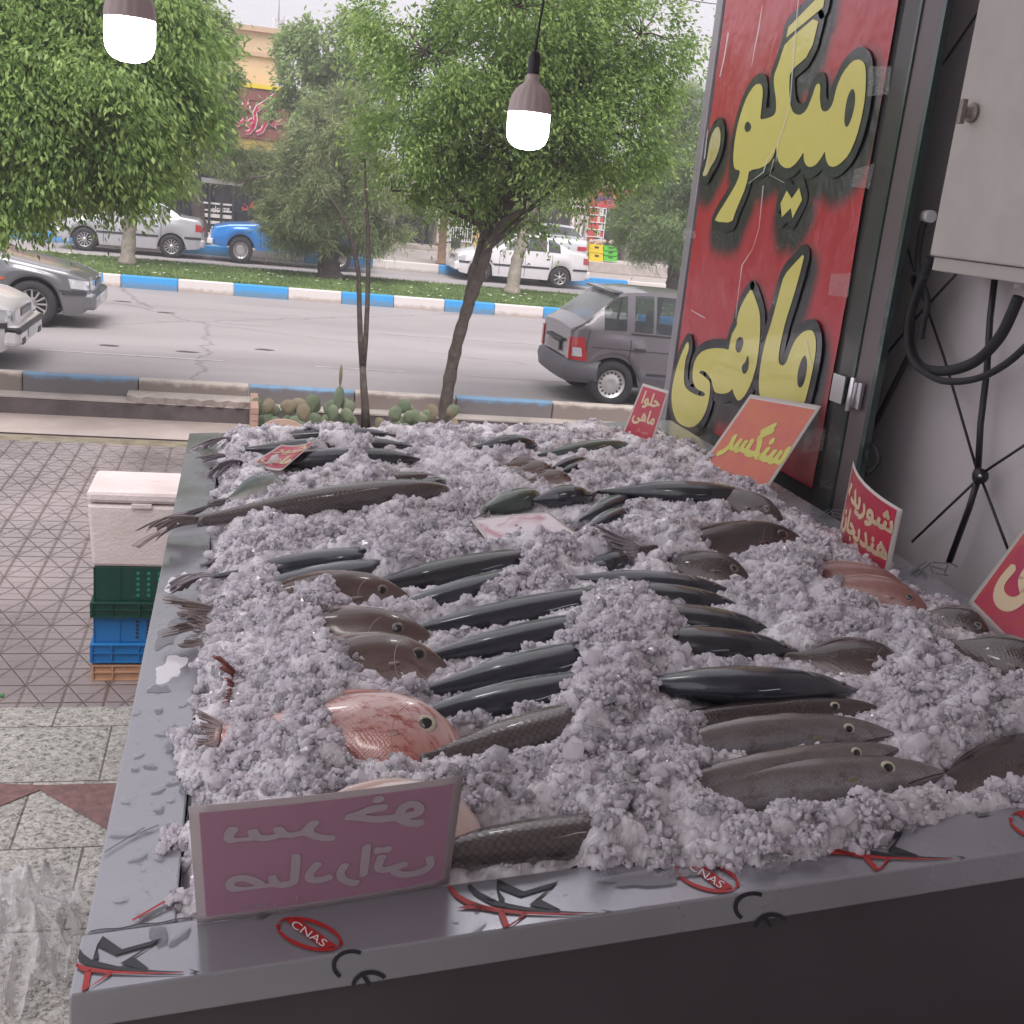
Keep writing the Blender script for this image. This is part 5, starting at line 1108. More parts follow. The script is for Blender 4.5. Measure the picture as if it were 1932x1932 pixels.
# ================================================================== price cards
M['card_red'] = mat('card_red', (.50, .035, .07), .3, noise=.2, nscale=5, coat=.4)
M['card_edge'] = mat('card_edge', (.55, .50, .47), .4)
M['card_orange'] = mat('card_orange', (.50, .07, .06), .3, c2=(.55, .13, .03), nscale=9, coat=.4)
M['card_magenta'] = mat('card_magenta', (.42, .03, .12), .3, c2=(.5, .08, .05), nscale=7, coat=.4)
M['card_back'] = mat('card_back', (.30, .10, .19), .4, noise=.15, nscale=3)
M['card_back_ink'] = mat('card_back_ink', (.40, .33, .37), .4)
M['card_ink'] = mat('card_ink', (.66, .52, .34), .4); M['card_green'] = mat('card_green', (.58, .56, .12), .4)
M['card_dark'] = mat('card_dark', (.12, .10, .03), .4)
def card(name, corners, label, face, texts, margin=(.05, .05), curve=0.0, flip=False, edge=None, ink_=None, flat=None):
    """corners TL, TR, BR, BL as 3D points; texts: (string, rect, ink)"""
    TL, TR, BR, BL = [Vector(c) for c in corners]; nrm = (TR-TL).cross(BL-TL).normalized()
    if nrm.dot(CAM-TL) < 0: nrm = -nrm
    def mp(u, v, d=0.0):
        p = (BL*(1-u)+BR*u)*(1-v)+(TL*(1-u)+TR*u)*v
        return p + nrm*(d + curve*4*u*(1-u))
    root = empty(name, tuple((BL+BR)/2), 0, label, 'sign', 'price cards stuck in the ice'); n = 14
    def sheet_(nm, u0, v0, u1, v1, d, m, thick=0):
        b = MB(); vs = []; 
        for i in range(n+1):
            for j in range(n+1): vs.append(mp(u0+(u1-u0)*i/n, v0+(v1-v0)*j/n, d))
        fs = [(i*(n+1)+j, (i+1)*(n+1)+j, (i+1)*(n+1)+j+1, i*(n+1)+j+1) for i in range(n) for j in range(n)]
        b.add(vs, fs, 0, True); o = b.build(nm, m)
        if thick: md = o.modifiers.new('t', 'SOLIDIFY'); md.thickness = thick; md.offset = 0
        return rel(o, root)
    sheet_('card', 0, 0, 1, 1, 0, edge or M['card_edge'], .0014)
    mu_, mv = margin; sheet_('print', mu_, mv, 1-mu_, 1-mv, .0012, face)
    for (s, rect, m_, bold) in texts:
        b = MB(); add_text(b, s, rect, lambda u, v: mp(u, v, .0024), True, bold, flip)
        rel(b.build('lettering', m_, fix=False), root)
    return root, mp
def upright(px, lean=0.0, dz=0.0):
    """TL, TR, BR, BL picture points; the foot stands on the display, the sheet rises from it"""
    BL, BR = GT(*px[3], dz), GT(*px[2], dz); e = (BR-BL).normalized(); up = Vector((0, 0, 1)) - e*e.z; up.normalize()
    out = e.cross(up); d = (up*math.cos(lean)+out*math.sin(lean)); n = e.cross(d)
    return [on(*px[0], n, BL), on(*px[1], n, BL), BR, BL]
card('price_card', upright([(1213, 723), (1262, 738), (1231, 838), (1174, 818)], -.15, .01), 'narrow red card with two yellow words leaning at the far wall-side corner', M['card_red'],
     [('حلوا', (.22, .58, .84, .88), M['card_ink'], .045), ('ماهی', (.14, .26, .86, .56), M['card_ink'], .045), ('بدون خار', (.40, .12, .78, .20), M['card_ink'], .0)], (.06, .05))
card('price_card', upright([(1416, 744), (1550, 766), (1439, 937), (1318, 884)], -.55, .02), 'orange-stained red card with one long greenish word below the banner', M['card_orange'],
     [('سنگسر', (.12, .22, .97, .72), M['card_green'], .05)], (.04, .05))
r1, mp1 = card('price_card', upright([(1610, 870), (1703, 962), (1674, 1100), (1581, 1018)], .1, .02), 'curled two-line red card standing by the wall-side rim', M['card_red'],
     [('شوریده', (.12, .56, .95, .88), M['card_ink'], .05), ('هندیجان', (.08, .20, .95, .55), M['card_ink'], .05), ('خار', (.55, .09, .75, .17), M['card_ink'], .0)], (.05, .04), curve=.03)
card('price_card', upright([(1940, 985), (2080, 1045), (1970, 1290), (1825, 1138)], -.35, .03), 'magenta card with pale yellow lettering cut by the picture edge', M['card_magenta'],
     [('یدی', (.16, .22, .9, .80), M['card_ink'], .06)], (.05, .06))
c_ = [GT(531, 839, .13), GT(600, 829, .14), GT(532, 887, .09), GT(478, 872, .105)]
card('price_card', c_, 'small red card lying tilted on the far street-side ice', M['card_red'],
     [('شیر', (.1, .55, .9, .88), M['card_ink'], .045), ('ماهی', (.1, .12, .9, .5), M['card_ink'], .045)], (.05, .06), curve=-.012)
c_ = [GT(889, 981, .095), GT(1035, 966, .105), GT(1118, 1028, .07), GT(945, 1056, .055)]
m, nt, p = newmat('washed_print'); n1 = nt.nodes.new('ShaderNodeTexNoise'); n1.inputs['Scale'].default_value = 9; n1.inputs['Detail'].default_value = 7; n1.inputs['Distortion'].default_value = 1.2
tcn = nt.nodes.new('ShaderNodeTexCoord'); nt.links.new(tcn.outputs['Object'], n1.inputs['Vector'])
r = nt.nodes.new('ShaderNodeValToRGB'); r.color_ramp.elements[0].position = .50; r.color_ramp.elements[0].color = (.74, .64, .68, 1); r.color_ramp.elements[1].position = .66; r.color_ramp.elements[1].color = (.48, .20, .24, 1)
nt.links.new(n1.outputs['Fac'], r.inputs[0]); nt.links.new(r.outputs[0], p.inputs['Base Color']); p.inputs['Roughness'].default_value = .15; p.inputs['Coat Weight'].default_value = .6
r2, mp2 = card('price_card', c_, 'washed-out pink and white card lying flat in the middle of the ice', m, [], (.04, .05), curve=.004)
b = MB()
for (u, v) in ((.44, .70), (.46, .62), (.47, .45), (.49, .42), (.485, .50)): b.quad([mp2(u+.012*math.cos(a), v+.022*math.sin(a), .003) for a in (0, 1.2, 2.6, 3.7, 5)])
rel(b.build('ink_spot', M['print_black']), r2)
FC_ = [(355, 1522), (874, 1464), (846, 1668), (372, 1742)]
BLc, BRc = GT(*FC_[3], .004), GT(*FC_[2], .004); e = (BRc-BLc).normalized(); n_ = e.cross(Vector((0, -.06, 1)).normalized())
c_ = [on(*FC_[0], n_, BLc), on(*FC_[1], n_, BLc), BRc, BLc]
m, nt, p = newmat('card_back_print'); p.inputs['Base Color'].default_value = (.60, .36, .48, 1); p.inputs['Roughness'].default_value = .4
tr = nt.nodes.new('ShaderNodeBsdfTranslucent'); tr.inputs['Color'].default_value = (.72, .40, .55, 1); x_ = nt.nodes.new('ShaderNodeMixShader'); x_.inputs[0].default_value = .5
nt.links.new(p.outputs[0], x_.inputs[1]); nt.links.new(tr.outputs[0], x_.inputs[2]); nt.links.new(x_.outputs[0], nt.nodes['Material Output'].inputs['Surface'])
# the wide card is seen from behind, so its words read mirrored
card('price_card', c_, 'wide purple card seen from behind with mirrored words, at the near street corner', m,
     [('سر', (.12, .60, .52, .80), M['card_back_ink'], .05), ('خو', (.56, .62, .86, .92), M['card_back_ink'], .05), ('صادراتی', (.12, .16, .92, .50), M['card_back_ink'], .05), ('بدون خار', (.16, .07, .42, .14), M['card_back_ink'], .0)], (.035, .055), curve=.006, flip=True, edge=mat('card_back_edge', (.42, .36, .37), .4))

# ================================================================== lamps
def led_lamp(px, py, dist, dia_px, label, neck=True):
    c = CAM + ray(px, py)*dist; s = dia_px/FL*dist      # globe diameter
    R_ = s/2; root = empty('hanging_lamp', tuple(c), 0, label, 'lamp', 'bare lamps hanging over the counter')
    g = MB(); h = s*.98
    prof = [(.0001, -h*.62), (R_*.35, -h*.605), (R_*.62, -h*.56), (R_*.84, -h*.47), (R_*.95, -h*.36), (R_*1.0, -h*.22), (R_*1.0, h*.22)]
    g.lathe(prof, 32); o = g.build('globe', mat('lamp_glow', (.9, .9, .9), .4, em=((1, 1, 1), 12))); o.parent = root
    b = MB(); rid = lambda j, k: 1+ (.035 if k % 3 == 0 else -.02) if 1 < j < 8 else 1
    b.lathe([(R_*.99, h*.22), (R_*1.02, h*.24), (R_*1.0, h*.30), (R_*.97, h*.42), (R_*.90, h*.58), (R_*.76, h*.72), (R_*.56, h*.82), (R_*.38, h*.90), (R_*.29, h*1.0), (R_*.27, h*1.12), (.0001, h*1.12)], 48, 0, (0, 0, 0), 'z', rid)
    o = b.build('heat_sink', mat('lamp_housing', (.46, .37, .36), .5)); o.parent = root
    b = MB(); b.lathe([(R_*.28, h*1.10), (R_*.29, h*1.45), (R_*.22, h*1.58), (R_*.06, h*1.64), (.0001, h*1.65)], 20); o = b.build('socket', M['black_plastic']); o.parent = root
    b = MB(); zt = 5.60-c.z
    b.tube([(0, 0, h*1.6), (.004, .003, h*2.2), (.010, 0, h*2.9), (.006, .002, h*4), (.01, 0, zt)], .0032, 6); o = b.build('cord', M['black_plastic']); o.parent = root
led_lamp(997, 232, 2.75, 80, 'lit lamp bulb hanging in front of the tree with the slanting trunk')
led_lamp(245, 58, 2.35, 93, 'lit lamp bulb cut by the picture top, in front of the broad leafy crown')
# plastic bag slumped on the granite
def bag():
    n = 80; V = []
    u = np.linspace(-1, 1, n); U, W_ = np.meshgrid(u, u, indexing='ij'); r = np.hypot(U, W_)
    c = GZ(40, 1800, .655)
    X = c.x + U*.16 + .05*(vnoise(U, W_, .3, 51)-.5); Y = c.y + W_*.25 + .06*(vnoise(U, W_, .35, 52)-.5)
    ridge = 1-np.abs(2*vnoise(U, W_, .28, 53)-1); ridge2 = 1-np.abs(2*vnoise(U+W_, W_, .13, 54)-1)
    Zb = .66 + np.maximum(0, 1-r**2)*.09 + ridge**3*.10 + ridge2**2*.03
    V = np.stack([X.ravel(), Y.ravel(), Zb.ravel()], 1); ii, jj = np.meshgrid(np.arange(n-1), np.arange(n-1), indexing='ij'); a = (ii*n+jj).ravel()
    rr = r[:-1, :-1].ravel(); lim = 1.0+.22*(vnoise(np.arctan2(W_, U), r*0, .5, 55)[:-1, :-1].ravel()-.5)
    F_ = np.stack([a, a+n, a+n+1, a+1], 1)[rr < lim]
    m, nt, p = newmat('clear_bag'); p.inputs['Base Color'].default_value = (.85, .83, .85, 1); p.inputs['Roughness'].default_value = .2; p.inputs['Coat Weight'].default_value = .6
    t_ = nt.nodes.new('ShaderNodeBsdfTransparent'); x_ = nt.nodes.new('ShaderNodeMixShader'); lw = nt.nodes.new('ShaderNodeLayerWeight'); lw.inputs['Blend'].default_value = .35
    mr = nt.nodes.new('ShaderNodeMapRange'); mr.inputs['To Min'].default_value = .13; mr.inputs['To Max'].default_value = .8
    nt.links.new(lw.outputs['Facing'], mr.inputs['Value']); nt.links.new(mr.outputs[0], x_.inputs[0]); nt.links.new(t_.outputs[0], x_.inputs[1]); nt.links.new(p.outputs[0], x_.inputs[2]); nt.links.new(x_.outputs[0], nt.nodes['Material Output'].inputs['Surface'])
    tag(np_mesh('plastic_bag', V, F_, m, None, True), 'crumpled clear plastic bag slumped on the granite floor', 'bag')
bag()
b = MB(); c = GZ(-4, 1318, .66); b.tube([c+Vector((-.3, 0, .01)), c+Vector((-.02, 0, .012)), c+Vector((.022, .0, .012))], [.012, .012, .008], 10)
tag(b.build('hose_end', mat('green_hose', (.06, .30, .10), .4, c2=(.25, .5, .25), nscale=60)), 'end of a green striped hose at the granite floor edge', 'hose')

# ================================================================== foam box on its stack of crates
def crate(name, x0, y0, z0, w, d, h, m, label, holes, rim=.5, par=None):
    """open plastic crate upside down or upright with a stepped collar, ribs and punched dots"""
    root = empty(name, (x0+w/2, y0+d/2, z0), 0, label, 'crate', 'crates under the white foam box')
    b = MB(); t = .012
    b.box((x0+t, y0+t, z0+h*rim), (x0+w-t, y0+d-t, z0+h)); rel(b.build('crate_body', m, bevel=.006), root)
    b = MB(); b.box((x0-.008, y0-.008, z0), (x0+w+.008, y0+d+.008, z0+h*rim)); rel(b.build('crate_collar', m, bevel=.004), root)
    b = MB()
    for fx in (.0, .22, .52, .80, 1.0): b.box((x0+fx*(w-.008), y0-.018, z0+.01), (x0+fx*(w-.008)+.008, y0-.0085, z0+h*rim-.004))
    for fz in (.02, .5, .92): b.box((x0-.006, y0-.016, z0+fz*h*rim), (x0+w+.006, y0-.0086, z0+fz*h*rim+.007))
    for fx in (.02, .3): b.box((x0+fx*w, y0+t-.005, z0+h*rim), (x0+fx*w+.006, y0+t-.0005, z0+h*.98))
    rel(b.build('rib', m), root)
    b = MB()
    for i in range(holes[0]):
        for j in range(holes[1]):
            cx, cz = x0+w*(.50+.115*i), z0+h*(rim+.10+(.85-rim)*(j+.3)/holes[1]); r_ = .009
            b = MB(); b.quad([(cx+r_*math.cos(a), y0+t-.0006, cz+r_*math.sin(a)) for a in [k*math.pi/6 for k in range(12)]]); rel(b.build('vent_hole', holes[2]), root)
    return root
CX0 = GZ(172, 1285, 0).x; CY0 = 5.80
zg = lambda y: CAM.z + (ray(200, y)*((CY0-CAM.y)/ray(200, y).y)).z
zo, zb_, zgr, zf = 0, zg(1250), zg(1165), zg(1070)
crate('crate', CX0+.005, CY0, 0, .46, .36, zb_, mat('orange_plastic', (.48, .27, .17), .5, noise=.2), 'worn orange crate at the bottom of the stack', (3, 1, M['black_plastic']), .9)
crate('crate', CX0, CY0, zb_+.002, .46, .36, zgr-zb_-.002, mat('blue_plastic', (.015, .16, .42), .4, noise=.15), 'blue crate between the green one and the orange one', (4, 5, mat('hole_blue', (.02, .03, .06), .6)), .42)
crate('crate', CX0+.002, CY0, zgr+.002, .46, .36, zf-zgr-.002, mat('green_plastic', (.008, .055, .04), .4, noise=.2), 'dark green crate right under the white foam box', (3, 5, mat('hole_green', (.02, .22, .13), .4)), .30)
fb = empty('foam_box', (CX0+.24, CY0+.2, zf), 0, 'lidded white polystyrene fish box on top of the crate stack', 'box')
ztop = zg(925)
m_f = mat('polystyrene', (.74, .66, .65), .75, c2=(.62, .52, .50), nscale=3.5, bump=.35, bscale=60)
def taper(x0, x1, y0, y1, z0, z1, k): return [(x0+k, y0+k, z0), (x1-k, y0+k, z0), (x1-k, y1-k, z0), (x0+k, y1-k, z0), (x0, y0, z1), (x1, y0, z1), (x1, y1, z1), (x0, y1, z1)]
bxf = [(0, 3, 2, 1), (4, 5, 6, 7), (0, 1, 5, 4), (1, 2, 6, 5), (2, 3, 7, 6), (3, 0, 4, 7)]
zl = ztop-.065
b = MB(); b.add(taper(CX0-.015, CX0+.495, CY0-.015, CY0+.40, zf, zl-.006, .02), bxf); rel(b.build('box_body', m_f, bevel=.018), fb)
b = MB(); b.add(taper(CX0-.018, CX0+.500, CY0-.02, CY0+.405, zl, ztop, .0), bxf); rel(b.build('lid', m_f, bevel=.020), fb)
b = MB(); b.box((CX0+.20, CY0-.024, zl-.022), (CX0+.30, CY0-.0165, zl+.004)); rel(b.build('lid_lip', m_f, bevel=.003), fb)
b = MB(); b.box((CX0+.27, CY0+.20, ztop-.001), (CX0+.37, CY0+.28, ztop+.0015)); rel(b.build('embossing', m_f), fb)
# ================================================================== trees
def leaf_mat(name, a, b2, c3, trans=.35):
    m, nt, p = newmat(name); N = nt.nodes; L = nt.links
    at = N.new('ShaderNodeAttribute'); at.attribute_name = 'tint'
    r = N.new('ShaderNodeValToRGB'); e = r.color_ramp.elements; e[0].position = 0; e[0].color = col4(a); e[1].position = 1; e[1].color = col4(c3); k = e.new(.5); k.color = col4(b2)
    L.new(at.outputs['Fac'], r.inputs[0]); L.new(r.outputs[0], p.inputs['Base Color']); p.inputs['Roughness'].default_value = .45
    t = N.new('ShaderNodeBsdfTranslucent'); L.new(r.outputs[0], t.inputs['Color'])
    x = N.new('ShaderNodeMixShader'); x.inputs[0].default_value = trans; L.new(p.outputs[0], x.inputs[1]); L.new(t.outputs[0], x.inputs[2]); L.new(x.outputs[0], N['Material Output'].inputs['Surface'])
    return m
LM = {'fresh': leaf_mat('leaf_fresh', (.11, .20, .055), (.24, .37, .10), (.43, .55, .18), .5), 'light': leaf_mat('leaf_light', (.17, .26, .08), (.29, .40, .14), (.44, .52, .23), .45),
      'olive': leaf_mat('needle_olive', (.14, .19, .08), (.25, .31, .14), (.40, .43, .21), .25), 'pine': leaf_mat('needle_pine', (.15, .23, .10), (.27, .37, .16), (.42, .50, .25), .25)}
def leaves(name, blobs, Y0, depth, n_clumps, per, size, m, parent, kind='leaf', droop=.35, seed=1, shell=.55, spread=.28):
    """blobs: (px, py, radius px) lobes of the crown at distance Y0; leaves sit in sprays on twigs through the outer part of every lobe"""
    r = np.random.default_rng(seed); C_, R_ = [], []
    for (px, py, rp) in blobs:
        c = GY(px, py, Y0); k = ((c-CAM).dot(fw))/FL; C_.append((c.x, c.y + r.uniform(-1, 1)*depth*.3, c.z)); R_.append(rp*k)
    C_, R_ = np.array(C_), np.array(R_); w = R_**2; w /= w.sum()
    ns_ = max(30, n_clumps//26); sb_ = r.choice(len(R_), ns_, p=w); sd_ = r.normal(size=(ns_, 3)); sd_ /= np.linalg.norm(sd_, axis=1, keepdims=True)   # boughs first, sprays on the boughs
    pick = r.integers(0, ns_, n_clumps); b_ = sb_[pick]; d = sd_[pick] + r.normal(0, .20, (n_clumps, 3)); d /= np.linalg.norm(d, axis=1, keepdims=True)
    rad = R_[b_]*(shell + (1.06-shell)*r.random(n_clumps)**.6)
    cc = C_[b_] + d*rad[:, None]*np.array([1, depth/ max(R_.max(), .1) if depth < R_.max() else 1, 1])
    # a spray hangs outwards and down from its twig
    ax = d*np.array([1, 1, .5]) + r.normal(0, .35, (n_clumps, 3)) + np.array([0, 0, -droop]); ax /= np.linalg.norm(ax, axis=1, keepdims=True)
    n = n_clumps*per; A = np.repeat(ax, per, 0); Cn = np.repeat(cc, per, 0); sp = spread*np.repeat(r.uniform(.7, 1.3, n_clumps), per)
    t = r.random(n); off = r.normal(0, .30, (n, 3))*sp[:, None]
    pos = Cn + A*(t*sp)[:, None] + off*(.35+.65*t)[:, None]
    dirn = A + r.normal(0, .55, (n, 3)) + np.array([0, 0, -droop]); dirn /= np.linalg.norm(dirn, axis=1, keepdims=True)
    up = r.normal(size=(n, 3)) + np.array([0, 0, 1.2]); sd = np.cross(dirn, up); sd /= np.linalg.norm(sd, axis=1, keepdims=True); nm = np.cross(sd, dirn)
    s = size*r.uniform(.65, 1.25, n)[:, None]
    tint = np.clip(.45 + .22*np.repeat(r.normal(0, 1, n_clumps), per)+r.normal(0, .14, n)+.25*(t-.5), 0, 1)
    if kind == 'leaf':
        V = np.stack([pos, pos+dirn*s*.42+sd*s*.23-nm*s*.06, pos+dirn*s*1.1, pos+dirn*s*.42-sd*s*.23-nm*s*.06], 1).reshape(-1, 3)
        i = np.arange(n)*4; F_ = np.stack([np.stack([i, i+1, i+2], 1), np.stack([i, i+2, i+3], 1)], 1).reshape(-1, 3); tt = np.repeat(tint, 4)
    else:
        V = np.stack([pos-sd*s*.05, pos+sd*s*.05, pos+dirn*s], 1).reshape(-1, 3); i = np.arange(n)*3; F_ = np.stack([i, i+1, i+2], 1); tt = np.repeat(tint, 3)
    return np_mesh(name, V, F_, m, parent, False, [('tint', 'POINT', 'FLOAT', tt)]), C_, R_, cc
def limb(b, p0, p1, r0, r1, rnd, n=6, wob=.12):
    p0, p1 = Vector(p0), Vector(p1); L_ = (p1-p0).length; pts = []; rr = []
    for i in range(n+1):
        t = i/n; q = p0.lerp(p1, t); q += Vector((rnd.uniform(-1, 1), rnd.uniform(-1, 1), rnd.uniform(-.5, 1)))*wob*L_*t*(1-t)*2; pts.append(q); rr.append(r0+(r1-r0)*t)
    b.tube(pts, rr, 7); return pts
def tree(name, label, trunk, Y0, r_base, r_top, blobs, depth, clumps, per, size, leafm, barkm=None, kind='leaf', seed=1, group=None, droop=.35, shell=.55, spread=.28, fork=None, limbs=40, zbase=None, twigs=160):
    """trunk: picture points from the foot up, at distance Y0"""
    rnd = random.Random(seed); base = GY(*trunk[0], Y0)
    if zbase is not None: base.z = zbase
    root = empty(name, tuple(base), 0, label, 'tree', group); barkm = barkm or M['bark']
    b = MB(); pts = [GY(x, y, Y0) for x, y in trunk]; pts[0] = base
    P_ = []
    for i in range(len(pts)-1):
        p0, p1, p2, p3 = pts[max(i-1, 0)], pts[i], pts[i+1], pts[min(i+2, len(pts)-1)]
        for s in range(5):
            t = s/5; P_.append(.5*((2*p1)+(-p0+p2)*t+(2*p0-5*p1+4*p2-p3)*t*t+(-p0+3*p1-3*p2+p3)*t**3))
    P_.append(pts[-1]); n = len(P_); rad = [(r_base+(r_top-r_base)*i/(n-1))*(1+.10*math.sin(i*2.3)) + (r_base*.35*max(0, 1-i/2.5)) for i in range(n)]
    b.tube(P_, rad, 12)
    if fork:
        for f in fork: b.tube([GY(x, y, Y0+f[2] if len(f) > 2 else Y0) for x, y in f[0]], f[1], 10)
    o, C_, R_, cc = leaves('crown', blobs, Y0, depth, clumps, per, size, leafm, None, kind, droop, seed, shell, spread)
    rel(o, root); top = P_[-1]
    order = rng.permutation(len(C_)); ends = []
    for i in range(len(C_)):
        st = P_[max(n//2, n-1-rnd.randrange(0, max(1, n//3)))]; e = Vector(C_[i]); pp = limb(b, st, e, r_top*.75, r_top*.22, rnd); ends.append(pp)
    for k in range(twigs):
        q = Vector(cc[rnd.randrange(len(cc))]); best = min((p for pp in ends for p in pp[2:]), key=lambda p: (p-q).length); limb(b, best, q, r_top*.20, r_top*.05, rnd, 3, .2)
    rel(b.build('trunk', barkm, fix=False), root)
    return root
# the two plane-like street trees between the pavement and the road
tree('street_tree', 'leafy tree with a dark slanting forked trunk behind the ice', [(835, 806), (846, 730), (862, 650), (884, 575), (905, 520), (925, 455), (948, 405), (968, 350)], 12.35, .076, .052,
     [(810, 110, 135), (790, 250, 105), (860, 330, 85), (965, 330, 90), (1060, 290, 95), (1150, 240, 95), (1190, 150, 95), (1190, 70, 90), (1100, 40, 120), (960, 20, 130), (900, 180, 130), (1040, 160, 130), (760, 50, 90), (740, 360, 48), (1120, 340, 55), (830, 390, 40), (1010, 385, 48)],
     1.5, 6400, 15, .056, LM['fresh'], fork=[([(884, 575), (893, 530), (905, 480), (918, 430), (925, 390)], [.07, .065, .06, .055, .05], .12), ([(925, 455), (890, 400), (850, 350), (800, 300)], [.05, .04, .035, .02], 0), ([(940, 420), (985, 330), (1020, 240), (1050, 180)], [.06, .05, .04, .025], .1)], seed=3, zbase=.0, shell=.45, twigs=260, group='trees along the street')
tree('street_tree', 'big broad-leaved crown filling the upper corner behind the lamp', [(-150, 830), (-140, 700), (-110, 560), (-60, 430), (-10, 320)], 11.6, .13, .08,
     [(40, 60, 150), (180, 30, 140), (290, 80, 110), (60, 220, 140), (190, 200, 120), (290, 190, 90), (110, 315, 82), (20, 335, 75), (205, 305, 68), (280, 285, 50), (-40, 150, 130)],
     1.5, 6600, 16, .064, LM['fresh'], seed=5, zbase=0.0, shell=.45, twigs=200, group='trees along the street', droop=.7)
# young two-stemmed tree in the cactus bed
sap = empty('sapling', tuple(GY(690, 800, 12.15)), 0, 'bare two-stemmed sapling rising out of the cactus bed', 'tree')
b = MB(); g = lambda L_: [GY(x, y, 12.15) for x, y in L_]
b.tube(g([(690, 806), (689, 770), (686, 730), (684, 690)]), [.055, .045, .04, .035], 9)
b.tube(g([(684, 700), (680, 640), (678, 580), (677, 520), (668, 470), (652, 420), (625, 375), (610, 355)]), [.032, .03, .027, .025, .022, .02, .014, .008], 8)
b.tube(g([(685, 700), (690, 640), (693, 580), (695, 500), (694, 430), (690, 360), (688, 300)]), [.03, .028, .026, .024, .02, .015, .008], 8)
rel(b.build('trunk', M['bark'], fix=False), sap)
# median: pale trunk tree, conifer, palm-like juniper, second pale trunk
tree('street_tree', 'rounded tree with a pale upright trunk on the lawn beside the silver sedan', [(240, 491), (244, 440), (247, 400), (250, 355), (258, 300)], 25.8, .15, .11,
     [(300, 120, 100), (370, 180, 62), (340, 70, 90), (395, 110, 45), (375, 250, 45), (320, 290, 48), (250, 300, 50), (200, 320, 45), (345, 325, 28)], 2.0, 2600, 12, .13, LM['light'], M['pale_bark'], seed=8, zbase=.43, twigs=60, group='trees on the median')
tree('street_tree', 'pale leaning trunk on the lawn in front of the white sedan', [(966, 546), (974, 500), (984, 460), (990, 415), (998, 370)], 26.1, .16, .11,
     [(1000, 330, 60), (1060, 350, 45), (950, 350, 40), (1090, 300, 50)], 1.2, 500, 14, .13, LM['light'], M['pale_bark'], seed=9, zbase=.43, twigs=30, group='trees on the median')
tree('conifer', 'olive conifer with ragged top and rounded skirt on the median lawn', [(622, 520), (620, 490), (618, 450), (610, 380), (600, 300), (600, 230)], 26.4, .28, .07,
     [(565, 400, 62), (640, 400, 72), (700, 405, 52), (545, 420, 40), (600, 425, 50), (540, 390, 42), (695, 370, 50), (600, 350, 75), (530, 335, 52), (480, 315, 36), (450, 345, 28), (550, 295, 36), (620, 270, 58), (668, 310, 52), (650, 225, 38), (600, 230, 26), (725, 425, 32), (690, 435, 40)],
     1.8, 5600, 24, .15, LM['olive'], kind='needle', seed=12, zbase=.43, droop=.1, spread=.30, twigs=150, group='trees on the median')
tree('conifer', 'dense green conifer behind the red banner edge', [(1268, 575), (1270, 540), (1272, 500), (1276, 400)], 27.2, .24, .1,
     [(1240, 425, 60), (1290, 410, 70), (1215, 375, 42), (1250, 320, 62), (1310, 310, 65), (1285, 235, 50), (1320, 210, 45), (1205, 435, 34), (1260, 465, 30), (1300, 460, 40), (1340, 400, 60), (1275, 195, 22), (1350, 260, 60)],
     1.8, 5200, 24, .15, LM['pine'], kind='needle', seed=14, zbase=.43, droop=.1, spread=.30, twigs=80, group='trees on the median')
# trees beyond the service lane
tree('street_tree', 'pale green airy tree showing sky through its limbs, behind the olive conifer', [(612, 470), (612, 380), (610, 280), (606, 220), (612, 190)], 35.5, .17, .11,
     [(600, 130, 75), (640, 90, 65), (560, 180, 50), (680, 150, 65), (540, 200, 30), (700, 220, 50), (720, 120, 50), (590, 80, 45), (650, 200, 35), (660, 280, 40)], 2.2, 2400, 11, .15, LM['light'], seed=16, zbase=.47, twigs=160, group='trees beyond the service lane')
tree('street_tree', 'dark bare trunk between the silver sedan and the pickup truck', [(381, 470), (378, 430), (372, 380), (368, 330), (366, 300)], 34.0, .20, .14,
     [(360, 270, 40), (330, 250, 40), (390, 260, 30)], 1.5, 300, 12, .15, LM['light'], seed=17, zbase=.47, twigs=20, group='trees beyond the service lane')
tree('street_tree', 'short orange-brown trunk by the bicycle', [(832, 503), (834, 470), (836, 440), (838, 405)], 33.9, .13, .11,
     [(840, 380, 35), (860, 360, 30)], 1.0, 220, 12, .15, LM['light'], mat('orange_bark', (.36, .22, .15), .85, noise=.4, nscale=9, bump=.5), seed=18, zbase=.47, twigs=10, group='trees beyond the service lane')
tree('street_tree', 'dark trunk just behind the pale leaning trunk', [(1000, 480), (1003, 450), (1006, 420), (1010, 390)], 38.0, .17, .13,
     [(1010, 370, 35), (1040, 360, 30)], 1.0, 220, 12, .15, LM['light'], seed=19, zbase=.47, twigs=10, group='trees beyond the service lane')

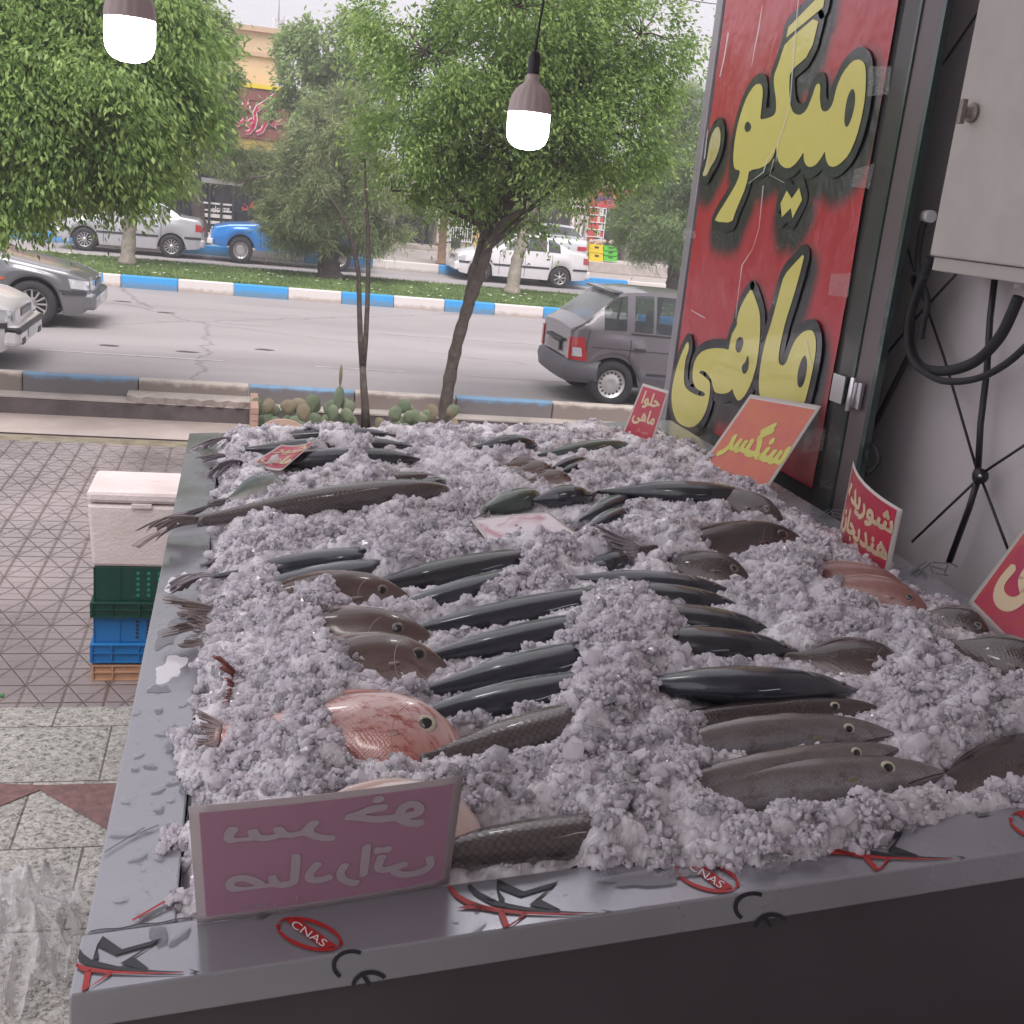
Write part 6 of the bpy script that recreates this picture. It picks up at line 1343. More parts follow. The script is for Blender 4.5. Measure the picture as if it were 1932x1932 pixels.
# ================================================================== cactus bed with scalloped clay edging
bed = MB(); XA, XB = GZ(486, 790, .1).x, GZ(1010, 800, .1).x
sheet('planting_bed', XA, 11.60, XB, 12.325, .06, mat('bed_soil', (.13, .09, .07), .95, noise=.4, nscale=12, bump=.8, bscale=30))
b = MB()
for k in range(5): b.box((XA-.085, 11.52, .0+k*.072), (XA-.004, 12.325, .068+k*.072))
tag(b.build('brick_divider', mat('brick', (.40, .25, .20), .85, noise=.3, nscale=10), bevel=.006), 'low pier of stacked bricks at the end of the cactus bed', 'wall')
m_clay = mat('clay_edging', (.44, .30, .24), .85, noise=.25, nscale=8)
def scallop(cx, w, h):
    root = empty('bed_edging', (cx, 11.58, 0), 0, 'scalloped clay edging piece in front of the cactus bed', 'edging', 'scalloped clay edging pieces'); 
    b = MB(); n = 22; outl = [(cx+w/2*math.cos(math.pi*i/n), .04+h*math.sin(math.pi*i/n)**.8) for i in range(n+1)]
    inl = [(cx+w*.40*math.cos(math.pi*i/n), .02+h*.80*math.sin(math.pi*i/n)**.8) for i in range(n+1)]
    V = [(x, 11.555, z) for x, z in outl]+[(x, 11.555, z) for x, z in inl]+[(x, 11.60, z) for x, z in outl]
    m_ = n+1; b.add(V, [(i, i+1, m_+i+1, m_+i) for i in range(n)]+[(i, i+1, 2*m_+i+1, 2*m_+i) for i in range(n)], 0)
    rel(b.build('rim_arch', m_clay), root)
    b = MB(); V = [(cx, 11.572, .0)]; 
    for i in range(n*2+1):
        a = math.pi*i/(2*n); d_ = .012 if i % 4 < 2 else 0; V.append((cx+w*.41*math.cos(a), 11.570+d_, .02+h*.82*math.sin(a)**.8))
    b.add(V, [(0, i, i+1) for i in range(1, 2*n+1)]); rel(b.build('fluted_panel', mat('clay_shade', (.30, .19, .16), .9) if 'clay_shade' not in bpy.data.materials else bpy.data.materials['clay_shade']), root)
for px, w_, h_ in ((530, .50, .20), (592, .42, .13), (655, .38, .12), (712, .42, .12), (748, .45, .14), (806, .50, .21), (866, .50, .15), (925, .45, .12), (975, .42, .10)):
    scallop(GZ(px, 800, .05).x, w_, h_)
m_cact = mat('cactus_skin', (.10, .145, .085), .6, c2=(.17, .19, .12), nscale=6, bump=.25, bscale=50); m_cactd = mat('cactus_dry', (.24, .20, .13), .7, noise=.3, nscale=7)
def pad(b, c, w, h, yaw, tilt, mi=0):
    """one flat oval pad standing on its narrow foot at c"""
    n, k = 16, 5; V = []; rot = Matrix.Rotation(yaw, 3, 'Z') @ Matrix.Rotation(tilt, 3, 'Y')
    for sgn in (1, -1):
        for j in range(k):
            q = j/(k-1); 
            for i in range(n):
                a = 2*math.pi*i/n; x = w/2*math.cos(a)*q; z = h/2+h/2*math.sin(a)*q; x *= .55+.45*min(1, z/(h*.55)) if z < h*.55 else 1
                V.append(Vector(c) + rot @ Vector((x, sgn*.016*math.sqrt(max(0, 1-q*q)), z)))
    fs = [(s*k*n+j*n+i, s*k*n+j*n+(i+1) % n, s*k*n+(j+1)*n+(i+1) % n, s*k*n+(j+1)*n+i) for s in (0, 1) for j in range(k-1) for i in range(n)]
    b.add(V, fs, mi, True); return Vector(c) + rot @ Vector((0, 0, h*.95))
def cactus(px, Y, pads, label, seed):
    c0 = GZ(px, 795, .06); root = empty('prickly_pear', (c0.x, Y, .06), 0, label, 'cactus', 'prickly pears in the bed'); r = random.Random(seed); tops = []
    for i in range(pads):
        src = Vector((c0.x+r.uniform(-.22, .22), Y+r.uniform(-.10, .12), .05)) if (i < pads*.45 or not tops) else r.choice(tops)
        b = MB(); w_, h_ = r.uniform(.12, .20), r.uniform(.13, .22); tp = pad(b, src, w_, h_, r.uniform(-.7, .7), r.uniform(-.6, .6)); 
        if tp.z < .36: tops.append(tp)
        rel(b.build('pad', m_cact if r.random() < .8 else m_cactd), root)
    return root
cactus(520, 11.85, 10, 'prickly pear clump beside the brick pier', 1); cactus(575, 11.95, 11, 'prickly pear clump between the brick pier and the tallest cactus', 2)
ct = cactus(640, 11.9, 12, 'tallest prickly pear, with one thin pad above the kerb', 4)
b = MB(); c0 = GZ(628, 795, .06); p_ = pad(b, (c0.x, 11.9, .30), .13, .26, .4, .05); rel(b.build('pad', m_cact), ct); b = MB(); pad(b, p_, .07, .25, 1.2, .02); rel(b.build('pad', m_cactd), ct)
cactus(740, 11.95, 9, 'prickly pear clump just past the sapling', 5); cactus(795, 11.9, 9, 'prickly pear clump leaning on the slanting trunk', 6); cactus(860, 12.0, 5, 'small prickly pear clump past the slanting trunk', 8)

# ================================================================== cars
def paint(name, c, metal=.3): return mat(name, c, .28, metal=metal, coat=.8, spec=.5)
class Car:
    """body lofted over the length: x from the nose, y half width, z up"""
    def __init__(s, name, label, L_, W, prof, loc, heading, body_m, sy=1.0, wheels=(.8, 3.4), wr=.30, rim='alloy', windows=(), screen=(1.2, 1.95), rear=(3.0, 3.7), sill=.22, wroof=.70, group='cars on the street and lane', flare=1.0, cat='car', wy=None):
        s.L, s.W, s.prof, s.wheels, s.wr, s.sill, s.wroof = L_, W, prof, wheels, wr, sill, wroof
        s.root = empty(name, loc, heading, label, cat, group)
        xs = set(np.arange(0, L_+.001, .045).tolist()) | {L_}
        for w_ in windows: xs |= {w_[0], w_[1]}
        xs |= set(screen) | set(rear or ()); xs = sorted(xs); keep_ = [xs[0]]
        for x in xs[1:]:
            if x-keep_[-1] > .012: keep_.append(x)
        xs = keep_
        rows = [0, .06, .18, .34, .5, .66, .8, .92, 1.0]; gr = [.08, .30, .55, .80, .93, 1.0]; tp = [.96, .80, .4, 0]
        G = []
        for x in xs:
            zb, zs, zr = s.zb(x), s.zs(x), max(s.zr(x), s.zs(x)+.012); w_ = s.hw(x); line = []
            for t in rows: line.append((w_*(.90+.10*math.sin(math.pi*min(1, .12+t*.72))) if t < 1 else w_*.955, zb+(zs-zb)*t))
            cab_ = min(1, max(0, (zr-zs-.10)/.25)); wrf = w_*((1-cab_)*.90+cab_*s.wroof); ws = line[-1][0]
            for t in gr: line.append((ws+(wrf-ws)*(t**1.25), zs+(zr-zs)*(t if cab_ > .2 else math.sin(t*math.pi/2))))
            wt = line[-1][0]
            for t in tp: line.append((wt*t, zr+.030*(1-t*t)))
            G.append(line)
        nr = len(G[0]); nx = len(xs); parts = {}
        def put(key, q, smooth=True):
            parts.setdefault(key, []).append(q)
        i_win0, i_top0 = len(rows), len(rows)+len(gr)
        for sgn in (1, -1):
            for i in range(nx-1):
                xm = (xs[i]+xs[i+1])/2
                for j in range(nr-1):
                    key = 'body'
                    if i_win0 <= j < i_top0-2:
                        for k, w_ in enumerate(windows):
                            if w_[0] <= xm <= w_[1]: key = ('window', k, sgn)
                    if j >= i_top0:
                        if screen and screen[0] <= xm <= screen[1]: key = ('windshield',)
                        if rear and rear[0] <= xm <= rear[1]: key = ('rear_window',)
                    q = [(xs[a_], sgn*G[a_][b__][0], G[a_][b__][1]) for a_, b__ in ((i, j), (i+1, j), (i+1, j+1), (i, j+1))]
                    put(key, q)
            for i, flip in ((0, 0), (nx-1, 1)):                       # nose and tail caps
                for j in range(nr-1):
                    zc = (G[i][0][1]); put('body', [(xs[i], sgn*G[i][j][0], G[i][j][1]), (xs[i], sgn*G[i][j+1][0], G[i][j+1][1]), (xs[i], 0, G[i][j+1][1]), (xs[i], 0, G[i][j][1])])
        s.G, s.xs = G, xs
        for key, qs in parts.items():
            b = MB(); vd = {}
            for q in qs:
                f = []
                for v in q:
                    k = (round(v[0], 4), round(v[1], 4), round(v[2], 4))
                    if k not in vd: vd[k] = len(b.v); b.v.append(v)
                    f.append(vd[k])
                f = list(dict.fromkeys(f))
                if len(f) > 2: b.f.append(tuple(f)); b.m.append(0); b.sm.append(True)
            nm = key if key == 'body' else key[0]
            o = b.build(nm, body_m if key == 'body' else M['glass'], s.root)
            if key == 'body':
                md = o.modifiers.new('s', 'EDGE_SPLIT'); md.split_angle = math.radians(38)
        # black floor and wheel housing boxes, added to block light
        b = MB(); hw = W*.5*.84; b.box((.35, -hw, s.sill+.03), (L_-.35, hw, s.sill+.06))
        for wx in wheels:
            b.box((wx-wr*1.25, -hw*.98, s.sill+.07), (wx-wr*1.2, hw*.98, .66)); b.box((wx+wr*1.2, -hw*.98, s.sill+.07), (wx+wr*1.25, hw*.98, .66)); b.box((wx-wr*1.2, -hw*.70, s.sill+.07), (wx+wr*1.2, hw*.70, .66))
        b.build('underbody_blocker', M['black_plastic'], s.root)
        wy = wy or W*.5*.90
        for wx in wheels:
            for sgn in (1, -1):
                t = wr; b = MB(); b.lathe([(t*.62, -.085), (t*.70, -.10), (t*.93, -.10), (t*.99, -.07), (t, 0), (t*.99, .07), (t*.93, .10), (t*.70, .10), (t*.62, .085), (t*.60, 0), (t*.62, -.085)], 32, 0, (0, 0, 0), 'y')
                w_ = b.build('wheel', M['rubber'], s.root); w_.location = (wx, sgn*(wy-.06), wr)
                b = MB(); q = sgn*.075
                if rim == 'steel':
                    b.lathe([(t*.64, q), (t*.60, q), (t*.56, q-sgn*.03), (t*.40, q-sgn*.035), (t*.30, q-sgn*.01), (t*.14, q-sgn*.02), (.001, q-sgn*.02)], 28, 0, (0, 0, 0), 'y')
                    for k in range(16):
                        a = 2*math.pi*k/16; b.box((t*.47*math.cos(a)-.011, q-.034 if sgn < 0 else q-.04, t*.47*math.sin(a)-.011), (t*.47*math.cos(a)+.011, q+.04 if sgn < 0 else q+.034-.06, t*.47*math.sin(a)+.011), 1)
                else:
                    b.lathe([(t*.66, q), (t*.60, q), (t*.58, q-sgn*.03)], 28, 0, (0, 0, 0), 'y'); b.lathe([(t*.58, q-sgn*.045), (.001, q-sgn*.05)], 20, 1, (0, 0, 0), 'y')
                    ns_ = 12 if rim == 'alloy' else 7; hwid = .14 if rim == 'alloy' else .23
                    for k in range(ns_):
                        a = 2*math.pi*k/ns_; ca, sa = math.cos(a), math.sin(a); w2 = t*hwid*.32
                        P_ = [(t*.12*ca-w2*.6*sa, t*.12*sa+w2*.6*ca), (t*.60*ca-w2*sa, t*.60*sa+w2*ca), (t*.60*ca+w2*sa, t*.60*sa-w2*ca), (t*.12*ca+w2*.6*sa, t*.12*sa-w2*.6*ca)]
                        b.quad([(x, q-sgn*.006, z) for x, z in P_])
                    b.lathe([(t*.17, q-sgn*.01), (t*.15, q+sgn*.004), (.001, q+sgn*.006)], 14, 0, (0, 0, 0), 'y')
                b.build('rim', [M['rim'], M['black_plastic']], w_)
    def _p(s, k, x): return float(np.interp(x, [p[0] for p in s.prof[k]], [p[1] for p in s.prof[k]]))
    def zs(s, x): return s._p('belt', x)
    def zr(s, x): return s._p('roof', x)
    def hw(s, x): return s._p('half', x)*s.W/2
    def zb(s, x):
        z = s._p('bottom', x) if 'bottom' in s.prof else s.sill
        for wx in s.wheels:
            R_ = s.wr*1.16
            if abs(x-wx) < R_: z = max(z, s.wr+math.sqrt(R_*R_-(x-wx)**2))
        return min(z, s.zs(x)-.06)
    def side(s, x, z):
        zb, zs = s.zb(x), s.zs(x); t = (z-zb)/(zs-zb)
        if t <= 1: return s.hw(x)*(.90+.10*math.sin(math.pi*min(1, .12+max(0, t)*.72))) if t < .99 else s.hw(x)*.955
        i = int(np.argmin([abs(q-x) for q in s.xs])); L_ = s.G[i]; return float(np.interp(z, [p[1] for p in L_], [p[0] for p in L_]))
    def strip(s, name, pts, w, m, off=.004, sides=(1, -1)):
        """a narrow ribbon lying on the flanks along (x, z) points"""
        for sgn in sides:
            b = MB(); 
            def mp(x, z): return (x, sgn*(s.side(x, z)+off), z)
            Q = []
            for i in range(len(pts)-1):
                n = max(1, int(math.hypot(pts[i+1][0]-pts[i][0], pts[i+1][1]-pts[i][1])/.06)); Q += [(pts[i][0]+(pts[i+1][0]-pts[i][0])*k/n, pts[i][1]+(pts[i+1][1]-pts[i][1])*k/n) for k in range(n)]
            Q.append(pts[-1]); ribbon(b, Q, w, mp); b.build(name, m, s.root, fix=False)
    def boxp(s, name, a, c, m, bevel=.006, mirror=True):
        for sgn in ((1, -1) if mirror else (1,)):
            b = MB(); y0, y1 = sorted((sgn*a[1], sgn*c[1])); b.box((a[0], y0, a[2]), (c[0], y1, c[2])); b.build(name, m, s.root, bevel=bevel)
    def patch(s, name, xz, m, off=.006, sides=(1, -1)):
        xz = xz if len(xz) == 4 else [xz[0], xz[1], xz[2], xz[3]]
        for sgn in sides:
            b = MB(); n = 6; g = [[None]*(n+1) for _ in range(n+1)]
            for i in range(n+1):
                for j in range(n+1):
                    u, v = i/n, j/n; x = (xz[0][0]*(1-u)+xz[1][0]*u)*(1-v)+(xz[3][0]*(1-u)+xz[2][0]*u)*v; z = (xz[0][1]*(1-u)+xz[1][1]*u)*(1-v)+(xz[3][1]*(1-u)+xz[2][1]*u)*v
                    g[i][j] = len(b.v); b.v.append((x, sgn*(s.side(x, z)+off), z))
            for i in range(n):
                for j in range(n): b.f.append((g[i][j], g[i+1][j], g[i+1][j+1], g[i][j+1])); b.m.append(0); b.sm.append(True)
            b.build(name, m, s.root, fix=False)
M['rim'] = mat('wheel_rim', (.55, .53, .53), .35, metal=.6)
M['lens'] = mat('head_lamp_lens', (.62, .63, .66), .08, coat=1, metal=.3); M['red_lens'] = mat('red_lens', (.42, .02, .025), .15, coat=1); M['plate'] = mat('number_plate', (.62, .62, .62), .5)
M['gap'] = mat('panel_gap', (.03, .03, .032), .7)
SED = dict(belt=[(0, .55), (.05, .66), (.25, .72), (1.15, .90), (2.0, .93), (3.6, .95), (4.2, .95), (4.32, .90), (4.4, .62)],
           roof=[(0, .56), (.05, .70), (.3, .80), (1.2, .96), (1.98, 1.34), (2.3, 1.385), (2.9, 1.38), (3.15, 1.33), (3.72, 1.05), (4.25, 1.01), (4.34, .93), (4.4, .63)],
           half=[(0, .74), (.06, .86), (.25, .94), (.7, .985), (2.2, 1.0), (3.6, .985), (4.2, .93), (4.34, .86), (4.4, .76)],
           bottom=[(0, .32), (.12, .22), (.4, .19), (1.3, .20), (3.2, .20), (4.0, .24), (4.28, .28), (4.4, .36)])
def sedan(name, label, loc, heading, c, kx, rim, plain=True, detail=None, prof=SED, wr=.295, metal=.3):
    pr = {k: [(x*kx, z) for x, z in v] for k, v in prof.items()}
    pm = paint(name+'_paint_'+str(len(bpy.data.materials)), c, metal)
    s = Car(name, label, 4.4*kx, 1.70, pr, loc, heading, pm, wheels=(.78*kx, 3.42*kx), wr=wr, rim=rim, windows=((1.50*kx, 2.16*kx), (2.23*kx, 2.92*kx), (2.97*kx, 3.38*kx)), screen=(1.27*kx, 1.96*kx), rear=(3.17*kx, 3.68*kx))
    for x in (1.36, 2.20, 3.10): s.strip('door_gap', [(x*kx, .26), (x*kx, .90)], .012, M['gap'])
    s.strip('side_moulding', [(1.14*kx, .52), (3.02*kx, .53)], .055, M['dark_trim'], .010); s.strip('side_moulding', [(3.82*kx, .54), (4.34*kx, .54)], .06, M['dark_trim'], .010); s.strip('side_moulding', [(.06*kx, .52), (.42*kx, .52)], .06, M['dark_trim'], .010)
    s.strip('door_handle', [(2.02*kx, .77), (2.14*kx, .77)], .03, M['gap'], .012); s.strip('door_handle', [(2.9*kx, .78), (3.02*kx, .78)], .03, M['gap'], .012)
    s.patch('headlight', [(.03*kx, .56), (.03*kx, .68), (.30*kx, .715), (.26*kx, .58)], M['lens']); s.patch('taillight', [(4.37*kx, .70), (4.34*kx, .88), (4.16*kx, .90), (4.16*kx, .72)], M['red_lens'])
    s.boxp('headlight', (-.012, .36, .56), (.02, .66, .69), M['lens']); s.boxp('taillight', (4.385*kx, .38, .68), (4.405*kx, .66, .82), M['red_lens'])
    s.boxp('bumper', (-.07, -.02, .28), (.12, .74, .52), pm, .05); s.boxp('bumper', (4.28*kx, -.02, .30), (4.46*kx, .74, .52), pm, .05)
    s.boxp('grille', (-.016, 0, .58), (.02, .30, .67), M['black_plastic'], 0, False) if False else None
    b = MB(); b.box((-.015, -.32, .585), (.02, .32, .665)); b.build('grille', M['black_plastic'], s.root)
    for k in range(3): b = MB(); b.box((-.022, -.31, .595+k*.024), (-.012, .31, .604+k*.024)); b.build('grille_bar', M['chrome'], s.root)
    b = MB(); b.box((-.08, -.25, .34), (-.068, .25, .45)); b.build('number_plate', M['plate'], s.root)
    b = MB(); b.box((4.455*kx, -.25, .36), (4.468*kx, .25, .47)); b.build('number_plate', M['plate'], s.root)
    s.boxp('wing_mirror', (1.42*kx, .84, .92), (1.52*kx, .97, 1.03), pm, .02)
    return s
PI = math.pi
# parked beyond the median, facing the street corner side: heading pi turns the nose to -X
def place(px_nose, px_tail, Yc): a, c = GY(px_nose, 480, Yc).x, GY(px_tail, 480, Yc).x; return a, c
a, c = place(108, 382, 31.0)   # noses towards -X: local x already runs that way
sedan('parked_car', 'silver sedan parked behind the pale upright trunk', (a, 31.95, ROAD), 0, (.50, .50, .53), (c-a)/4.4, 'alloy')
a, c = place(866, 1119, 31.4)
sedan('parked_car', 'white sedan parked behind the pale leaning trunk', (a, 32.35, ROAD), 0, (.74, .72, .74), (c-a)/4.4, 'disc', metal=0)
sedan('parked_car', 'pale grey car seen from behind over the white sedan roof', (GY(1068, 470, 35.2).x, 35.2+4.2, .48), -PI/2, (.55, .57, .60), .95, 'disc')
# moving: noses towards +X
pr_s = {k: [(x, z) for x, z in v] for k, v in SED.items()}
xn = GY(187, 560, 17.2).x
g1 = sedan('sedan_car', 'dark grey sedan front entering past the white car bonnet', (xn-.10, 17.85, ROAD), PI, (.17, .17, .185), 1.0, 'alloy', wr=.325)
g1.strip('indicator', [(1.12, .66), (1.18, .66)], .03, mat('orange_lens', (.6, .12, .03), .2), .01)
xn = GY(62, 640, 13.9).x
w1 = sedan('sedan_car', 'white sedan nose with dark bumper band nearest the near kerb', (xn-.12, 14.15, ROAD), PI, (.72, .69, .70), 1.0, 'alloy', metal=0)
b = MB(); b.box((-.083, -.74, .43), (.30, .74, .505)); b.build('bumper_band', M['dark_trim'], w1.root, bevel=.02)
for yy in (.42, -.60): b = MB(); b.box((-.076, yy, .30), (-.066, yy+.18, .37)); b.build('fog_lamp', M['dark_trim'], w1.root)
# grey hatchback
HAT = dict(belt=[(0, .5), (.06, .64), (.3, .70), (.95, .86), (2.0, .90), (3.1, .93), (3.40, .93), (3.50, .92), (3.56, .90)],
           roof=[(0, .52), (.06, .68), (.3, .78), (1.0, .94), (1.62, 1.38), (2.0, 1.44), (2.6, 1.445), (2.90, 1.42), (2.97, 1.39), (3.40, 1.02), (3.50, .97), (3.56, .93)],
           half=[(0, .74), (.08, .88), (.3, .95), (.8, .99), (1.8, 1.0), (2.9, .985), (3.3, .95), (3.5, .89), (3.56, .82)],
           bottom=[(0, .32), (.2, .22), (2.5, .21), (3.2, .30), (3.56, .42)])
xt = GY(1046, 700, 14.0).x; YH = 14.1
hp = paint('hatch_paint', (.17, .155, .172), .4)
M['rear_glass'] = glass_mat('rear_glass', (.30, .31, .33), .30, .12)  # lighter base colour paints the bright reflection in the rear window
h = Car('hatchback_car', 'dusty grey hatchback driving behind the red banner, with two head restraints inside', 3.56, 1.60, HAT, (xt+3.56, YH, ROAD), PI, hp, wheels=(.68, 2.98), wr=.29, rim='steel',
        windows=((1.30, 1.90), (1.98, 2.48), (2.51, 2.76), (2.86, 3.16)), screen=(1.03, 1.60), rear=(2.99, 3.38), wroof=.76, sill=.22)
for ch in h.root.children:
    if ch.name.startswith('rear_window') or ch.name.startswith('window'): ch.data.materials[0] = M['rear_glass'] if ch.name.startswith('rear') else ch.data.materials[0]
# note: heading pi puts the local +y flank on the side facing the shop
for x in (1.12, 1.94, 2.80): h.strip('door_gap', [(x, .26 if x < 2.5 else .62), (x, .86)], .012, M['gap'])
h.strip('door_gap', [(2.80, .62), (2.62, .36)], .012, M['gap']); h.strip('window_trim', [(1.25, .905), (2.80, .935)], .022, M['gap'], .006); h.strip('door_handle', [(2.60, .74), (2.76, .745)], .045, M['gap'], .014)
h.strip('crease', [(.9, .70), (2.6, .73), (3.3, .74)], .010, M['gap'], .003); h.strip('side_moulding', [(1.1, .44), (2.55, .44)], .03, M['dark_trim'], .006); h.strip('tail_gap', [(3.33, .95), (3.36, .78), (3.36, .60)], .012, M['gap'], .004)
h.patch('taillight', [(3.34, .56), (3.555, .56), (3.555, .84), (3.39, .85)], M['red_lens'], .008); h.patch('reverse_light', [(3.41, .61), (3.53, .61), (3.53, .72), (3.43, .72)], M['lens'], .014)
h.boxp('taillight', (3.552, .60, .56), (3.572, .68, .84), M['red_lens'], .01)
bump = []
b = MB()
n = 16
for (dz, w_, xo) in ((.27, .66, .0), (.31, .74, .06), (.45, .76, .085), (.53, .745, .07), (.56, .70, .02)):
    for i in range(n+1):
        a = -1+2*i/n; bump.append((3.50+xo+.06*(1-abs(a)**3.0)-.38*max(0, abs(a)-.90)/.10, a*w_*1.04, dz))
b.add(bump, [(j*(n+1)+i, j*(n+1)+i+1, (j+1)*(n+1)+i+1, (j+1)*(n+1)+i) for j in range(4) for i in range(n)], 0, True); b.build('bumper', mat('bumper_grey', (.125, .12, .135), .55), h.root)
b = MB(); b.box((3.575, -.26, .60), (3.59, .26, .72)); b.build('number_plate', mat('dull_plate', (.32, .30, .29), .6), h.root)
b = MB(); b.box((3.56, -.36, .735), (3.60, .36, .775)); b.build('boot_trim', M['dark_trim'], h.root, bevel=.01)
b = MB(); b.box((2.90, -.56, 1.40), (3.06, .56, 1.43)); b.build('spoiler', hp, h.root, bevel=.01)
for xx, yy in ((2.35, -.38), (2.35, .38), (1.5, -.36), (1.5, .36)):
    b = MB(); b.box((xx, yy-.22, .45), (xx+.14, yy+.22, .98)); b.box((xx+.04, yy-.13, 1.0), (xx+.12, yy+.13, 1.20)); b.build('seat', mat('seat_cloth', (.10, .12, .15), .8) if 'seat_cloth' not in bpy.data.materials else bpy.data.materials['seat_cloth'], h.root, bevel=.04)
# blue pickup beyond the median
PK = dict(belt=[(0, .72), (.08, .86), (.5, .93), (1.4, .98), (1.9, 1.05), (2.9, 1.05), (3.0, 1.0), (4.7, 1.0)],
          roof=[(0, .74), (.08, .90), (.5, .99), (1.35, 1.06), (1.75, 1.58), (2.0, 1.66), (2.75, 1.64), (2.86, 1.10), (2.95, 1.03), (4.7, 1.03)],
          half=[(0, .86), (.1, .93), (.5, .98), (1.4, 1.0), (4.6, .99), (4.7, .98)], bottom=[(0, .46), (.3, .40), (1.5, .38), (4.7, .44)])
a, c = place(397, 700, 31.2)
pb = paint('pickup_blue', (.012, .20, .60), 0)
pk = Car('pickup_truck', 'bright blue pickup truck behind the olive conifer', 4.7, 1.72, PK, (a, 31.9, ROAD), 0, pb, wheels=(.86, 3.75), wr=.35, rim='steel', windows=((1.72, 2.70),), screen=(1.38, 1.76), rear=None, sill=.40, wroof=.86, cat='truck')
pk.root.scale.x = (c-a)/4.7 if .8 < (c-a)/4.7 < 1.25 else 1.0
b = MB(); b.box((-.10, -.84, .46), (.06, .84, .60)); b.build('bumper', M['white_metal'], pk.root, bevel=.02)
pk.strip('door_gap', [(1.42, .44), (1.42, .98)], .014, M['gap']); pk.strip('door_gap', [(2.72, .44), (2.72, .98)], .014, M['gap']); pk.strip('side_trim', [(.95, .84), (1.18, .845)], .02, M['chrome'])
b = MB(); b.box((3.02, -.78, 1.03), (4.68, .78, 1.032)); b.build('bed_cover', pb, pk.root); pk.boxp('headlight', (-.02, .48, .66), (.02, .74, .82), M['lens'])

# ================================================================== shops across the street
m_cream = mat('cream_render', (.62, .46, .30), .85, noise=.12, nscale=2); m_creamd = mat('cream_trim', (.50, .36, .25), .85)
m_glassd = mat('shop_glass', (.012, .014, .018), .06, coat=1); m_shopf = mat('shop_frame', (.02, .02, .022), .4)
YF = 40.0
def px_x(px, py, Y): return GY(px, py, Y).x
def px_z(px, py, Y): return GY(px, py, Y).z
A = empty('shop_building', (px_x(400, 430, YF), YF, .47), 0, 'cream building with a brown-red fascia, yellow stripe and dark glass shopfront', 'building')
xA0, xA1 = -16.0, px_x(548, 250, YF); zf0, zf1, zy = px_z(470, 262, YF), px_z(470, 166, YF), px_z(470, 158, YF); zt0 = px_z(480, 62, YF+1)
b = MB(); b.box((xA0, YF+.6, zy), (px_x(523, 120, YF+.6), YF+12, zt0)); rel(b.build('wall', m_cream), A)
b = MB(); xe = px_x(523, 120, YF+.6)
b.box((xA0, YF+.45, zt0), (xe+.12, YF+12, zt0+.16)); b.box((xA0, YF+.5, zt0-.75), (xe+.05, YF+.6, zt0-.62)); rel(b.build('cornice', m_creamd), A)
b = MB(); b.box((px_x(441, 150, YF+.59), YF+.55, px_z(445, 155, YF)), (px_x(455, 150, YF+.59), YF+.62, px_z(445, 145, YF))); rel(b.build('vent', m_creamd), A)
b = MB(); b.box((xA0, YF-.30, zf1), (xA1, YF+.59, zy)); rel(b.build('yellow_stripe', mat('yellow_paint', (.72, .55, .02), .5)), A)
m_br = mat('fascia_brown', (.23, .075, .06), .5, noise=.1); b = MB(); nb = 4
for k in range(nb): b.box((xA0, YF-.25, zf0+(zf1-zf0)*k/nb+.015), (xA1, YF+.55, zf0+(zf1-zf0)*(k+1)/nb-.015))
rel(b.build('fascia', m_br), A)
b = MB(); b.box((xA0, YF-.22, zf0), (xA1-.01, YF+.5, zf1)); rel(b.build('fascia_back', mat('fascia_gap', (.08, .03, .03), .8)), A)
b = MB(); b.box((xA0, YF-.20, zf0-.35), (xA1, YF+.5, zf0)); rel(b.build('lintel', mat('lintel_brown', (.22, .13, .08), .6, c2=(.5, .38, .06), nscale=3)), A)
b = MB(); b.box((xA0, YF+.2, .47), (xA1, YF+12, zf0-.36)); rel(b.build('shopfront', m_glassd), A)
for px in (300, 345, 395, 418, 440, 470, 505, 540):
    b = MB(); x = px_x(px, 380, YF); b.box((x-.04, YF+.10, .47), (x+.04, YF+.19, zf0-.36)); rel(b.build('mullion', m_shopf), A)
for pz in (300, 346): b = MB(); z = px_z(400, pz, YF); b.box((xA0, YF+.08, z), (xA1, YF+.18, z+.16)); rel(b.build('transom', mat('transom_grey', (.25, .24, .25), .4)), A)
b = MB()
for pz, w_ in ((387, .06), (400, .05), (412, .12), (424, .10)): z = px_z(415, pz, YF); b.box((px_x(383, 400, YF), YF+.16, z), (px_x(440, 400, YF), YF+.195, z+w_))
rel(b.build('display_shelf', mat('shelf_white', (.55, .53, .52), .5)), A)
def wall_text(s, px0, py0, px1, py1, Y, m, fa=True, bold=.03, parent=None, name='lettering', d=0.0):
    b = MB(); p0, p1 = GY(px0, py1, Y-d), GY(px1, py0, Y-d)
    q00, q10, q01 = GY(px0, py1, Y-d), GY(px1, py1, Y-d), GY(px0, py0, Y-d)
    add_text(b, s, (0, 0, 1, 1), lambda u, v: q00 + (q10-q00)*u + (q01-q00)*v, fa, bold)
    rel(b.build(name, m, fix=False), parent)
m_mag = mat('magenta_letter', (.50, .015, .08), .4); m_wh = mat('white_letter', (.75, .68, .68), .4)
